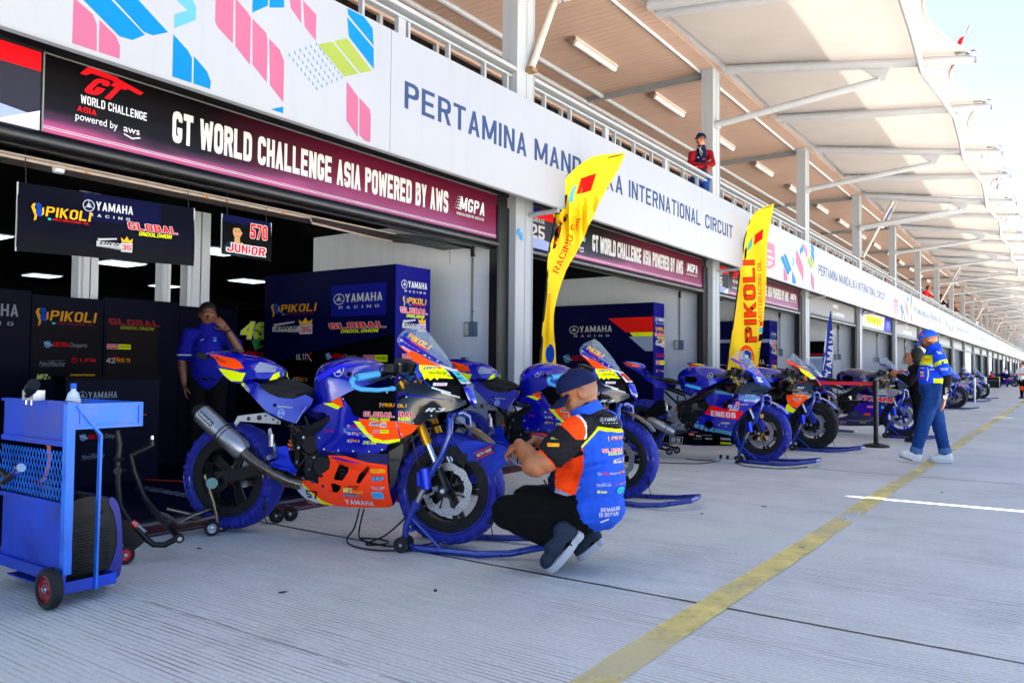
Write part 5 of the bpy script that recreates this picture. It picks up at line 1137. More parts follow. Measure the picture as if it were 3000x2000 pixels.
    LN_ = [P([(1.262, .905), (1.30, .89), (1.36, .836), (1.42, .806), (1.481, .781), (1.484, .83), (1.47, .88), (1.43, .92), (1.39, .92), (1.31, .91)], 'black'), P([(1.135, 1.083), (1.253, 1.034), (1.35, .972), (1.354, .960), (1.278, .974), (1.248, .985), (1.187, 1.040)], 'orange'), P([(1.262, .974), (1.356, .968), (1.42, .90), (1.36, .904), (1.355, .892), (1.34, .906), (1.325, .89), (1.311, .906), (1.296, .895), (1.283, .925), (1.265, .95)], 'yellow'), P([(1.355, .972), (1.386, .962), (1.43, .925), (1.37, .955)], 'offwhite'), T('DRS', 1.285, .950, .016, 'dgrey', w=.06, b=.04, ol='white', sh=.2), RC(1.345, .948, 1.357, .964, 'red'), T('NautRacing', 1.31, .925, .018, 'black', w=.075, sh=.3), RC(1.34, .862, 1.40, .878, 'white'), T('ASTRA', 1.352, .865, .010, 'red', w=.042, b=.01), LN((1.335, .853), (1.42, .822), .008, 'white'), LN((1.38, .828), (1.455, .797), .008, 'white'), T('BIKERSPORT', 1.155, 1.070, .010, 'white', w=.055, rot=-.55)]
    dec(t, nose, LN_, 'nose_livery', e=.003)
    b = MB(); # number plate over the nose
    art(b, [P([(-.075, .0), (.075, .0), (.055, .11), (-.055, .11)], 'white'), T(num[0], -.062, .016, .075, color, w=.052, b=.07, ol='black'), T(num[1], .010, .016, .075, color, w=.052, b=.07, ol='black')], lambda u, v, h: (1.487-v*.78+.004+h-(abs(u)*1.25)**1.5*.9, u, .868+v*.72+h*.8+.004), g=.015); b.build('number_plate', None, t, 0)
    prong = Body([(1.470, .855), (1.490, .862), (1.506, .852), (1.528, .79), (1.530, .76), (1.522, .745), (1.510, .748), (1.49, .81)], tps([(1.48, .85, .07), (1.52, .76, .05), (1.51, .8, .06)]), rim=[1, 2, 3, 4, 5], D=.05, g=.012)
    prong.build('intake_lip', 'blue_paint', t)
    scr = Body([(1.112, 1.116), (1.116, 1.142), (1.128, 1.168), (1.150, 1.192), (1.179, 1.209), (1.21, 1.185), (1.24, 1.156), (1.30, 1.088), (1.350, 1.026), (1.392, .960), (1.345, .984), (1.244, 1.048), (1.16, 1.096)], tps([(1.12, 1.12, .15), (1.16, 1.14, .14), (1.2, 1.1, .155), (1.25, 1.05, .155), (1.3, 1.03, .14), (1.36, .98, .13), (1.25, 1.12, .14)]), rim=[3, 4, 5, 6, 7, 8], D=.13, g=.018)
    scr.build('windscreen', 'screen', t, t=.002)
    SL = [P([(1.116, 1.135), (1.165, 1.098), (1.25, 1.047), (1.345, .986), (1.36, .984), (1.25, 1.062), (1.17, 1.12)], '#2a1690')]+[T('PIKOLI', 1.165, 1.125, .026, 'gold', w=.13, b=.03, rot=-.53), T('MOTORACING', 1.19, 1.098, .012, 'red', w=.09, b=.01, rot=-.53), CI(1.150, 1.140, .014, 'flag_blue')]
    dec(t, scr, SL, 'screen_stickers', both=False)
    b = MB()
    for x, z in ((1.135, 1.108), (1.19, 1.073), (1.235, 1.048), (1.29, 1.014), (1.33, .995)): b.ell((x, -scr.w(x, z)-.003, z), .007, .004, .007, 8, 5)
    b.build('screen_bolts', 'chrome', t)['kind'] = 'stuff'
    # exhaust
    b = MB(); a = Vector((-.115, -.20, .698)); e = Vector((.188, -.195, .468)); dr = (e-a).normalized()
    b.tube([a+dr*.03, a+dr*.15, a+dr*.155, a+dr*.215, a+dr*.22, a+dr*.36, e+dr*.01], [.058, .060, .059, .058, .059, .060, .042], 24); b.build('silencer', 'titanium', t)
    b = MB(); b.tube([a-dr*.015, a-dr*.005, a+dr*.035], [.034, .052, .0585], 20); b.cyl(a+dr*.205, a+dr*.212, .0605, seg=24); b.cyl(a+dr*.23, a+dr*.236, .0605, seg=24); b.build('silencer_cap', 'black_plastic', t)
    b = MB(); b.tube([e-dr*.01, e+dr*.05, (.30, -.185, .39), (.38, -.17, .345), (.46, -.15, .31), (.53, -.13, .288)], [.036, .033, .031, .034, .035, .033], 16)
    for k in range(4): p0 = Vector((.30+.055*k, -.182-(-.01*k), .39-.027*k)); b.cyl(p0, p0+Vector((.006, .001, -.004)), .0355, seg=16)
    b.build('exhaust_pipe', 'burnt', t)
    b = MB(); n_ = Vector((0, -1, 0)); art(b, [RC(-.055, -.012, .055, .012, 'black'), T('OSAKURA', -.05, -.007, .014, 'white', w=.10, b=.03)], lambda u, v, h: tuple(a+dr*(.10+u)+Vector((0, -math.cos(v*19+.35)*(.0602+h), 0))+Vector((.6, 0, .8))*(math.sin(v*19+.35)*(.0602+h))), g=.01); b.build('silencer_badge', None, t, 0)
    b = MB(); b.prism([(.085, .60), (.10, .62), (.125, .668), (.165, .675), (.309, .692), (.409, .645), (.405, .628), (.30, .632), (.141, .638), (.115, .605)], lambda u, v, h: (u, h, v), -.165, -.158)
    b.build('exhaust_hanger', 'alloy', t)
    b = MB(); [b.cyl((x, -.1655, z), (x, -.168, z), r, seg=10) for x, z, r in ((.27, .662, .016), (.20, .655, .012), (.36, .655, .007), (.31, .675, .007), (.39, .638, .006), (.10, .61, .012))]; b.build('hanger_holes', 'trim_dark', t)['kind'] = 'stuff'
    return t
GA = 'race motorcycles lined up along the garages'
bike1 = bike_a((-4.37, 3.17), .34, 1.06, 'nearest race motorcycle, orange and blue fairing with cyan 57, front wheel at the crouching mechanic', GA)
bike2 = bike_a((-4.39, 5.55), .13, 1.05, 'second race motorcycle, blue and orange, seen behind the crouching mechanic', GA, num='19', color='red')

def bike_b(loc, th, sc, lab, group, liv='blue', warm='blue_cloth'):
    o = dict(fender='blue_paint'); t = thing('race_motorcycle', lab, 'motorcycle', (loc[0], loc[1], .035), th, group, sc)
    wheel(t, 1.382, .292, .12, warm, 'black_metal' if liv != 'purple' else 'blue_anod', 2, True, .12, 'gold_metal' if liv == 'blue' else 'black_metal', R_=.305)
    wheel(t, 0.0, .30, .16, warm, 'black_metal', 0, False, .16, R_=.31)
    mech(t, 'b', o)
    main = {'blue': 'blue_paint', 'orange': 'black_paint', 'purple': 'dblue_paint', 'far': 'blue_paint'}[liv]
    tank = Body([(.421, .86), (.427, .92), (.468, .965), (.57, 1.008), (.679, 1.022), (.80, 1.012), (.958, .985), (1.037, .943), (1.035, .905), (.95, .845), (.871, .804), (.758, .755), (.678, .71), (.60, .705), (.52, .74), (.457, .774)], tps([(.45, .85, .09), (.6, .8, .14), (.75, .85, .165), (.9, .9, .16), (1.0, .93, .12), (.7, .95, .15)]), rim=list(range(0, 8))+[15], D=.13, smooth=3)
    tank.build('tank', 'blue_paint' if liv != 'purple' else 'dblue_paint', t)
    dec(t, tank, at(fork_mark('white', .5, 'black'), .855, .909, .065)+[P([(.579, .816), (.757, .781), (.757, .748), (.538, .793)], 'sky' if liv == 'blue' else 'black'), P([(.56, .90), (.70, .90), (.71, .85), (.68, .82), (.55, .84)], 'black')], 'tank_marks')
    seat = Body([(.05, .912), (.16, .882), (.306, .878), (.40, .855), (.449, .82), (.402, .795), (.282, .822), (.136, .865)], tps([(.1, .89, .10), (.3, .85, .11), (.44, .82, .08)]), rim=[0, 1, 2, 3], D=.04, smooth=2)
    seat.build('seat', 'seat', t)
    tail = Body([(-.303, 1.071), (-.226, 1.080), (-.102, 1.066), (-.01, 1.040), (.012, .998), (-.02, .972), (.03, .925), (.10, .885), (.20, .86), (.30, .83), (.36, .78), (.30, .75), (.20, .765), (.16, .81), (.074, .847), (-.02, .93), (-.10, .968), (-.203, 1.006), (-.267, 1.041)], tps([(-.3, 1.07, .02), (-.15, 1.03, .08), (0, .98, .10), (0.05, .9, .11), (.2, .8, .13), (.33, .79, .14)]), rim=[0, 1, 2, 3, 18], D=.06)
    tail.build('tail_cowl', 'blue_paint', t)
    dec(t, tail, [P([(-.27, 1.055), (-.2, 1.06), (-.05, 1.035), (-.01, 1.01), (-.05, .99), (-.2, 1.02)], 'flag_red'), P([(-.24, 1.07), (-.11, 1.062), (-.02, 1.04), (-.03, 1.03), (-.2, 1.062)], 'sky' if liv == 'blue' else 'yellow'), T('ANDRIAN', -.12, 1.02, .012, 'white', w=.09, rot=-.15)], 'tail_livery', both=True)
    Wm = tps([(.78, .67, .16), (.9, .74, .18), (.9, .56, .22), (1.0, .6, .235), (1.15, .69, .235), (1.05, .55, .24), (1.25, .72, .22), (1.41, .69, .16), (1.24, .5, .21), (1.1, .4, .22), (1.1, .25, .18), (1.095, .155, .11), (.87, .13, .10), (.6, .13, .10), (.27, .14, .06), (.27, .18, .07), (.59, .26, .15), (.68, .32, .19), (.83, .5, .2), (.85, .35, .2), (1.33, .83, .18), (1.5, .78, .06), (1.1, .8, .2), (.95, .78, .18)])
    mid = Body([(.77, .678), (.81, .71), (.904, .752), (1.03, .725), (1.155, .694), (1.069, .638), (.948, .58), (.904, .557), (.876, .578), (.82, .62)], lambda x, z: Wm(x, z)-.006)
    mid.build('upper_panel', main, t)
    fr = Body([(.90, .80), (.98, .765), (1.095, .722), (1.24, .712), (1.372, .708), (1.471, .742), (1.507, .779), (1.44, .82), (1.383, .855), (1.33, .838), (1.2, .81), (1.12, .80), (1.062, .835), (.98, .83)], Wm, off=.004)
    fr.build('front_fairing', 'black_paint', t)
    side = Body([(1.169, .722), (1.275, .745), (1.412, .695), (1.422, .67), (1.33, .58), (1.23, .494), (1.17, .42), (1.137, .363), (1.106, .26), (1.096, .153), (1.08, .14), (.875, .128), (.644, .114), (.45, .118), (.268, .130), (.245, .155), (.256, .182), (.335, .205), (.589, .267), (.672, .32), (.706, .387), (.76, .45), (.83, .523), (.874, .58), (.974, .576), (1.0, .60), (1.05, .545), (1.10, .60), (1.19, .665), (1.20, .70)], Wm)
    side.build('side_fairing', main if liv != 'blue' else 'blue_paint', t)
    red = [(.874, .584), (.974, .571), (1.06, .545), (1.1, .56), (1.244, .527), (1.23, .50), (1.19, .435), (.952, .462), (.807, .484)]
    if liv == 'blue':
        I = [P([(.66, .315), (.76, .325), (1.104, .251), (1.093, .156), (1.07, .142), (.871, .130), (.45, .12), (.27, .134), (.26, .178), (.34, .203), (.593, .266)], 'black'), P([(.695, .374), (1.112, .301), (1.106, .262), (.786, .302), (.684, .335)], 'light_blue')]
        for k in range(4): I.append(LN((.76+.06*k, .36), (.73+.06*k, .30), .012, '#0a0a70'))
        I += [P(red, '#e0101c'), T('ENEOS', .885, .468, .058, 'white', w=.28, b=.055, rot=-.05), T('BLU', 1.085, .568, .03, 'white', w=.10, b=.04, sh=.3), T('CRU', 1.10, .532, .03, 'white', w=.10, b=.04, sh=.3), P([(1.236, .690), (1.399, .69), (1.36, .65), (1.20, .665)], 'light_blue'), T('R6', 1.27, .700, .028, 'white', w=.11, b=.05, sh=.3), CI(1.19, .61, .026, 'white'), RG(1.19, .61, .026, .005, 'red'), P([(1.19, .632), (1.197, .616), (1.212, .614), (1.2, .603), (1.203, .588), (1.19, .597), (1.177, .588), (1.18, .603), (1.168, .614), (1.183, .616)], 'red'), T('CALTEX', 1.225, .597, .016, 'white', w=.07, b=.03),
              T('GGI', 1.0, .385, .018, 'white', w=.05, b=.03, sh=.2), T('RGV', 1.052, .385, .018, 'yellow', w=.05, b=.03, sh=.2), CI(.859, .368, .052, 'black', ry=.045), P([(.345, .130), (.36, .205), (.53, .207), (.51, .132)], 'white'), P([(.352, .136), (.366, .199), (.523, .201), (.505, .138)], 'black'), T('89', .37, .145, .045, 'white', w=.125, b=.05, sh=.15), RC(.61, .235, .68, .262, 'red'), T('NGK', .615, .24, .015, 'white', w=.06, b=.03), T('DID', .70, .225, .017, 'white', w=.06, b=.03), T('OHVALE', .64, .27, .014, 'grey', w=.09, b=.03), T('NITRON', .78, .24, .014, 'grey', w=.1, b=.03, sh=.2), T('OXGLOSS', .66, .195, .011, 'grey', w=.1, b=.02), T('QBEX', .80, .20, .016, 'white', w=.08, b=.03), T('YAMAHA', .975, .203, .028, 'white', w=.115, b=.04, sh=.1), RC(.965, .155, 1.085, .178, 'yellow'), T('PERTONAS', .972, .160, .012, 'black', w=.10, b=.02)]
        for x, z in ((.73, .39), (.98, .37), (1.06, .36), (.83, .30), (1.2, .57), (1.14, .70)): I.append(CI(x, z, .007, 'offwhite'))
    elif liv == 'orange':
        I = [P([(.90, .50), (1.06, .545), (1.25, .50), (1.17, .42), (1.14, .36), (1.09, .33), (.8, .36)], '#1414a0'), P([(1.09, .47), (1.13, .56), (1.20, .50), (1.23, .48), (1.19, .44)], 'yellow'), P([(1.12, .665), (1.33, .67), (1.37, .64), (1.24, .50), (1.16, .53), (1.12, .60)], 'orange'), T('R6', 1.27, .702, .028, 'white', w=.11, b=.05, sh=.3), P([(.66, .315), (.76, .325), (1.104, .251), (1.09, .15), (.6, .125), (.3, .14)], '#e03a10')]
        I += at(drs(), 1.20, .61, .1)+at(astra('white'), 1.14, .575, .13)+at(global_(ol='white'), 1.19, .66, .15)+at(ultix('white'), 1.0, .50, .08)+at(mfz(), .9, .28, .12)+[T('89', .37, .145, .045, 'white', w=.125, b=.05)]
    else:
        I = [P([(.72, .42), (.9, .50), (1.2, .46), (1.14, .36), (1.1, .28), (.8, .33)], '#33149a'), P([(1.05, .70), (1.27, .735), (1.40, .69), (1.34, .62), (1.12, .56), (1.02, .6)], '#7a7a84'), P([(.7, .62), (.9, .6), (1.2, .62), (1.2, .60), (.9, .57)], '#1a2ab0'), T('ITAMA', .80, .535, .075, 'red', w=.50, b=.06, sh=.35, ol='white', rot=-.06), T('SEMA', .93, .42, .03, '#f01860', w=.15, b=.05, sh=.2, ol='white'), CI(1.15, .43, .02, 'cyan'), RC(1.10, .665, 1.2, .685, 'white'), RC(1.1, .63, 1.22, .648, 'white'), T('YAMAHA', 1.12, .695, .02, 'white', w=.1, b=.03), T('RACING', 1.25, .70, .018, 'white', w=.09, b=.02, sh=.2), RC(.62, .2, .95, .21, 'grey'), RC(.88, .30, .97, .33, 'orange'), RC(.8, .17, .9, .19, '#9aa014'), RC(.95, .25, 1.04, .262, 'grey'), RC(.9, .215, 1.0, .226, 'grey'), T('57', .5, .15, .04, 'red', w=.1, b=.04, ol='sky')]
    dec(t, side, I, 'side_livery')
    if liv == 'blue': dec(t, fr, [P([(1.33, .76), (1.5, .775), (1.44, .745), (1.33, .735)], '#101a2a'), CI(1.41, .705, .001, 'white')], 'front_livery'); dec(t, mid, [P([(.9, .75), (.935, .715), (1.15, .70), (1.15, .715), (.98, .75)], 'light_blue')], 'upper_livery')
    else: dec(t, fr, [T('R6' if liv == 'orange' else 'RR', 1.24, .75, .024, 'white', w=.09, b=.05, sh=.3), T('PIKOLI', 1.2, .722, .018, 'gold', w=.09, b=.03)], 'front_livery')
    Wn = tps([(1.08, 1.11, .15), (1.13, 1.05, .17), (1.25, .98, .18), (1.32, .9, .185), (1.37, .85, .18), (1.45, .81, .12), (1.49, .78, .05), (1.3, 1.0, .14), (1.4, .9, .1)])
    cowl = Body([(1.08, 1.113), (1.135, 1.100), (1.24, 1.035), (1.345, .965), (1.432, .88), (1.47, .83), (1.492, .777), (1.418, .809), (1.364, .852), (1.33, .90), (1.322, .945), (1.285, .995), (1.248, 1.022), (1.20, 1.04), (1.151, 1.05), (1.10, 1.085)], Wn, rim=[3, 4, 5], D=.10)
    cowl.build('nose_cowl', {'blue': 'blue_paint', 'orange': 'orange_paint', 'purple': 'purple_paint', 'far': 'blue_paint'}[liv], t)
    CL = {'blue': [P([(1.10, 1.105), (1.14, 1.094), (1.34, .96), (1.40, .90), (1.3, .975), (1.2, 1.05)], 'flag_red'), P([(1.10, 1.09), (1.2, 1.04), (1.3, .985), (1.36, .93), (1.36, .905), (1.3, .96), (1.2, 1.025)], '#2a6ae0'), LN((1.36, .90), (1.40, .88), .018, 'white'), LN((1.38, .87), (1.42, .85), .018, 'white')],
          'orange': [P([(1.25, 1.02), (1.345, .963), (1.43, .882), (1.40, .87), (1.33, .92), (1.28, .97)], 'yellow'), P([(1.33, .92), (1.40, .87), (1.43, .88), (1.465, .83), (1.487, .782), (1.42, .81), (1.366, .853)], 'black'), T('46', 1.37, .87, .03, 'white', w=.05, b=.04)], 'purple': [P([(1.30, .99), (1.345, .963), (1.43, .882), (1.40, .87)], 'white')], 'far': []}[liv]
    if CL: dec(t, cowl, CL, 'nose_livery', both=True, e=.002)
    scr = Body([(1.105, 1.118), (1.117, 1.150), (1.128, 1.195), (1.143, 1.214), (1.17, 1.19), (1.274, 1.085), (1.36, .968), (1.435, .880), (1.345, .967), (1.24, 1.038), (1.135, 1.103)], tps([(1.11, 1.12, .14), (1.15, 1.15, .13), (1.25, 1.05, .15), (1.35, .96, .13), (1.42, .89, .08)]), rim=[2, 3, 4, 5, 6], D=.11, g=.018)
    scr.build('windscreen', 'screen', t, t=.002)
    b = MB(); a = Vector((.13, -.20, .40)); e = Vector((.45, -.17, .255)); b.tube([a, a+(e-a)*.12, a+(e-a)*.5, a+(e-a)*.52, a+(e-a)*.9, e], [.028, .05, .055, .053, .052, .035], 18); b.build('silencer', 'titanium', t)
    b = MB(); b.tube([a+Vector((-.03, 0, .014)), a+(e-a)*.02], [.022, .03], 12); b.build('silencer_cap', 'black_plastic', t)
    b = MB(); b.prism([(-.02, .36), (.03, .40), (.20, .61), (.30, .62), (.40, .54), (.33, .47), (.10, .38)], lambda u, v, h: (u, h, v), -.12, -.10); b.build('swingarm_guard', 'black_paint', t)
    ff = Body([(1.215, .508), (1.25, .56), (1.315, .592), (1.38, .61), (1.431, .615), (1.502, .585), (1.45, .565), (1.402, .548), (1.39, .50), (1.43, .40), (1.454, .328), (1.423, .305), (1.38, .40), (1.345, .46), (1.29, .50)], tps([(1.25, .55, .07), (1.4, .6, .06), (1.45, .35, .09), (1.35, .5, .085)]))
    ff.build('fender_side', 'blue_paint', t)
    if liv == 'blue': dec(t, ff, [P([(1.385, .50), (1.425, .50), (1.43, .46), (1.395, .455)], 'gold'), CI(1.408, .48, .008, 'grey')], 'sticker')
    return t
bike3 = bike_b((-4.329, 9.10), .04, 1.05, 'third race motorcycle, deep blue with red oil-brand stripe and number 89 on the belly', GA, 'blue', 'blue_cloth')
bike4 = bike_b((-4.244, 11.02), .03, 1.05, 'fourth race motorcycle, black and orange nose with black tyre warmers', GA, 'orange', 'black_cloth')
bike5 = bike_b((-3.62, 14.16), -.03, 1.05, 'fifth race motorcycle, purple and dark blue, bare tyres, behind the barrier post', GA, 'purple', None)
far = bike_b((-4.35, 29.5), .02, 1.05, 'plain blue race motorcycle just right of the walking man', GA, 'far', None)
dup(far, (-4.3, 33.6, .035), .0, 'blue race motorcycle second beyond the walking man, behind a pale barrier post')
dup(far, (-4.3, 37.7, .035), .0, 'blue race motorcycle third and last of the group beyond the walking man')
dup(far, (-4.1, 26.6, .035), -.1, 'race motorcycle almost hidden by the walking man, one fat tyre showing')
dup(bike5, (-5.1, 14.9, .035), .1, 'race motorcycle mostly hidden behind the purple one, its clear screen showing')
dup(far, (-4.6, 72.5, .035), -.3, 'small white-looking motorcycle far down the lane beside the kneeling people')
# peeled warmer flap of bike 1
def flap(t):
    b = MB(); N, K = 20, 12; ctrl = [(1.44, .545), (1.53, .565), (1.63, .565), (1.73, .545)]; low = [(1.555, .405), (1.61, .352), (1.68, .385), (1.75, .46)]
    vs = []
    for i in range(N+1):
        s = i/N
        for j in range(K+1):
            r = j/K; top = (1.44+.29*s, .540+.03*math.sin(PI*s)-.005*s); bot = (1.56+.19*s, .36+.10*s**1.5)
            x = top[0]*(1-r)+bot[0]*r; z = top[1]*(1-r)+bot[1]*r
            y = -.075-.02*s+.05*r*(1-s)+.009*math.sin(9*s+7*r)*(.4+s)+.006*math.sin(22*r+6*s)
            vs.append((x, y, z+.006*math.sin(8*s+2*r)))
    fs = [(i*(K+1)+j, i*(K+1)+j+1, (i+1)*(K+1)+j+1, (i+1)*(K+1)+j) for i in range(N) for j in range(K)]
    b.add(vs, fs, 'blue_cloth2'); n = len(vs); b.add([(x-.005, y+.012, z-.003) for x, y, z in vs], [tuple(reversed(f)) for f in fs], 'black_cloth')
    bd = [(j, j+1) for j in range(K)]+[(i*(K+1)+K, (i+1)*(K+1)+K) for i in range(N)]+[(N*(K+1)+j+1, N*(K+1)+j) for j in range(K)]+[((i+1)*(K+1), i*(K+1)) for i in range(N)]
    b.add(vs+[(x-.005, y+.012, z-.003) for x, y, z in vs], [(a, c, n+c, n+a) for a, c in bd], 'blue_cloth2')
    o = b.build('warmer_flap', None, t, 60)
    c = MB(); art(c, [RC(0, 0, .12, .04, 'dgrey'), RC(.0, .0, .12, .005, 'red'), RC(0, .035, .12, .04, 'red'), T('MOTO-TRON', .012, .012, .016, 'white', w=.095, b=.03)], lambda u, v, h: (1.565+u*.88-v*.3, -.104-h-.12*u, .465+u*.42+v*.86), g=.02); c.build('flap_label', None, o, 0)
flap(bike1)

# ---------------------------------------------------------------- paddock stands
def front_stand(loc, th, sc, lab, m='stand_blue'):
    t = thing('front_stand', lab, 'paddock stand', (loc[0], loc[1], 0.0), th, 'blue front stands under the bikes', sc); z0 = .033
    for s_ in (-1, 1):
        y = s_*.165
        b = MB(); b.tube([(1.40, s_*.02, .70+z0), (1.405, s_*.09, .705+z0), (1.43, s_*.15, .68+z0), (1.432, y, .60+z0), (1.391, y, .488+z0), (1.323, y, .382+z0), (1.293, y, .315+z0)], .0185, 12); b.build('upright', m, t)
        b = MB(); b.tube([(1.293, y, .315+z0), (1.245, y, .215+z0)], .015, 10); b.build('adjuster', 'alloy', t)
        b = MB(); b.tube([(1.25, y, .225+z0), (1.234, y, .20+z0), (1.19, y, .105+z0), (1.183, y, .03+z0), (1.20, y, -.005+z0), (1.25, y*1.05, -.012+z0), (1.62, y*1.3, -.012+z0), (1.78, y*1.2, .0+z0), (1.97, s_*.12, .035+z0), (1.98, 0, .038+z0)], .0185, 12); b.tube([(1.215, y, .15+z0), (1.40, y*1.13, -.005+z0)], .009, 8); b.build('frame_rail', m, t)
        b = MB(); b.cyl((1.25, y, .235+z0), (1.235, y, .195+z0), .026, seg=12); b.ell((1.24, y-.028, .215+z0), .009, .006, .009, 8, 5); b.build('clamp', m, t)
        for k in ((-.03, .03) if s_ < 0 else (0, .05)):
            b = MB(); b.cyl((1.185, y+s_*.02+k-.014, .042), (1.185, y+s_*.02+k+.014, .042), .042, seg=24); w_ = b.build('wheel', 'black_rubber', t)
            b = MB(); b.cyl((1.185, y+s_*.02+k-.016, .042), (1.185, y+s_*.02+k+.016, .042), .009, seg=10); b.build('hub', 'chrome', w_)
    b = MB(); b.cyl((1.215, -.16, .08+z0), (1.215, .16, .08+z0), .014, seg=10); b.build('cross_bar', m, t)
    b = MB(); b.tube([(1.30, -.195, .42+z0), (1.315, -.19, .31+z0)], .028, 14); b.obox((1.285, -.18, .36+z0), .05, .03, .07); b.build('torque_sleeve', 'blue_anod', t)
    return t
fs1 = front_stand((-4.37, 3.17), .34, 1.06, 'blue front stand lifting the nearest motorcycle, its loop ending at the mechanic')
dup(fs1, (-4.39, 5.55, 0), .13, 'blue front stand whose loop sticks out right of the crouching mechanic', 1.05)
dup(fs1, (-4.329, 9.10, 0), .04, 'blue front stand under the motorcycle numbered 89', 1.05)
dup(fs1, (-4.244, 11.02, 0), .03, 'blue front stand under the motorcycle with black tyre warmers', 1.05)
dup(fs1, (-3.62, 14.16, 0), -.03, 'blue front stand under the purple motorcycle, partly hidden by walking legs', 1.05)
for (p, a, l) in (((-4.1, 26.6, 0), -.1, 'front stand loop just right of the walking man'), ((-4.3, 33.6, 0), 0, 'front stand at the second distant blue motorcycle'), ((-4.3, 37.7, 0), 0, 'front stand at the farthest blue motorcycle')): dup(fs1, p, a, l, 1.05)
# ================================================================ feather flags
def frame_of(base):
    b = Vector((base[0], base[1], 0)); n = b.normalized(); h = Vector((-n.y, n.x, 0)); h = h if h.x > 0 else -h
    return math.atan2(h.y, h.x)
def flag(base, outline, items, lab, cloth, pole, rip=.03, tie=None):
    t = thing('feather_flag', lab, 'flag', base, frame_of(base)); 
    def dy(u, v): 
        a = rip*(math.sin(v*9+u*5)*.5+math.sin(u*16+v*3)*.6+math.sin(v*23+u*9)*.16)
        if tie: k = math.exp(-((v-tie)/.22)**2); a += .06*k*math.sin(u*60)
        return a
    tri = tessellate_polygon([[Vector((x, y, 0)) for x, y in outline]]); v, f = clip_grid(outline, [tuple(q) for q in tri], .04)
    b = MB(); n = len(v); b.add([(x, dy(x, z), z) for x, z in v], f, cloth); b.add([(x, dy(x, z)+.003, z) for x, z in v], [tuple(reversed(q)) for q in f], cloth); o = b.build('cloth', None, t, 60)
    c = MB(); art(c, items, lambda u, z, h: (u, dy(u, z)-.002-h, z), g=.045, eps=.0004); c.build('print', None, t, 0)
    b = MB(); b.tube([(x, dy(x, z)+.01, z) for x, z in pole], [.014]*(len(pole)-3)+[.010, .008, .005], 8); b.build('pole', 'black_plastic', t)
    b = MB(); b.lathe([(0, .0), (.16, .0), (.16, .02), (.03, .05), (.02, .3), (0, .3)], (pole[0][0], 0, 0), seg=20); b.build('base', 'black_metal', t)
    return t
YF = mat('flag_yellow_cloth', '#ffd800', .7, var=.06, scale=4, bump=.25, bscale=7)
def cloth_trans(m, c):
    n = m.node_tree.nodes; l = m.node_tree.links; out = n['Material Output']; b = n['Principled BSDF']; mx = n.new('ShaderNodeMixShader'); tr = n.new('ShaderNodeBsdfTranslucent'); tr.inputs['Color'].default_value = (*lin(c), 1); mx.inputs[0].default_value = .25
    l.new(b.outputs[0], mx.inputs[1]); l.new(tr.outputs[0], mx.inputs[2]); l.new(mx.outputs[0], out.inputs[0])
cloth_trans(YF, '#f5d000')
def sq(u, v, w, h, c, sk=.35): return P([(u, v), (u+w*.25, v+h), (u+w*1.15, v+h+w*sk), (u+w*.95, v+w*sk)], c)
o1, _ = catmull([(-.60, .25), (-.56, 1.13), (-.54, 1.43), (-.49, 2.02), (-.48, 2.26), (-.447, 2.46), (-.375, 2.66), (-.425, 2.80), (-.40, 2.98), (-.28, 3.2), (-.086, 3.384), (.133, 3.464), (.385, 3.484), (.303, 3.29), (.11, 2.95), (-.13, 2.41), (-.27, 2.16), (-.39, 1.77), (-.405, 1.48), (-.378, 1.136), (-.40, .25)], 3, True, keep=(0, 12, 20))
f1 = [P([(-.16, 3.02), (-.11, 3.20), (.06, 3.245), (.0, 3.06)], '#e01a10'), P([(-.27, 2.88), (-.21, 3.08), (-.16, 3.14), (-.19, 2.95)], '#4aa0c0'), P([(-.40, 2.80), (-.36, 2.96), (-.26, 3.02), (-.28, 2.87), (-.36, 2.78)], '#15161a'), T('RACING OIL', -.36, 2.12, .07, '#e01a10', w=.70, b=.005, rot=1.18),
      P([(-.425, 2.40), (-.40, 2.62), (-.33, 2.68), (-.335, 2.6), (-.39, 2.42)], 'black'), P([(-.418, 2.43), (-.395, 2.60), (-.34, 2.66), (-.345, 2.6), (-.395, 2.45)], 'flag_red'), P([(-.36, 2.70), (-.27, 2.80), (-.25, 2.76), (-.33, 2.66)], 'black'), P([(-.35, 2.71), (-.28, 2.785), (-.26, 2.765), (-.33, 2.68)], 'flag_red'),
      CI(-.445, 1.22, .05, 'flag_blue', ry=.11), P([(-.5, 1.3), (-.48, 1.9), (-.44, 1.9), (-.46, 1.3)], '#e0a800')]
flag((-4.35, 7.75, 0), o1, f1, 'twisted yellow feather flag with red racing oil lettering tied to the first column', YF, [(-.59, .0), (-.55, 1.13), (-.52, 1.6), (-.48, 2.1), (-.46, 2.4), (-.41, 2.7), (-.39, 2.98), (-.28, 3.18), (-.09, 3.37), (.38, 3.47)], .022, 2.72)
o2, _ = catmull([(-.62, .3), (-.547, 1.06), (-.518, 1.213), (-.41, 2.0), (-.312, 2.813), (-.224, 3.422), (-.129, 3.724), (.052, 3.883), (.254, 3.949), (.211, 3.708), (.138, 3.256), (.123, 2.574), (.064, 1.819), (-.023, 1.065), (-.12, .3)], 3, True, keep=(0, 8, 14))
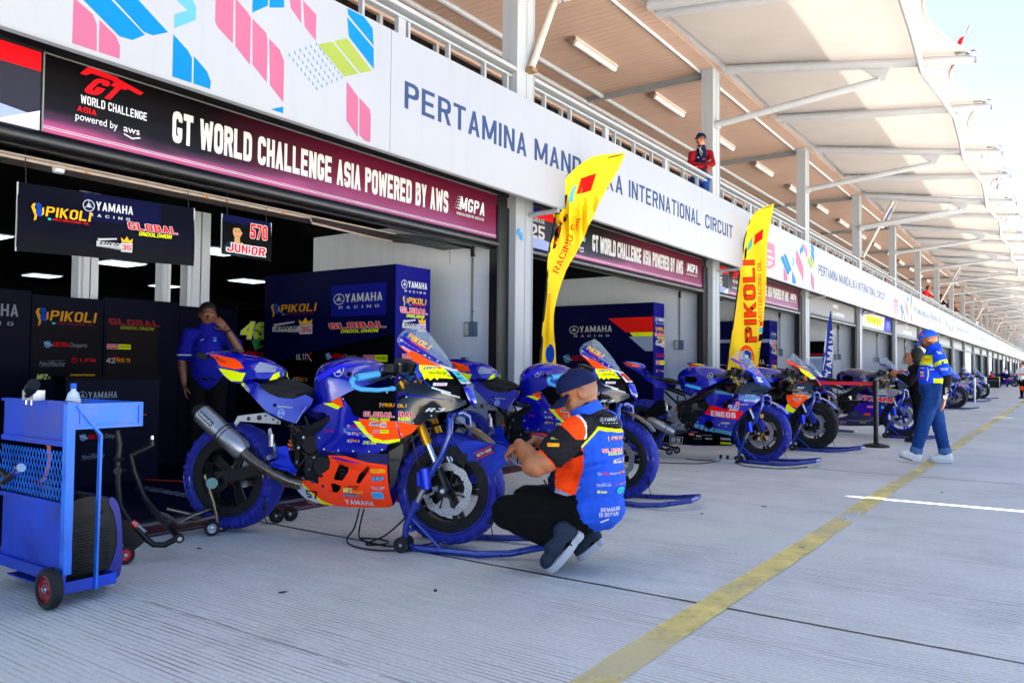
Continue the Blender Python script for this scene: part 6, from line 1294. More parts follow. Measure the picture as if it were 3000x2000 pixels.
f2 = [T('PIKOLI', -.03, 1.56, .20, 'flag_red', w=1.42, b=.045, rot=1.60, ol='black', olw=.016), T('MOTORACING OIL', .055, 1.90, .065, '#e01a10', w=1.08, b=.005, rot=1.585), P([(-.085, 3.24), (-.06, 3.42), (.075, 3.52), (.06, 3.34)], '#e01a10'), P([(-.20, 3.12), (-.17, 3.28), (-.10, 3.40), (-.115, 3.22)], '#4aa090'), P([(-.24, 2.96), (-.235, 3.16), (-.20, 3.22), (-.205, 3.05)], 'black'),
      P([(-.01, 1.56), (.0, 1.68), (.06, 1.70), (.05, 1.58)], 'black'), P([(.0, 1.70), (.01, 1.80), (.06, 1.82), (.06, 1.72)], '#45a0d0'), P([(.01, 1.82), (.02, 1.90), (.065, 1.92), (.062, 1.84)], '#e01a10'), CI(-.21, 1.27, .13, 'flag_red', ry=.23), CI(-.20, 1.24, .105, 'yellow', ry=.19), CI(-.20, 1.27, .09, 'flag_blue', ry=.15), CI(-.20, 1.30, .03, 'yellow'), P([(-.2, .95), (-.1, 1.08), (-.0, 1.16), (-.05, 1.0), (-.15, .85)], 'flag_red'), T('SNI', .045, 1.32, .05, 'black', w=.13, b=0, rot=1.6)]
flag((-4.35, 13.7, 0), o2, f2, 'tall yellow feather flag with big red upright brand lettering before the second column', YF, [(-.61, .0), (-.55, 1.0), (-.50, 1.35), (-.41, 2.0), (-.32, 2.75), (-.235, 3.36), (-.14, 3.70), (.04, 3.86), (.25, 3.93)], .02)
BF = mat('flag_blue_cloth', '#16309a', .7, var=.08, scale=4, bump=.25, bscale=7); cloth_trans(BF, '#2040c0')
flag((-4.5, 20.5, 0), [(-.50, .4), (-.443, .98), (-.391, 1.62), (-.309, 2.16), (-.228, 2.59), (-.205, 2.27), (-.165, 1.62), (-.20, .98), (-.25, .4)], [T('YAMAHA', -.24, .95, .13, 'white', w=1.15, b=.03, rot=1.45), P([(-.43, .9), (-.3, 1.0), (-.3, .95), (-.44, .82)], 'white'), P([(-.43, .75), (-.3, .85), (-.3, .8), (-.44, .68)], 'white'), P([(-.385, 1.6), (-.34, 1.95), (-.31, 2.15), (-.33, 1.8), (-.36, 1.5)], 'white'), P([(-.42, 1.15), (-.36, 1.45), (-.34, 1.42), (-.41, 1.05)], 'white'), P([(-.22, 1.3), (-.185, 1.7), (-.175, 1.6), (-.2, 1.2)], 'white')], 'narrow blue feather flag with white lettering behind the black and orange motorcycle', BF, [(-.26, 0), (-.22, .9), (-.19, 1.6), (-.205, 2.2), (-.222, 2.56)], .015)

# ================================================================ blue trolley (origin at its near corner post)
CB = M['cart_blue'] = mat('cart_blue_paint', '#0438b0', .4, .0, var=.5, scale=3.5, streak=.45, bump=.12, bscale=30)
CL_ = M['cart_light'] = mat('cart_light_paint', '#1466d2', .4, .0, var=.35, scale=5, streak=.4, bump=.12, bscale=30)
ct = thing('tool_trolley', 'blue painted steel trolley with wire mesh side at the left edge of the photo', 'trolley', (-3.575, 1.745, 0))
b = MB(); b.beam((0, 0, .14), (0, .0, .885), .035, .035); b.build('corner_post', 'cart_light', ct)
b = MB(); b.beam((.006, .13, .05), (.006, .135, .735), .022, .01); b.beam((.006, .135, .735), (.006, .025, .868), .022, .01); b.build('front_post', 'cart_light', ct)
b = MB(); b.box(-.62, -.012, -.004, .004, .715, .875); b.box(-.62, -.01, -.014, -.004, .69, .715); b.box(-.62, .012, -.018, .012, .876, .888); b.build('top_panel', 'cart_blue', ct)
b = MB(); b.box(-.62, -.012, .002, .008, .15, .43); b.box(-.62, -.01, -.014, .002, .425, .445); b.box(-.62, .0, -.02, .004, .10, .15); b.build('lower_panel', 'cart_blue', ct)
b = MB(); b.box(0, .006, .012, .33, .765, .878); b.box(.006, .012, .0, .33, .862, .878); b.box(.006, .012, .0, .33, .765, .78); b.box(.006, .012, .31, .33, .78, .862); b.box(.006, .012, .04, .05, .79, .85); b.box(-.6, 0, .324, .33, .765, .878); b.build('tray_side', 'cart_light', ct)
b = MB(); b.box(-.60, -.001, .0, .323, .770, .778); b.build('tray_floor', 'cart_blue', ct)
b = MB(); b.box(-.55, .0, .0, .225, .055, .062); b.box(0, .006, -.01, .225, .055, .105); b.box(-.55, .0, .219, .225, .055, .105); b.build('bottom_plate', 'cart_blue', ct)
# expanded mesh
b = MB(); cw, ch = .030, .062; nx, nz = int(.60/cw), int(.245/ch)
for j in range(nz*2+1):
    for i in range(nx+1):
        x = -.015-cw*i; z = .452+ch*j/2; o_ = cw/2 if j % 2 else 0
        for s_ in (-1, 1):
            p = Vector((x-o_, -.006, z)); q = Vector((x-o_+s_*cw/2, -.006, z+ch/2))
            if q.z < .70 and q.x < -.01 and p.x < -.01: b.beam(p, q, .0017, .003, up=(0, 1, 0))
m_ = b.build('wire_mesh', 'cart_light', ct, 0); m_['kind'] = 'stuff'
def caster(par, c, r, w, tyre='black_rubber', hub='hub_red', ax=(0, 1, 0), knob=True):
    A = Vector(ax).normalized(); c = Vector(c); b = MB(); n = 26
    b.lathe([(r*.66, -w*.5), (r*.9, -w*.52), (r, -w*.3), (r, w*.3), (r*.9, w*.52), (r*.66, w*.5)], c, A, 52, fn=(lambda rr, h, a, i: (rr*(1-.045*(1 if knob and i in (2, 3) and math.sin(a*n) > .2 else 0)), h)))
    o = b.build('wheel', tyre, par); b = MB(); b.lathe([(r*.66, -w*.42), (r*.60, -w*.46), (r*.55, -w*.2), (r*.3, -w*.18), (r*.25, -w*.35), (r*.1, -w*.38), (.0, -w*.38)], c, A, 30); b.lathe([(r*.66, w*.42), (r*.60, w*.46), (r*.55, w*.2), (r*.3, w*.18), (r*.25, w*.35), (.0, w*.38)], c, A, 30); b.build('hub', hub, o)
    b = MB(); b.cyl(c-A*w*.62, c-A*w*.3, r*.13, seg=6); b.cyl(c-A*w*.46, c-A*w*.3, r*.2, seg=16)
    U = A.orthogonal().normalized(); V = A.cross(U)
    for k in range(3): a = 2*PI*k/3+.5; p = c+(U*math.cos(a)+V*math.sin(a))*r*.45; b.cyl(p-A*w*.28, p-A*w*.16, r*.05, seg=8)
    b.build('axle_nut', 'chrome', o); return o
M['hub_red'] = mat('hub_red_paint', '#8c0f1c', .4, .1, var=.1, scale=20, coat=.3); M['hub_red2'] = mat('hub_bright_red', '#c4101c', .4, var=.08)
caster(ct, (-.02, -.055, .088), .088, .045)
caster(ct, (-.55, .18, .088), .088, .045)
b = MB(); b.cyl((-.02, -.07, .088), (-.02, .18, .088), .01, seg=8); b.build('axle', 'black_metal', ct)
# things on and in the trolley
t = thing('water_bottle', 'small clear water bottle with blue cap standing on the trolley', 'bottle', (-3.66, 1.80, .778))
b = MB(); b.lathe([(0, 0), (.026, 0), (.029, .01), (.028, .05), (.030, .06), (.029, .12), (.022, .145), (.011, .155), (.011, .17)], seg=20); b.build('bottle', 'bottle', t); b = MB(); b.lathe([(0, .188), (.0125, .188), (.0135, .165), (.0125, .163)], seg=16); b.build('cap', mat('cap_blue', '#1b50c0', .4), t)
b = MB(); b.lathe([(.0295, .07), (.031, .075), (.0305, .115), (.0295, .118)], seg=20, m='offwhite'); b.lathe([(.0312, .085), (.0316, .098)], seg=20, m='sky'); b.build('label', None, t)
t = thing('vice', 'aluminium clamp block with a black handle bolted on top of the trolley', 'clamp', (-3.80, 1.70, .888))
b = MB(); b.box(-.075, -.045, -.02, .03, 0, .045); b.box(-.035, .03, -.02, .03, 0, .045); b.box(-.045, -.035, .0, .01, .01, .02); b.build('block', 'alloy', t)
b = MB(); b.tube([(-.02, -.025, .02), (.02, -.03, .035), (.045, -.04, .05)], [.010, .010, .014], 10); b.tube([(.045, -.04, .05), (.10, -.05, .075)], .026, 14); b.build('handle', 'black_plastic', t)
b = MB(); b.tube([(-.05, -.012, -.02), (-.05, -.012, .0)], .004, 6); b.tube([(.0, -.012, -.02), (.0, -.012, .0)], .004, 6); b.build('bolt', 'chrome', t)
t = thing('stand_bar', 'black handles with silver ends hanging across the trolley mesh', 'stand bar', (-3.62, 1.62, .60))
b = MB(); b.tube([(-.22, -.02, -.07), (-.09, -.03, -.015)], .014, 10); b.tube([(-.5, -.0, .02), (-.22, .0, -.05)], .013, 10); b.build('bar', 'black_plastic', t)
b = MB(); b.tube([(-.09, -.03, -.015), (-.05, -.032, .0)], .016, 10); b.build('sleeve', 'blue_anod', t); b = MB(); b.tube([(-.055, -.032, .0), (-.03, -.033, .01)], .019, 12); b.tube([(-.235, -.02, -.075), (-.22, -.02, -.07)], .013, 10); b.build('end_cap', 'chrome', t)
b = MB(); b.tube([(-.27, .14, .13), (-.22, .15, .12), (-.185, .15, .07), (-.18, .15, .01), (-.20, .15, -.05), (-.25, .15, -.09)], .008, 6); o = b.build('orange_hose', mat('orange_hose', '#b0521c', .6), t)
t = thing('generator', 'black portable generator with louvred end behind the trolley post', 'generator', (-3.66, 1.892, .063))
b = MB(); oc, _ = catmull([(-.10, 0), (.12, 0), (.135, .12), (.12, .30), (.08, .37), (-.04, .385), (-.10, .34), (-.11, .15)], 3)
b.prism(oc, lambda u, v, h: (h, u, v), -.42, .0); b.build('housing', 'black_plastic', t)
b = MB(); oc2, _ = catmull([(.08, 0), (.142, .0), (.152, .14), (.135, .31), (.10, .37), (.08, .35), (.11, .28), (.125, .14)], 3); b.prism(oc2, lambda u, v, h: (h, u, v), -.40, .004); b.build('side_cover', mat('generator_blue', '#0a1a80', .4), t)
b = MB(); [b.box(.0005, .008, -.08, .09, .04+.013*k, .047+.013*k) for k in range(15)]; [b.box(.0005, .006, -.09, -.075+.0, .26, .31) for k in range(1)]; [b.box(.0005, .007, -.09, .03, .25+.011*k, .255+.011*k) for k in range(5)]; o = b.build('louvre', 'black_metal', t); 
b = MB(); b.cyl((.0, .06, .28), (.012, .06, .28), .03, seg=18); b.build('knob', 'black_metal', t); b = MB(); b.tube([(-.1, -.05, .37), (-.1, -.05, .44), (-.3, -.05, .44), (-.3, -.05, .37)], .014, 8); b.build('handle', 'black_plastic', t)
# ================================================================ rear stands
def small_wheel(par, c, r, w, hub): return caster(par, c, r, w, 'black_rubber', hub, (.35, .94, 0) if False else (-.5, -.5, 0), False)
t = thing('rear_stand', 'black rear paddock stand with red wheels standing empty beside the trolley', 'paddock stand', (-4.06, 2.38, 0), frame_of((-4.06, 2.38)))
b = MB(); b.tube([(-.137, .05, .70), (-.122, .05, .625), (-.129, .05, .536), (-.127, .05, .422), (-.113, .03, .30), (-.08, .01, .24), (-.02, 0, .17), (.02, 0, .118), (.055, 0, .088), (.108, 0, .082), (.176, 0, .115)], .0165, 12); b.build('left_tube', 'black_metal', t)
b = MB(); b.tube([(.036, .2, .60), (-.07, .2, .551), (-.05, .2, .46), (.005, .2, .311), (.085, .15, .204), (.162, .05, .125), (.183, 0, .116)], .0165, 12); b.build('right_tube', 'black_metal', t)
b = MB(); b.cyl((.036, .2, .60), (.036, .2, .635), .018, seg=10); b.cyl((.183, -.02, .112), (.183, .02, .112), .024, seg=14); b.build('socket', 'black_metal', t); b = MB(); b.cyl((.036, .2, .635), (.036, .2, .655), .011, seg=10); b.cyl((.183, -.026, .112), (.183, -.018, .112), .012, seg=10); b.build('pin', 'chrome', t)
b = MB(); b.prism([(-.105, .235), (-.105, .115), (-.05, .06), (-.01, .09), (.03, .129), (-.051, .225)], lambda u, v, h: (u, h, v), -.008, .0); b.build('gusset', 'black_metal', t)
b = MB(); b.cyl((-.128, .0, .489), (-.128, .03, .489), .022, seg=14); b.cyl((-.128, .01, .489), (-.085, .0, .492), .006, seg=6); b.cyl((-.15, .04, .545), (-.10, .04, .545), .012, seg=8); b.build('knob', 'black_plastic', t)
b = MB(); art(b, [P([(0, -.005), (.035, -.005), (.035, .028), (0, .028)], 'red'), T('MO', .002, .004, .018, 'white', w=.03, b=.03), T('BRANDZ', .038, .008, .014, 'white', w=.05, b=.04)], lambda u, v, h: (-.058+u*.72+v*.6, -.018-h, .213-u*.70+v*.72)); b.build('decal', None, t, 0)
b = MB(); b.cyl((-.083, -.02, .05), (-.16, .12, .045), .008, seg=8); b.build('axle', 'black_metal', t)
for c in ((-.083, -.03, .052), (-.152, .09, .045)): caster(t, c, .048, .03, 'black_rubber', 'hub_red2', (-.3, .95, 0), False)
t = thing('rear_stand', 'dark metal rear stand under the back wheel of the nearest motorcycle', 'paddock stand', (-4.36, 3.0, 0), frame_of((-4.36, 3.0)))
b = MB(); b.tube([(-.046, 0, .376), (-.023, 0, .309), (.011, 0, .204), (.035, 0, .10), (.033, 0, .06)], .0145, 12); b.build('upright', 'burnt', t)
b = MB(); b.tube([(.03, 0, .115), (-.10, .02, .085), (-.18, .03, .075), (-.26, .05, .13), (-.34, .06, .155)], .014, 10); b.build('lower_bar', 'burnt', t)
b = MB(); b.tube([(.02, .03, .165), (-.10, .06, .12), (-.196, .03, .078)], .013, 10); b.tube([(-.02, .12, .13), (-.12, .1, .12), (-.26, .08, .165)], .012, 10); b.build('cross_bar', 'burnt', t)
b = MB(); b.cyl((-.0, -.03, .327), (-.0, .03, .327), .026, seg=16); b.cyl((-.0, -.04, .327), (-.0, -.03, .327), .034, seg=16); b.build('spool', mat('pale_green_spool', '#5a8a84', .5), t)
for c in ((.005, -.02, .046), (.065, .09, .044)): caster(t, c, .045, .026, 'black_rubber', 'chrome', (-.25, .97, 0), False)
t = thing('rear_stand', 'black rear stand wheels showing under the far side of the nearest motorcycle', 'paddock stand', (-4.36, 3.50, 0), .5)
for c in ((0, 0, .05), (.06, .09, .05)): caster(t, c, .05, .03, 'black_rubber', 'black_metal', (-.25, .97, 0), False)
b = MB(); b.tube([(0, .03, .06), (-.1, .1, .15), (-.15, .1, .3)], .014, 8); b.build('upright', 'black_metal', t)
for (x, y, l) in ((-4.4, 9.35, 'black rear stand wheel below the belly of the motorcycle numbered 89'), (-4.35, 11.3, 'black rear stand wheel behind the second blue loop stand'), (-3.75, 14.4, 'blue rear stand under the purple motorcycle')):
    t = thing('rear_stand', l, 'paddock stand', (x, y, 0), .0); caster(t, (.35, -.12, .045), .045, .03, 'black_rubber', 'chrome', (0, 1, 0), False); caster(t, (.35, .12, .045), .045, .03, 'black_rubber', 'chrome', (0, 1, 0), False)
    b = MB(); b.tube([(.35, -.14, .06), (.1, -.17, .10), (.0, -.18, .25)], .015, 8); b.tube([(.35, .14, .06), (.1, .17, .10), (.0, .18, .25)], .015, 8); b.tube([(.35, -.14, .06), (.35, .14, .06)], .014, 8); b.tube([(.35, -.12, .05), (.8, -.12, .04), (.8, .12, .04), (.35, .12, .05)], .013, 8) if x > -4 else None; b.build('frame', 'stand_blue' if x > -4 else 'black_metal', t)
# ================================================================ cables
def cable(pts, lab, r=.0055, name='power_cable'):
    P3 = [Vector(p) for p in pts]; n = len(P3); out = []
    for i in range(n-1):
        p0, p1, p2, p3 = P3[max(i-1, 0)], P3[i], P3[i+1], P3[min(i+2, n-1)]
        for k in range(6):
            s = k/6; out.append(.5*((2*p1)+(-p0+p2)*s+(2*p0-5*p1+4*p2-p3)*s*s+(-p0+3*p1-3*p2+p3)*s**3))
    out.append(P3[-1]); o = P3[0]; b = MB(); b.tube([p-o for p in out], r, 6); ob = b.build(name, 'cable'); ob.location = o; tag(ob, lab, 'cable'); return ob
def gl(px, z=.006): pass
cable([(-3.63, 3.55, .17), (-3.62, 3.50, .06), (-3.58, 3.40, .007), (-3.40, 3.30, .007), (-3.2, 3.33, .008), (-3.02, 3.50, .012), (-3.05, 3.62, .03), (-3.25, 3.62, .10), (-3.30, 3.60, .15)], 'outer loop of black cable on the concrete under the orange belly pan')
cable([(-3.60, 3.56, .17), (-3.58, 3.50, .04), (-3.5, 3.45, .008), (-3.30, 3.42, .008), (-3.12, 3.52, .01), (-3.02, 3.66, .04), (-3.0, 3.66, .05)], 'middle loop of black cable under the orange belly pan')
cable([(-3.28, 3.60, .15), (-3.35, 3.50, .05), (-3.42, 3.42, .008), (-3.36, 3.36, .012), (-3.28, 3.40, .02), (-3.33, 3.50, .012), (-3.45, 3.52, .01), (-3.55, 3.47, .01)], 'small curled loop of black cable under the orange belly pan')
cable([(-2.52, 3.95, .40), (-2.45, 3.93, .30), (-2.44, 3.92, .16), (-2.5, 4.0, .03), (-2.7, 4.2, .008), (-3.1, 4.4, .008)], 'thin black lead hanging behind the knee of the crouching mechanic')
cable([(-3.3, 6.35, .2), (-3.05, 6.5, .30), (-2.93, 6.5, .42), (-2.9, 6.55, .55)], 'black lead crossing the front brake disc of the second motorcycle')
cable([(-3.7, 8.9, .01), (-3.5, 8.85, .01), (-3.30, 8.86, .02), (-3.22, 8.88, .04)], 'black lead running from the left into the white socket block')
cable([(-3.9, 8.3, .008), (-3.6, 8.4, .008), (-3.35, 8.6, .008), (-3.24, 8.82, .03)], 'lower black lead looping into the white socket block')
cable([(-3.17, 8.88, .04), (-3.05, 8.80, .01), (-2.85, 8.62, .008), (-2.5, 8.66, .008), (-2.3, 8.9, .02)], 'black lead running right from the white socket block to the blue tyre')
t = thing('socket_block', 'white extension socket block on the ground under the motorcycle numbered 89', 'socket block', (-3.20, 8.85, 0)); b = MB(); b.box(-.11, .11, -.03, .03, .0, .045); b.build('block', 'offwhite', t); b = MB(); b.cyl((-.05, 0, .045), (-.05, 0, .09), .016, seg=10); b.cyl((.03, 0, .045), (.03, 0, .09), .016, seg=10); b.build('plug', 'black_plastic', t)
for i, (x, y) in enumerate(((-1.93, 6.2), (-3.0, 2.45), (-2.2, 5.6), (-1.3, 4.9), (-.9, 7.9), (-2.45, 2.9), (-4.1, 2.75))):
    o = MB().prism([(-.02, -.006), (.0, -.012), (.022, .004), (.004, .008)], lambda u, v, h: (u, v, h), .001, .005).build('litter', 'cable'); o.location = (x, y, 0); o.rotation_euler = (0, 0, i); tag(o, ('tiny dark scrap on the concrete right of the second blue loop', 'tiny dark scrap in the left foreground', 'tiny dark scrap level with the crouching mechanic', 'tiny dark scrap right of the yellow line', 'tiny dark scrap beyond the white light streak', 'tiny dark scrap in the centre foreground', 'small black lump beside the dark rear stand')[i], 'litter')
# ================================================================ barrier posts and tape
def post(loc, lab, m='black_plastic', h=.93, r=.032, flat=False):
    t = thing('barrier_post', lab, 'barrier post', loc, 0)
    b = MB(); b.cyl((0, 0, .03), (0, 0, h), r, seg=20); b.build('post', m, t)
    b = MB(); b.lathe([(0, 0), (.175, 0), (.175, .018), (.165, .03), (.05, .055), (0, .055)], seg=28) if not flat else b.box(-.18, .18, -.14, .14, 0, .015); b.build('base', m, t)
    b = MB(); b.cyl((0, 0, h-.12), (0, 0, h+.01), r*1.18, seg=20); b.build('cap', m, t); return t
post((-2.20, 12.13, 0), 'black belt barrier post with round base before the purple motorcycle')
post((-2.62, 32.2, 0), 'pale slim barrier post beside the distant blue motorcycles', 'panel_white', .88, .03, True)
post((-2.70, 38.0, 0), 'farther pale slim barrier post by the last blue motorcycle', 'panel_white', .88, .03, True)
post((-3.55, 12.3, 0), 'black belt barrier post hidden behind the black and orange motorcycle')
o = MB(); o.box(-3.55, -2.22, -.0015, .0015, -.025, .025)
ob = o.build('barrier_tape', mat('red_tape', '#c8101a', .5)); ob.location = (0, 12.2, .885); tag(ob, 'red belt stretched from behind the motorcycle to the black post', 'barrier tape')
# fire extinguisher on balcony, blue tape on column, distant equipment
t = thing('fire_extinguisher', 'red fire extinguisher standing at a column on the balcony', 'fire extinguisher', (-5.25, 31.0, 3.62)); b = MB(); b.lathe([(0, .3), (.09, .3), (.1, .33), (.1, .78), (.07, .86), (.03, .9), (.0, .9)], seg=18); b.build('cylinder', mat('extinguisher_red', '#b0121a', .35, coat=.5), t); b = MB(); b.box(-.02, .12, -.015, .015, .9, .95); b.tube([(0, -.03, .9), (.05, -.1, .8), (.05, -.1, .5)], .01, 6); b.cyl((0, 0, 0), (0, 0, .3), .02); b.build('valve', 'black_plastic', t)
o = MB(); o.prism([(-.05, .04), (.0, .06), (.0, .02), (.05, .01), (.06, -.07), (.01, -.06), (.0, -.02), (-.06, -.02)], lambda u, v, h: (h, u, v), 0, .004); ob = o.build('tape_scrap', mat('blue_tape', '#1b82c0', .5)); ob.location = (-4.99, 7.28, 2.56); tag(ob, 'torn scrap of blue tape on the first column near its top', 'tape')
for i, (x, y, w_, h_) in enumerate(((-4.3, 66, .9, .75), (-4.6, 60, .5, .9), (-4.0, 56, .35, .4))):
    t = thing('equipment_case', ('large black equipment case far down by the columns', 'tall black equipment case by the distant columns', 'small black case on the far pit lane floor')[i], 'case', (x, y, 0)); b = MB(); b.box(-w_/2, w_/2, -.3, .3, .03, h_); b.build('case', 'black_plastic', t); b = MB(); b.box(-w_/2-.01, w_/2+.01, -.31, .31, h_*.7, h_*.74); [b.cyl((sx*w_*.4, sy*.25, 0), (sx*w_*.4, sy*.25, .03), .025) for sx in (-1, 1) for sy in (-1, 1)]; b.build('trim', 'steel_grey', t)
# dark workbench and bits inside nearest garage
t = thing('work_stand', 'dark upright steel stand in the left garage behind the trolley', 'stand', (-6.9, 2.0, 0)); b = MB(); b.cyl((0, 0, 0), (0, 0, 1.5), .05, seg=14); b.cyl((0, 0, 1.0), (0, 0, 1.45), .07, seg=14); b.build('column', mat('dark_teal', '#16262e', .5, .3), t); b = MB(); b.box(-.3, .3, -.25, .25, 0, .05); b.build('base', 'black_metal', t); b = MB(); b.cyl((.07, -.02, 1.06), (.08, -.02, 1.06), .05, seg=14); b.build('dial', 'offwhite', t)
t = thing('tool_cabinet', 'dark blue cabinet with small sponsor print left of the standing man', 'cabinet', (-6.9, 3.75, 0)); b = MB(); b.box(-.2, 0, -.42, .42, 0, .92, '#04061c'); b.build('cabinet', None, t); b = MB(); b.box(-.22, .02, -.44, .44, .92, .95); b.build('top', 'black', t); b = MB(); art(b, at(maker('grey'), -.32, .74, .34)+[LN((-.3, .62), (.3, .60), .01, '#a03a10'), LN((-.3, .57), (.2, .555), .01, '#7a7a10')]+at(astra(), -.3, .40, .36)+at(nautic('grey'), -.28, .24, .2), lambda u, v, h: (.001+h, u, v)); b.build('lettering', None, t, 0)
# ================================================================ people
from mathutils.bvhtree import BVHTree
M['skin'] = mat('skin_warm', '#945a36', .5, var=.08, scale=30, bump=.06, bscale=90); M['skin_dark'] = mat('skin_deep', '#6e4026', .5, var=.08, scale=30)
M['beard'] = mat('beard_hair', '#4a2c20', .8, var=.2, scale=60); M['hair'] = mat('hair_black', '#0b0908', .6, var=.2, scale=80, bump=.4, bscale=120)
M['stubble'] = mat('stubble_skin', '#7d543c', .6, var=.15, scale=120)
def cloth(name, c, r=.8, **k): return mat(name, c, r, var=.07, scale=9, bump=.9, bscale=k.get('bs', 5), bdist=.022, bstretch=(1, 1, 2.6))
M['c_shoe'] = cloth('shoe_slate', '#26303f'); M['c_blue'] = cloth('shirt_blue', '#1f4fc4'); M['c_orange'] = cloth('shirt_orange', '#f4420a'); M['c_black'] = cloth('shirt_black', '#15141a'); M['c_grey'] = cloth('shirt_grey', '#8b93a6'); M['c_yellow'] = cloth('shirt_yellow', '#c9d80c'); M['c_white'] = cloth('shirt_white', '#d9dadd'); M['c_navy'] = cloth('shirt_navy', '#0a1030')
M['c_trouser'] = cloth('trouser_black', '#050506', .9); M['c_denim'] = cloth('denim', '#123672', .85); M['c_denim_l'] = cloth('denim_light', '#44689a', .85); M['c_polo'] = cloth('polo_blue', '#0c1280'); M['c_maroon'] = cloth('shirt_maroon', '#7a0c18'); M['c_cap'] = cloth('cap_navy', '#08143c', .7); M['c_capblue'] = cloth('cap_blue', '#0f32c0', .6); M['c_red'] = cloth('shirt_red', '#c80c1c'); M['c_purple'] = cloth('shirt_purple', '#3a1a70'); M['c_brown'] = cloth('shirt_brown', '#5a3424')
def smoothed(prims, voxel, it=5, fac=.5):
    mb = MB()
    for p in prims:
        if p[0] == 'c':
            a, b_ = Vector(p[1]), Vector(p[2]); r1, r2 = p[3], p[4]; d = (b_-a); L = d.length or 1e-6; d = d/L; N = 7; pts = []; rr = []
            for i in range(N): t = PI/2*(1-i/(N-1)); pts.append(a-d*r1*math.sin(t)); rr.append(max(.0006, r1*math.cos(t)))
            for i in range(N): t = PI/2*i/(N-1); pts.append(b_+d*r2*math.sin(t)); rr.append(max(.0006, r2*math.cos(t)))
            mb.tube(pts, rr, 16)
        else:
            mb.ell(p[1], p[2], p[3], p[4], 20, 14, rot=p[5] if len(p) > 5 else None)
    me = bpy.data.meshes.new('t'); me.from_pydata([tuple(v) for v in mb.v], [], mb.f); bm = bmesh.new(); bm.from_mesh(me); bmesh.ops.remove_doubles(bm, verts=bm.verts, dist=1e-5); bmesh.ops.recalc_face_normals(bm, faces=bm.faces); bm.to_mesh(me); bm.free()
    ob = bpy.data.objects.new('t', me); COL.objects.link(ob)
    m1 = ob.modifiers.new('r', 'REMESH'); m1.mode = 'VOXEL'; m1.voxel_size = voxel
    m2 = ob.modifiers.new('s', 'SMOOTH'); m2.factor = fac; m2.iterations = it
    dg = bpy.context.evaluated_depsgraph_get(); ev = ob.evaluated_get(dg); out = bpy.data.meshes.new_from_object(ev)
    bpy.data.objects.remove(ob); bpy.data.meshes.remove(me); return out
def blob(name, prims, voxel, m, parent, it=5, wrinkle=0.0, colour=None, cut=None, seed=0):
    me = smoothed(prims, voxel, it)
    if wrinkle or cut:
        bm = bmesh.new(); bm.from_mesh(me)
        if cut:
            dead = [f for f in bm.faces if cut(f.calc_center_median())]; bmesh.ops.delete(bm, geom=dead, context='FACES')
        if wrinkle:
            bm.normal_update()
            from mathutils import noise
            for v in bm.verts:
                p = v.co*7+Vector((seed, seed*2, 0)); q = Vector((v.co.x*14+seed, v.co.y*14, v.co.z*30)); k = noise.noise(p)*.4+(.5-abs(noise.noise(q))*2.4)*.5+(.4-abs(noise.noise(q*1.9+Vector((3, 1, 2))))*2)*.22
                v.co += v.normal*wrinkle*k
        bm.to_mesh(me); bm.free()
    if colour:
        names = []; idx = []
        for p in me.polygons:
            c = colour(Vector(p.center)); 
            if c not in names: names.append(c)
            idx.append(names.index(c))
        me.materials.clear()
        for c in names: me.materials.append(M[c] if c in M else pal(c))
        me.polygons.foreach_set('material_index', idx)
    else: me.materials.clear(); me.materials.append(M[m] if isinstance(m, str) else m)
    me.shade_smooth(); me.name = name; o = bpy.data.objects.new(name, me); COL.objects.link(o); o.parent = parent; return o
def onto(o, O, U, V, D, items, name='print', g=.02, e=.002):
    me = o.data; bv = BVHTree.FromPolygons([v.co[:] for v in me.vertices], [tuple(p.vertices) for p in me.polygons]); O, U, V, D = (Vector(q) for q in (O, U, V, D))
    def fn(u, v, h):
        s = O+U*u+V*v; hit = bv.ray_cast(s, D)
        p = hit[0] if hit[0] is not None else s+D*1.0
        return p-D*(e+h)
    b = MB(); art(b, items, fn, g=g, eps=.0003); return b.build(name, None, o, 0)
def basis(f, up=(0, 0, 1)):
    f = Vector(f).normalized(); s = f.cross(Vector(up)).normalized(); u = s.cross(f); return f, s, u   # forward, right, up
def head_prims(c, f, up=(0, 0, 1), k=1.0):
    c = Vector(c); f, s, u = basis(f, up); Rm = Matrix((s, f, u)).transposed()
    L = lambda a, b_, d: c+(s*a+f*b_+u*d)*k
    P_ = [('e', L(0, -.012, .018), .074*k, .092*k, .096*k, Rm), ('e', L(0, .02, -.045), .060*k, .070*k, .065*k, Rm), ('c', L(-.022, .045, -.088), L(.022, .045, -.088), .020*k, .020*k), ('c', L(0, .088, .005), L(0, .104, -.028), .010*k, .015*k), ('c', L(-.03, .070, .026), L(.03, .070, .026), .016*k, .016*k), ('c', L(-.042, .050, -.030), L(-.035, .052, -.05), .022*k, .02*k), ('c', L(.042, .050, -.030), L(.035, .052, -.05), .022*k, .02*k), ('c', L(-.016, .080, -.054), L(.016, .080, -.054), .010*k, .010*k)]
    for q in (-1, 1): P_ += [('e', L(q*.077, -.008, -.006), .009*k, .018*k, .030*k, Rm)]
    return P_, L, (f, s, u, Rm)
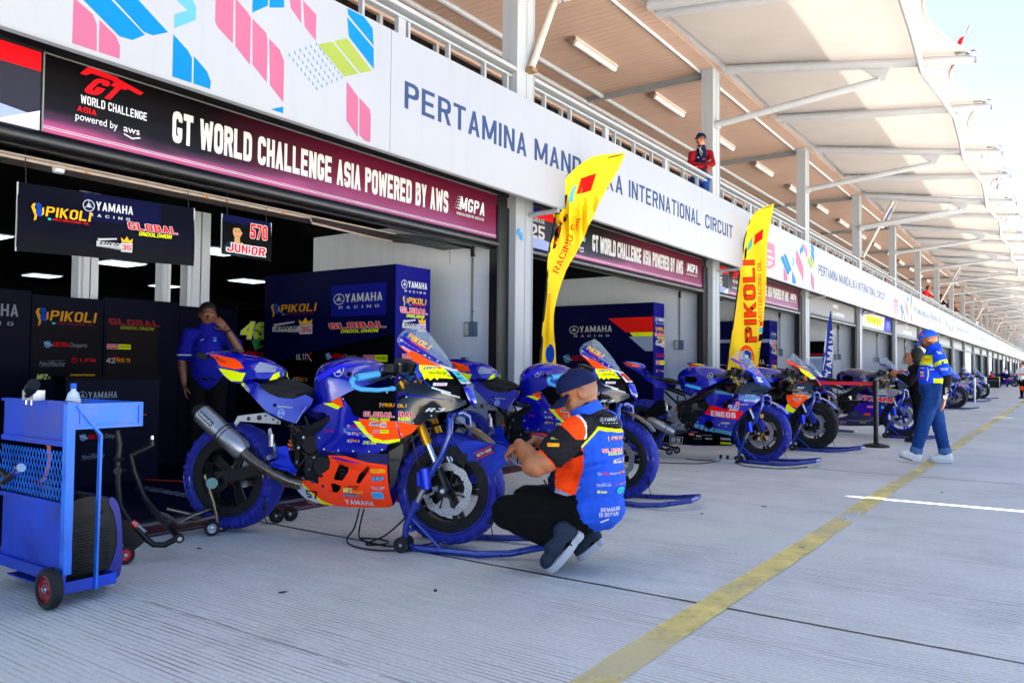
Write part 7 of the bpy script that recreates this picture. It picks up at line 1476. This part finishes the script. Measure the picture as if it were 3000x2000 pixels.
def hand_prims(w, d, n, k=1.0, side=1, curl=.5, splay=.12, spread=0.0):
    """w wrist, d finger direction, n palm normal; thumb on side*(d x n)"""
    w = Vector(w); d = Vector(d).normalized(); n = (Vector(n)-d*Vector(n).dot(d)).normalized(); s = d.cross(n)*side; out = []
    for i, (o_, L_) in enumerate(((.030, .072), (.010, .080), (-.010, .074), (-.029, .058))):
        kb = w+d*(.086-.006*abs(i-1))*k+s*o_*k
        out.append(('c', w+s*o_*.6*k+d*.01*k, kb, .015*k, .0115*k))
        a = curl*.55; dd = (d*math.cos(a)+n*math.sin(a)+s*(splay*(1.4-i)*.5)).normalized(); p = kb
        for j, (fl, rr) in enumerate(((.45, .0095), (.31, .0085), (.24, .0075))):
            q = p+dd*L_*fl*k; out.append(('c', p, q, rr*k, (rr-.0008)*k)); p = q; a += curl*(.75 if j == 0 else .6); dd = (d*math.cos(a)+n*math.sin(a)+s*(splay*(1.4-i)*.4)).normalized()
    tb = w+d*.025*k+s*.028*k+n*.006*k; t1 = tb+(d*.6+s*.75+n*.3).normalized()*.038*k; t2 = t1+(d*.85+s*.25+n*.45).normalized()*.03*k; t3 = t2+(d*.85+s*.0+n*.5).normalized()*.024*k
    out += [('c', tb, t1, .015*k, .0115*k), ('c', t1, t2, .0112*k, .010*k), ('c', t2, t3, .010*k, .0082*k)]
    return out
def face(parent, L, B, k=1.0, beard=False):
    f, s, u, Rm = B
    b = MB()
    for q in (-1, 1): b.ell(L(q*.030, .0795, .010), .0125*k, .006*k, .0065*k, 10, 6, rot=Rm)
    b.build('eye', 'offwhite', parent); b = MB()
    for q in (-1, 1): b.ell(L(q*.030, .0845, .010), .0055*k, .003*k, .0058*k, 8, 5, rot=Rm)
    b.build('pupil', 'black', parent); b = MB()
    for q in (-1, 1): b.tube([L(q*.012, .089, .027), L(q*.03, .088, .034), L(q*.046, .074, .028)], [.003*k, .0035*k, .002*k], 6)
    b.build('eyebrow', 'hair', parent); b = MB(); b.tube([L(-.022, .084, -.056), L(-.008, .092, -.053), L(.008, .092, -.053), L(.022, .084, -.056)], [.002*k, .004*k, .004*k, .002*k], 6); b.build('mouth', mat('lip', '#7a3a30', .5), parent)
def cap(parent, L, B, m, k=1.0, tilt=0.0, items=None, back_hole=False, brim_m=None):
    f, s, u, Rm = B; b = MB(); vs = []; N, K = 28, 9
    for j in range(K+1):
        t = PI/2*j/K
        for i in range(N):
            a = 2*PI*i/N; r = math.cos(t)**.8 if j < K else 0
            vs.append(L(.086*r*math.cos(a), -.008+.106*r*math.sin(a), .028+.092*math.sin(t)+.010*math.sin(a)*(1-j/K)))
    fs = [(j*N+i, j*N+(i+1) % N, (j+1)*N+(i+1) % N, (j+1)*N+i) for j in range(K) for i in range(N)]
    b.add(vs, fs); o = b.build('cap', m, parent, 60); b = MB(); rows = []
    for j in range(6):
        r = j/5; rows.append([L(.078*math.sin(x)*(1-.10*r), .060+.040*math.cos(x)*(.6)+(.096*math.cos(x*.78))*r-.018, .030-.030*r*(1+tilt)-.014*abs(math.sin(x))**2*(1)-.0*r) for x in [-1.35+2.7*i/14 for i in range(15)]])
    for dz in (0, -.004):
        vv = [p+u*dz for row in rows for p in row]; b.add(vv, [(j*15+i, j*15+i+1, (j+1)*15+i+1, (j+1)*15+i) for j in range(5) for i in range(14)])
    b.build('brim', brim_m or m, o, 60); b = MB(); b.ell(L(0, -.008, .121), .008*k, .008*k, .005*k, 8, 5); b.build('button', m, o); return o
def shoe(parent, heel, toe, up, um, sm, k=1.0, lace='white'):
    h = Vector(heel); d = Vector(toe)-h; L_ = d.length; d.normalize(); up = Vector(up); up = (up-d*up.dot(d)).normalized(); s = d.cross(up); Rm = Matrix((d, s, up)).transposed()
    out = [(-.0, -.030), (.10, -.034), (.18, -.030), (.30, -.038), (.60, -.045), (.85, -.040), (1.0, -.014), (1.0, .014), (.85, .036), (.60, .040), (.30, .030), (.0, .030), (-.04, .0)]
    oc, _ = catmull(out, 3); b = MB(); b.prism(oc, lambda x, y, t: h+d*(x*L_)+s*(y*k)+up*(t+.012*max(0, x-.7)), 0, .028*k); b.build('sole', sm, parent, 40)
    c = lambda x, y, z: h+d*(x*L_)+s*y*k+up*z*k
    return blob('shoe', [('e', c(.80, 0, .040), L_*.20, .038*k, .030*k, Rm), ('e', c(.55, 0, .052), L_*.22, .040*k, .040*k, Rm), ('c', c(.12, 0, .045), c(.45, 0, .055), .033*k, .038*k), ('c', c(.14, 0, .045), c(.15, 0, .075), .034*k, .034*k), ('c', c(.3, 0, .06), c(.2, 0, .08), .033*k, .032*k)], .008, um, parent, 4)

def person(lab, loc, rot, J, o):
    t = thing('person', lab, 'person', loc, rot); V = lambda n: Vector(J[n]); k = o.get('k', 1.0); vx = o.get('vox', .009); g = o.get('girth', 1.0); hk = o.get('hk', 1.0)
    hp, L, B = head_prims(J['head'], J['face'], k=hk)
    pr = list(hp)+o.get('xb', []); nb = V('neck'); pr += [('c', L(0, -.022, -.055), nb, .052*hk, .058*g), ('c', V('chest'), V('pelvis'), .105*g, .11*g), ('c', V('shL'), V('shR'), .05*g, .05*g), ('c', nb, V('chest'), .06*g, .09*g)]
    for s_ in 'LR':
        pr += [('c', V('sh'+s_), V('el'+s_), .050*g, .042*g), ('c', V('el'+s_), V('el'+s_)*.65+V('wr'+s_)*.35, .041*g, .041*g), ('c', V('el'+s_)*.65+V('wr'+s_)*.35, V('wr'+s_), .040*g, .027*g)]
        if 'hd'+s_ in J: pr += hand_prims(J['wr'+s_], J['hd'+s_], J['hn'+s_], o.get('hand', 1.0), J.get('hs'+s_, 1), J.get('hc'+s_, .5))
        if 'kn'+s_ in J: pr += [('c', V('hip'+s_), V('kn'+s_), .070*g, .05*g), ('c', V('kn'+s_), V('an'+s_), .05*g, .038*g)]
    def sk(p): 
        if o.get('beard'):
            q = p-Vector(J['head']); f, s, u, _ = B; a, c, d = q.dot(s), q.dot(f), q.dot(u)
            if c > -.03 and d < -.028 and d > -.115 and c < .09 and not (abs(a) < .024 and d > -.064 and c > .07 and d > -.046): return o['beard']
        if o.get('scalp'):
            q = p-Vector(J['head']); f, s, u, _ = B; c, d = q.dot(f), q.dot(u)
            if c < -.01 and d > -.055 and d < .12 and q.length > .07: return 'stubble'
        for nm, a_, b_, r_, m_ in o.get('sleeves', []):
            A_, B_ = Vector(a_), Vector(b_); x = (p-A_).dot((B_-A_).normalized())/(B_-A_).length; x = max(0, min(1, x))
            if (p-A_-(B_-A_)*x).length < r_ and 0 < x < 1: return m_
        return o.get('skin', 'skin')
    bd = blob('body', pr, vx, None, t, 4, colour=sk)
    if o.get('face', True): face(bd, L, B, hk)
    if 'shirt' in o:
        S = [('c', V('chest'), V('pelvis')+Vector(o.get('hem', (0, 0, 0))), o.get('rc', .14), o.get('rp', .14)), ('c', V('shL'), V('shR'), o.get('rs', .07), o.get('rs', .07)), ('c', nb, V('chest'), .075*g, .13*g)]+o.get('xs', [])
        for s_ in 'LR':
            A_ = V('sh'+s_); E_ = A_+(V('el'+s_)-A_)*o.get('sl'+s_, o.get('sleeve', .75)); S.append(('c', A_, E_, o.get('ra', .068), o.get('rb', .068)))
            if o.get('longsleeve'): S += [('c', V('el'+s_), V('wr'+s_), o.get('rb', .06), .038)]
        t_sh = blob('shirt', S, o.get('svox', max(.009, vx)), o['shirt'], t, 5, o.get('wr', .006), colour=o.get('scol'), seed=o.get('seed', 1), cut=o.get('scut')); J['_shirt'] = t_sh
        b = MB(); 
        if o.get('collar'): 
            n_ = (Vector(J['head'])-nb).normalized(); b.lathe([(.064*g, -.015), (.066*g, .02), (.073*g, .035), (.078*g, .01), (.082*g, -.02)], nb+n_*.02, n_, 24); b.build('collar', o['collar'], t)
    if 'trouser' in o:
        tr = [('c', V('hipL'), V('hipR'), o.get('rh', .10), o.get('rh', .10)), ('e', V('pelvis'), .13*g, .14*g, .12*g)]
        for s_ in 'LR': K_ = V('kn'+s_); tr += [('c', V('hip'+s_), K_, o.get('r1', .088), o.get('r2', .068)), ('c', K_, V('an'+s_)*.96+K_*.04, o.get('r2', .068), o.get('r3', .056))]
        blob('trousers', tr, max(.009, vx), o['trouser'], t, 5, o.get('wt', .006), seed=3)
    return t, L, B, bd
NY_ = frame_of
# ---- crouching mechanic
J = dict(head=(.045, .03, .925), face=(-.90, -.04, -.44), neck=(.095, .025, .81), chest=(.125, .02, .62), pelvis=(.11, .08, .33), shL=(.035, -.13, .735), shR=(.20, .15, .745), elL=(-.165, -.185, .550), wrL=(-.265, -.03, .655), hdL=(-.72, .50, -.48), hnL=(-.1, .5, -.85), hsL=-1, hcL=.75,
         elR=(.0, .22, .58), wrR=(-.185, .075, .665), hdR=(-.80, -.10, -.35), hnR=(-.1, -.2, -.97), hsR=1, hcR=.7, hipL=(.06, -.02, .31), hipR=(.12, .19, .31), knL=(-.315, -.02, .295), knR=(-.235, .30, .30), anL=(-.005, -.10, .16), anR=(.13, .17, .12))
def mcol(p):
    X, z = p.x, p.z
    if p.y > .12 and X < .1: return 'c_blue'
    ud = Vector((-.165, -.185, .55))-Vector((.035, -.13, .735)); q = p-Vector((.035, -.13, .735)); x = q.dot(ud)/ud.length_squared; rad = (q-ud*x).length
    if rad < .115 and p.y < -.06 and x > -.1:
        if x > .74: return 'c_orange'
        if x > .16: return 'c_black'
    if z > .665 and X < .085 and p.y < .0:
        e = math.hypot((X-.015)/.075, (z-.74)/.085)
        if e < 1 and z > .70: return 'c_orange' if e < .88 else 'c_white'
        if X < .06: return 'c_black'
    yk = .665+(X-.07)*1.05 if X < .145 else .745-(X-.145)*.12
    if z > yk+.012 and p.y < .12: return 'c_black'
    if z > yk-.006 and p.y < .12 and X > .06: return 'c_yellow'
    if .39 < z < .66 and X < .072-(.55-z)*.3*(1 if z < .55 else -.1):
        if X < -.075: return 'c_navy'
        if z > .40+(.02-X)*.35: return 'c_orange'
    if z < .45 and X < .012-(.40-z)*.9: return 'c_grey'
    return 'c_blue'
o = dict(girth=1.12, vox=.0065, hk=1.07, xb=[('c', (-.12, -.175, .585), (-.185, -.165, .565), .062, .062), ('c', (-.18, -.16, .57), (-.235, -.085, .625), .060, .046), ('c', (.0, .22, .58), (-.10, .15, .63), .055, .045)], skin='skin', scalp=True, beard='stubble', shirt='c_blue', scol=mcol, rc=.150, rp=.165, rs=.082, ra=.083, rb=.084, slL=.56, slR=.6, hem=(.0, -.01, .045), collar='c_blue', wr=.011, svox=.0065, trouser='c_trouser', r1=.115, r2=.095, r3=.066, rh=.13, wt=.008,
         xs=[('e', (.03, .07, .43), .15, .17, .13), ('e', (.145, .02, .47), .150, .19, .19), ('c', (.16, .02, .70), (.14, .03, .55), .125, .15), ('e', (.118, .035, .330), .178, .205, .135)])
t, L, B, bd = person('crouching heavy man in a blue, black and orange team shirt at the nearest front wheel', (-2.15, 3.62, 0), frame_of((-2.15, 3.62)), J, o)
sh = J['_shirt']
cap(t, L, B, 'c_cap', k=1.07, tilt=.3)
b = MB(); b.tube([L(x*.075, -.098+.02*abs(x), .035) for x in (-.7, -.3, 0, .3, .7)], .006, 6); b.build('cap_strap', 'c_cap', t)
MI = at(maker('white'), .155, .778, .10)+at(pikoli('gold'), .195, .685, .095)+at(global_('flag_red', 'yellow', 'white'), .165, .612, .145)+at(drs(), .225, .573, .08)+at(astra('white'), .138, .516, .11)+at(aspira(), .255, .520, .05)+at(nautic('white'), .135, .462, .075)+at(lfn(), .215, .464, .035)+at(p4289(), .255, .464, .04)+[T('R', .14, .428, .014, 'yellow', w=.015, b=.04), T('ROBIN', .158, .428, .012, 'yellow', w=.03, b=.02), CI(.263, .435, .022, 'cyan', ry=.018), T('DOD', .248, .428, .014, 'dgrey', w=.03, b=0), T('SEMAKIN', .158, .335, .020, 'white', w=.10, b=.03), T('DI DEPAN', .15, .310, .020, 'white', w=.10, b=.03), P([(.155, .285), (.20, .30), (.20, .292), (.16, .276)], 'white')]
onto(sh, (0, -.6, 0), (1, 0, 0), (0, 0, 1), (0, 1, 0), MI, 'back_print', g=.015)
onto(sh, (-.03, -.6, .0), (1, 0, 0), (0, 0, 1), (0, 1, 0), at(pirelli('gold', 'red'), -.082, .665, .06)+at(mfz(), -.065, .700, .035), 'sleeve_print', g=.01)
shoe(t, (.066, -.10, .205), (-.100, -.105, .006), (-.55, -.20, .35), 'c_shoe', mat('sole_grey', '#a9adb5', .6), 1.3)
shoe(t, (.19, .15, .115), (.06, .155, .008), (-.5, -.0, .6), 'c_shoe', mat('sole_grey', '#a9adb5', .6), 1.2)
b = MB(); b.lathe([(.032, -.01), (.036, 0), (.032, .01)], (-.20, .085, .66), (.8, .1, .35), 14); b.build('bracelet', 'black_metal', t)
# ---- walking man
J = dict(head=(.042, 0, 1.435), face=(-.94, .10, -.30), neck=(.105, 0, 1.325), chest=(.085, 0, 1.14), pelvis=(.075, 0, .86), shL=(.145, -.155, 1.245), shR=(.065, .165, 1.245), elL=(.235, -.20, .985), wrL=(.203, -.21, .765), hdL=(-.12, 0, -1), hnL=(-1, .2, 0), hsL=1, hcL=.35,
         elR=(-.03, .23, 1.01), wrR=(-.155, .14, 1.165), hdR=(-.25, -.1, .9), hnR=(.4, -.9, 0), hsR=-1, hcR=.9, hipL=(.075, -.085, .80), hipR=(.075, .085, .80), knL=(-.012, -.09, .455), knR=(.140, .09, .465), anL=(-.095, -.09, .135), anR=(.205, .09, .135))
def wcol(p):
    X, z = p.x, p.z
    ud = Vector((.235, -.20, .985))-Vector((.145, -.155, 1.245)); q = p-Vector((.145, -.155, 1.245)); x = q.dot(ud)/ud.length_squared; r = (q-ud*x).length
    if r < .085 and x > .18 and p.y < -.12: return 'c_yellow' if .24 < x < .40 else 'c_blue2'
    if z > 1.13 and z < 1.262 and X < .085 and p.y < .1: return 'c_yellow' if not (z > 1.254 or z < 1.137) else 'c_navy'
    if z < 1.0 and X > .095+(1.0-z)*-.08 and p.y < .02 and z > .5: return 'c_yellow' if z < .985 else 'c_blue2'
    return 'c_blue2'
M['c_blue2'] = cloth('jersey_blue', '#0f3fd0')
o = dict(girth=1.08, vox=.008, skin='skin', beard='beard', shirt='c_blue2', scol=wcol, rc=.125, rp=.118, rs=.068, ra=.068, rb=.068, sleeve=.70, slR=.5, hem=(0, 0, .0), collar='c_blue2', trouser='c_denim', r1=.098, r2=.078, r3=.062, rh=.10, wt=.009, xs=[('e', (.050, 0, 1.02), .125, .15, .2), ('e', (.078, 0, .86), .118, .14, .11)],
         sleeves=[('s', (.235, -.20, 1.06), (.205, -.21, .80), .075, 'c_black'), ('s2', (.0, .2, 1.12), (-.03, .23, .95), .08, 'c_black'), ('s3', (-.02, .24, .98), (-.14, .15, 1.15), .08, 'c_black')])
t, L, B, bd = person('walking man in blue and yellow jersey, jeans and blue cap with a phone', (-1.36, 10.42, 0), frame_of((-1.36, 10.42)), J, o)
sh = J['_shirt']; c_ = cap(t, L, B, 'c_capblue', tilt=.3)
onto(c_, (0, -.5, 0), (1, 0, 0), (0, 0, 1), (0, 1, 0), [T('PIRELLI', -.055, 1.49, .022, 'orange', w=.05, b=.03, rot=-.25)], 'cap_print', g=.01)
onto(sh, (0, -.6, 0), (1, 0, 0), (0, 0, 1), (0, 1, 0), [P([(-.03, 1.185), (.055, 1.185), (.065, 1.215), (-.02, 1.215)], '#d8a810'), T('TEAM', -.015, 1.205, .016, 'red', w=.06, b=.02, rot=-.1), T('SUZZUKA', -.04, 1.19, .007, 'red', w=.10, b=0), T('MONSTER', -.045, 1.145, .012, 'white', w=.07, b=.03, sh=.3), P([(.03, 1.14), (.09, 1.11), (.095, 1.13), (.07, 1.15)], 'white'), T('ORIGINAL', -.045, 1.10, .012, 'white', w=.05, b=.03), RC(.055, 1.082, .105, 1.094, 'white'), P([(-.045, 1.065), (-.005, 1.065), (-.01, 1.035), (-.04, 1.035)], 'gold'), RC(-.045, 1.01, -.005, 1.02, 'white'), RC(-.045, .985, -.005, .998, 'red'), P([(.03, 1.12), (.045, 1.07), (.045, 1.02), (.03, .96), (.022, .955), (.034, 1.02), (.034, 1.07)], 'yellow')], 'jersey_print', g=.012)
onto(sh, (0, -.6, 0), (1, 0, 0), (0, 0, 1), (0, 1, 0), [P([(.165, 1.155), (.185, 1.185), (.21, 1.175), (.19, 1.165), (.215, 1.145), (.195, 1.13), (.17, 1.14), (.19, 1.15)], 'flag_blue'), T('PINDUR', .155, 1.088, .016, 'white', w=.085, b=.03, rot=.05), LN((.155, 1.078), (.24, 1.083), .004, 'white')], 'sleeve_print', g=.01)
b = MB(); art(b, [T('Robin', 0, 0, .035, 'white', w=.085, b=.04, rot=0)], lambda u, v, h: (.178+v*.9+.03, -.262-h, .80+u)); b.build('arm_print', None, t, 0)
b = MB(); [b.add([(x, -.11+.03*i, z) for x, z in ((.13+.03*i, 1.315-.01*i), (.142+.03*i, 1.32-.01*i), (.175+.03*i, 1.275-.01*i), (.163+.03*i, 1.27-.01*i))], [(0, 1, 2, 3)], 'white') for i in range(0)]; 
onto(sh, (0, -.6, 0), (1, 0, 0), (0, 0, 1), (0, 1, 0), [LN((.125, 1.30), (.155, 1.265), .012, 'white'), LN((.152, 1.298), (.18, 1.265), .010, 'white')], 'shoulder_print', g=.01)
for s_, (a, b_) in (('L', ((-.012, -.09, .455), (-.095, -.09, .135))), ('R', ((.14, .09, .465), (.205, .09, .135)))):
    A_, B_ = Vector(a), Vector(b_); d = (B_-A_).normalized(); b = MB(); b.lathe([(.060, -.045), (.068, -.04), (.070, 0), (.067, .02), (.060, .02)], B_-d*.0, d, 24, fn=lambda r, h, a_, i: (r*(1+.03*math.sin(a_*5)), h)); b.build('cuff', 'c_denim_l', t)
SW = mat('sneaker_white', '#d6d8d6', .5, var=.05); SS = mat('sneaker_sole', '#c7c9ca', .6); DS = mat('sole_dark', '#16262e', .7)
shoe(t, (-.055, -.09, .014), (-.275, -.10, .075), (-.25, 0, 1), SW, SS, 1.1)
b = MB(); b.obox((-.20, -.095, .046), .14, .075, .008, Matrix.Rotation(.28, 3, 'Y')); b.build('tread', DS, t)
shoe(t, (.285, .09, .004), (.035, .08, .004), (0, 0, 1), SW, SS, 1.1)
b = MB(); b.lathe([(.0, .006), (.018, .006), (.021, 0), (.018, -.006)], (.205, -.245, .775), (0, -1, 0), 20); b.build('watch', 'chrome', t); b = MB(); b.lathe([(.033, -.011), (.036, 0), (.033, .011)], (.204, -.21, .775), (.1, 0, 1), 18); b.build('watch_strap', 'black_rubber', t)
ph = MB(); ph.obox((0, 0, 0), .012, .072, .150, Matrix.Rotation(.05, 3, 'Y')); po_ = ph.build('mobile_phone', 'black_plastic'); a_ = frame_of((-1.36, 10.42)); ca, sa = math.cos(a_), math.sin(a_)
def wl(base, x, y, z): r = frame_of(base); return (base[0]+x*math.cos(r)-y*math.sin(r), base[1]+x*math.sin(r)+y*math.cos(r), z)
po_.location = wl((-1.36, 10.42), -.195, .12, 1.285); po_.rotation_euler = (0, 0, a_); tag(po_, 'black mobile phone held upright in the walking man’s raised hand'.replace('’', "'"), 'phone')
# ---- woman in black behind the walking man
J = dict(head=(0, 0, 1.30), face=(-.9, -.3, -.2), neck=(.02, 0, 1.19), chest=(.03, 0, 1.02), pelvis=(.03, 0, .76), shL=(.02, -.14, 1.12), shR=(.02, .14, 1.12), elL=(-.08, -.20, .90), wrL=(-.24, -.1, 1.0), hdL=(-.9, .2, .4), hnL=(0, 1, 0), hcL=.6, elR=(-.05, .2, .9), wrR=(-.2, .05, 1.0), hdR=(-.9, 0, .4), hnR=(0, -1, 0), hcR=.6, hipL=(.03, -.08, .72), hipR=(.03, .08, .72), knL=(.02, -.08, .42), knR=(.02, .08, .42), anL=(.03, -.08, .08), anR=(.03, .08, .08))
t, L, B, bd = person('person in black almost hidden behind the walking man', (-1.86, 13.4, 0), 0.1, J, dict(vox=.014, shirt='c_trouser', longsleeve=True, trouser='c_trouser', rc=.13, rp=.14, rb=.055, sleeve=1.0, face=False))
blob('headscarf', [('e', L(0, -.02, .01), .10, .11, .12), ('c', L(0, -.02, -.06), (.03, 0, 1.12), .09, .15)], .014, 'black_cloth', t, 4, cut=lambda p: (p-L(0, .13, -.01)).length < .075)
shoe(t, (.06, -.08, 0), (-.16, -.08, 0), (0, 0, 1), 'black_cloth', 'black_rubber'); shoe(t, (.06, .08, 0), (-.16, .08, 0), (0, 0, 1), 'black_cloth', 'black_rubber')
# ---- standing man in the garage
J = dict(head=(-.008, -.02, 1.54), face=(.12, -.97, -.14), neck=(0, 0, 1.42), chest=(.0, 0, 1.24), pelvis=(0, 0, .95), shL=(.165, -.0, 1.345), shR=(-.165, .0, 1.345), elL=(.275, -.10, 1.215), wrL=(.165, -.15, 1.405), hdL=(-.62, .0, .62), hnL=(0, .9, 0), hsL=1, hcL=.25, elR=(-.225, .03, 1.09), wrR=(-.20, -.02, .87), hdR=(.1, -.1, -1), hnR=(.8, 0, 0), hsR=1, hcR=.4,
         hipL=(.09, 0, .88), hipR=(-.09, 0, .88), knL=(.10, -.02, .50), knR=(-.10, -.02, .50), anL=(.11, 0, .10), anR=(-.11, 0, .10))
t, L, B, bd = person('man in dark blue polo shirt standing in the garage, hand at his face', (-6.8, 4.6, 0), frame_of((-6.8, 4.6)), J, dict(girth=1.08, vox=.009, skin='skin_dark', shirt='c_polo', collar='c_polo', rc=.145, rp=.15, rs=.075, ra=.07, rb=.075, sleeve=.72, trouser='c_trouser', r1=.095, r2=.075, r3=.06, scol=lambda p: 'white' if (p.x < -.14 and 1.145 < p.z < 1.157) else 'c_polo', xs=[('e', (0, -.03, 1.06), .16, .15, .2)]))
blob('hair', [('e', L(0, -.022, .040), .082, .094, .088)], .007, 'hair', t, 3, .003, cut=lambda p: (p-L(0, 0, 0)).dot(B[0]) > .052 and (p-L(0, 0, 0)).dot(B[2]) < .07)
onto(J['_shirt'], (0, -.6, 0), (1, 0, 0), (0, 0, 1), (0, 1, 0), [P([(-.075, 1.29), (-.03, 1.31), (-.04, 1.30), (-.07, 1.285)], 'white'), T('TEAM', .04, 1.31, .014, 'white', w=.035, b=.02), RC(.05, 1.285, .075, 1.297, 'sky')], 'polo_print', g=.01)
b = MB(); b.lathe([(.031, -.012), (.034, 0), (.031, .012)], (.175, -.145, 1.385), (-.5, -.1, .8), 16); b.build('watch', 'black_rubber', t)
shoe(t, (.11, .06, 0), (.13, -.19, 0), (0, 0, 1), 'black_cloth', 'black_rubber'); shoe(t, (-.11, .06, 0), (-.13, -.19, 0), (0, 0, 1), 'black_cloth', 'black_rubber')
# ---- man leaning on the balcony rail
J = dict(head=(.160, -.12, 1.40), face=(-.42, -.86, .03), neck=(.165, -.10, 1.265), chest=(.16, -.04, 1.08), pelvis=(.15, .06, .80), shL=(.31, -.08, 1.165), shR=(.01, -.09, 1.165), elL=(.355, -.20, .955), wrL=(.10, -.30, .885), hdL=(-.95, -.2, -.05), hnL=(0, -.2, -1), hsL=1, hcL=.9, elR=(-.03, -.21, .975), wrR=(.26, -.285, .90), hdR=(.75, -.2, -.55), hnR=(-.2, .2, -.9), hsR=-1, hcR=.7,
         hipL=(.23, .06, .76), hipR=(.07, .06, .76), knL=(.24, .03, .42), knR=(.08, .03, .42), anL=(.24, .08, .08), anR=(.08, .08, .08))
def bcol(p):
    if abs(p.x-.16) < .085 and -.215 < p.y < -.0 and p.z > .82: return 'c_navy'
    if p.z < .86 and abs(p.x-.15) < .2: return 'c_navy'
    return 'c_maroon'
t, L, B, bd = person('young man in maroon sleeves and navy cap leaning on the balcony rail', (-5.30, 13.0, 3.62), frame_of((-5.3, 13.0)), J, dict(vox=.009, skin='skin', shirt='c_maroon', longsleeve=True, scol=bcol, rc=.115, rp=.12, rs=.065, ra=.06, rb=.05, sleeve=1.0, trouser='c_denim', r1=.08, r2=.06, r3=.05, wr=.005))
cap(t, L, B, 'c_cap', tilt=-.3); b = MB(); b.tube([L(-.03, .06, -.13), (.14, -.17, 1.18), (.165, -.19, 1.10), (.18, -.17, 1.18), L(.03, .06, -.13)], .005, 6); b.build('lanyard', 'offwhite', t)
blob('hair', [('e', L(0, -.02, .02), .080, .094, .09)], .009, 'hair', t, 3, cut=lambda p: (p-L(0, 0, 0)).dot(B[0]) > .03 or (p-L(0, 0, 0)).dot(B[2]) > .07)
onto(J['_shirt'], (0, -.9, 0), (1, 0, 0), (0, 0, 1), (0, 1, 0), [P([(.09, 1.10), (.13, 1.09), (.115, 1.07)], 'white'), P([(.18, 1.06), (.23, 1.07), (.21, 1.04)], 'pink'), T('LOGO', .30, .98, .03, 'white', w=.05, b=.03, rot=.9)], 'shirt_print', g=.015)
# ---- farther people, simpler
def bystander(lab, loc, rot, shirt, trouser, head=1.5, lean=0.0, hat=None, long=True, hairm='hair', sit=False, skin='skin'):
    s = lean; H = head
    J = dict(head=(-.32*s, 0, H), face=(-1, 0, -.3*s), neck=(-.22*s, 0, H-.13), chest=(-.14*s, 0, H-.32), pelvis=(.02, 0, H-.62), shL=(-.2*s, -.16, H-.20), shR=(-.2*s, .16, H-.20), elL=(-.18-.2*s, -.2, H-.42), wrL=(-.38-.1*s, -.12, H-.38), elR=(-.15-.2*s, .2, H-.42), wrR=(-.36-.1*s, .12, H-.40), hdL=(-1, 0, 0), hnL=(0, 0, -1), hdR=(-1, 0, 0), hnR=(0, 0, -1), hipL=(.02, -.09, H-.68), hipR=(.02, .09, H-.68))
    if sit: J.update(knL=(-.35, -.1, H-.62), knR=(-.35, .1, H-.62), anL=(-.25, -.1, .08), anR=(-.25, .1, .08))
    else: J.update(knL=(0, -.09, (H-.68)*.55), knR=(.02, .09, (H-.68)*.55), anL=(.03, -.09, .08), anR=(.05, .09, .08))
    t, L, B, bd = person(lab, loc, rot, J, dict(vox=.018, skin=skin, shirt=shirt, trouser=trouser, longsleeve=long, sleeve=1.0 if long else .7, rc=.12, rp=.13, ra=.065, rb=.05, face=False, wr=.004))
    if hat: cap(t, L, B, hat)
    else: blob('hair', [('e', L(0, -.02, .03), .085, .098, .095)], .016, hairm, t, 2, cut=lambda p: (p-L(0, 0, 0)).dot(B[0]) > .05 and (p-L(0, 0, 0)).dot(B[2]) < .07)
    for y in (-.09, .09): shoe(t, (J['anL'][0]+.05, y, 0), (J['anL'][0]-.17, y, 0), (0, 0, 1), 'c_white' if trouser == 'c_trouser2' else 'black_cloth', 'offwhite')
    return t
M['c_mix'] = cloth('jacket_red_purple', '#a01030')
def rp(p): return 'c_purple' if p.z > 1.02 else 'c_red'
bystander('person in a red and purple jacket bending over the balcony rail', (-5.42, 40.9, 3.62), PI*.86, 'c_red', 'c_denim', 1.32, 1.0)
bystander('dark-clothed person leaning on the balcony rail beside the red jacket', (-5.35, 46.2, 3.62), PI*.9, 'c_black', 'c_trouser', 1.38, .5)
bystander('maroon-shirted person with a camera on the balcony beyond the dark-clothed onlooker', (-5.35, 50.0, 3.62), PI*.95, 'c_maroon', 'c_trouser', 1.42, .4)
bystander('person in brown leaning at the rail farthest in the balcony group', (-5.3, 51.2, 3.62), PI*.9, 'c_brown', 'c_trouser', 1.35, .6)
bystander('long-haired person in white standing alone far along the balcony', (-5.4, 69.0, 3.62), PI*.8, 'c_white', 'c_brown', 1.42, 0, None)
bystander('rider in red and white with orange knee pads at the right edge of the lane', (-1.46, 39.3, 0), PI*.3, 'c_white', 'c_trouser', 1.42, .1, None, False)
kt = MB(); kt.ell((0, 0, 0), .07, .07, .09, 12, 8); kp = kt.build('knee_pad', 'c_orange'); kp.location = (-1.50, 39.1, .45); tag(kp, 'orange knee pad of the rider at the right edge of the lane', 'knee pad')
bystander('man in a white shirt standing over a small motorcycle far down the lane', (-3.75, 72.6, 0), PI*.1, 'c_white', 'c_trouser', 1.42, .3, None, False)
bystander('person in yellow crouching far down the lane by the columns', (-4.5, 73.0, 0), PI*.9, 'c_yellow', 'c_trouser', .95, .8, None, True, sit=True)
bystander('person in red squatting against the distant columns', (-4.75, 71.0, 0), PI*.9, 'c_red', 'c_trouser', 1.1, .3, None, True, sit=True)
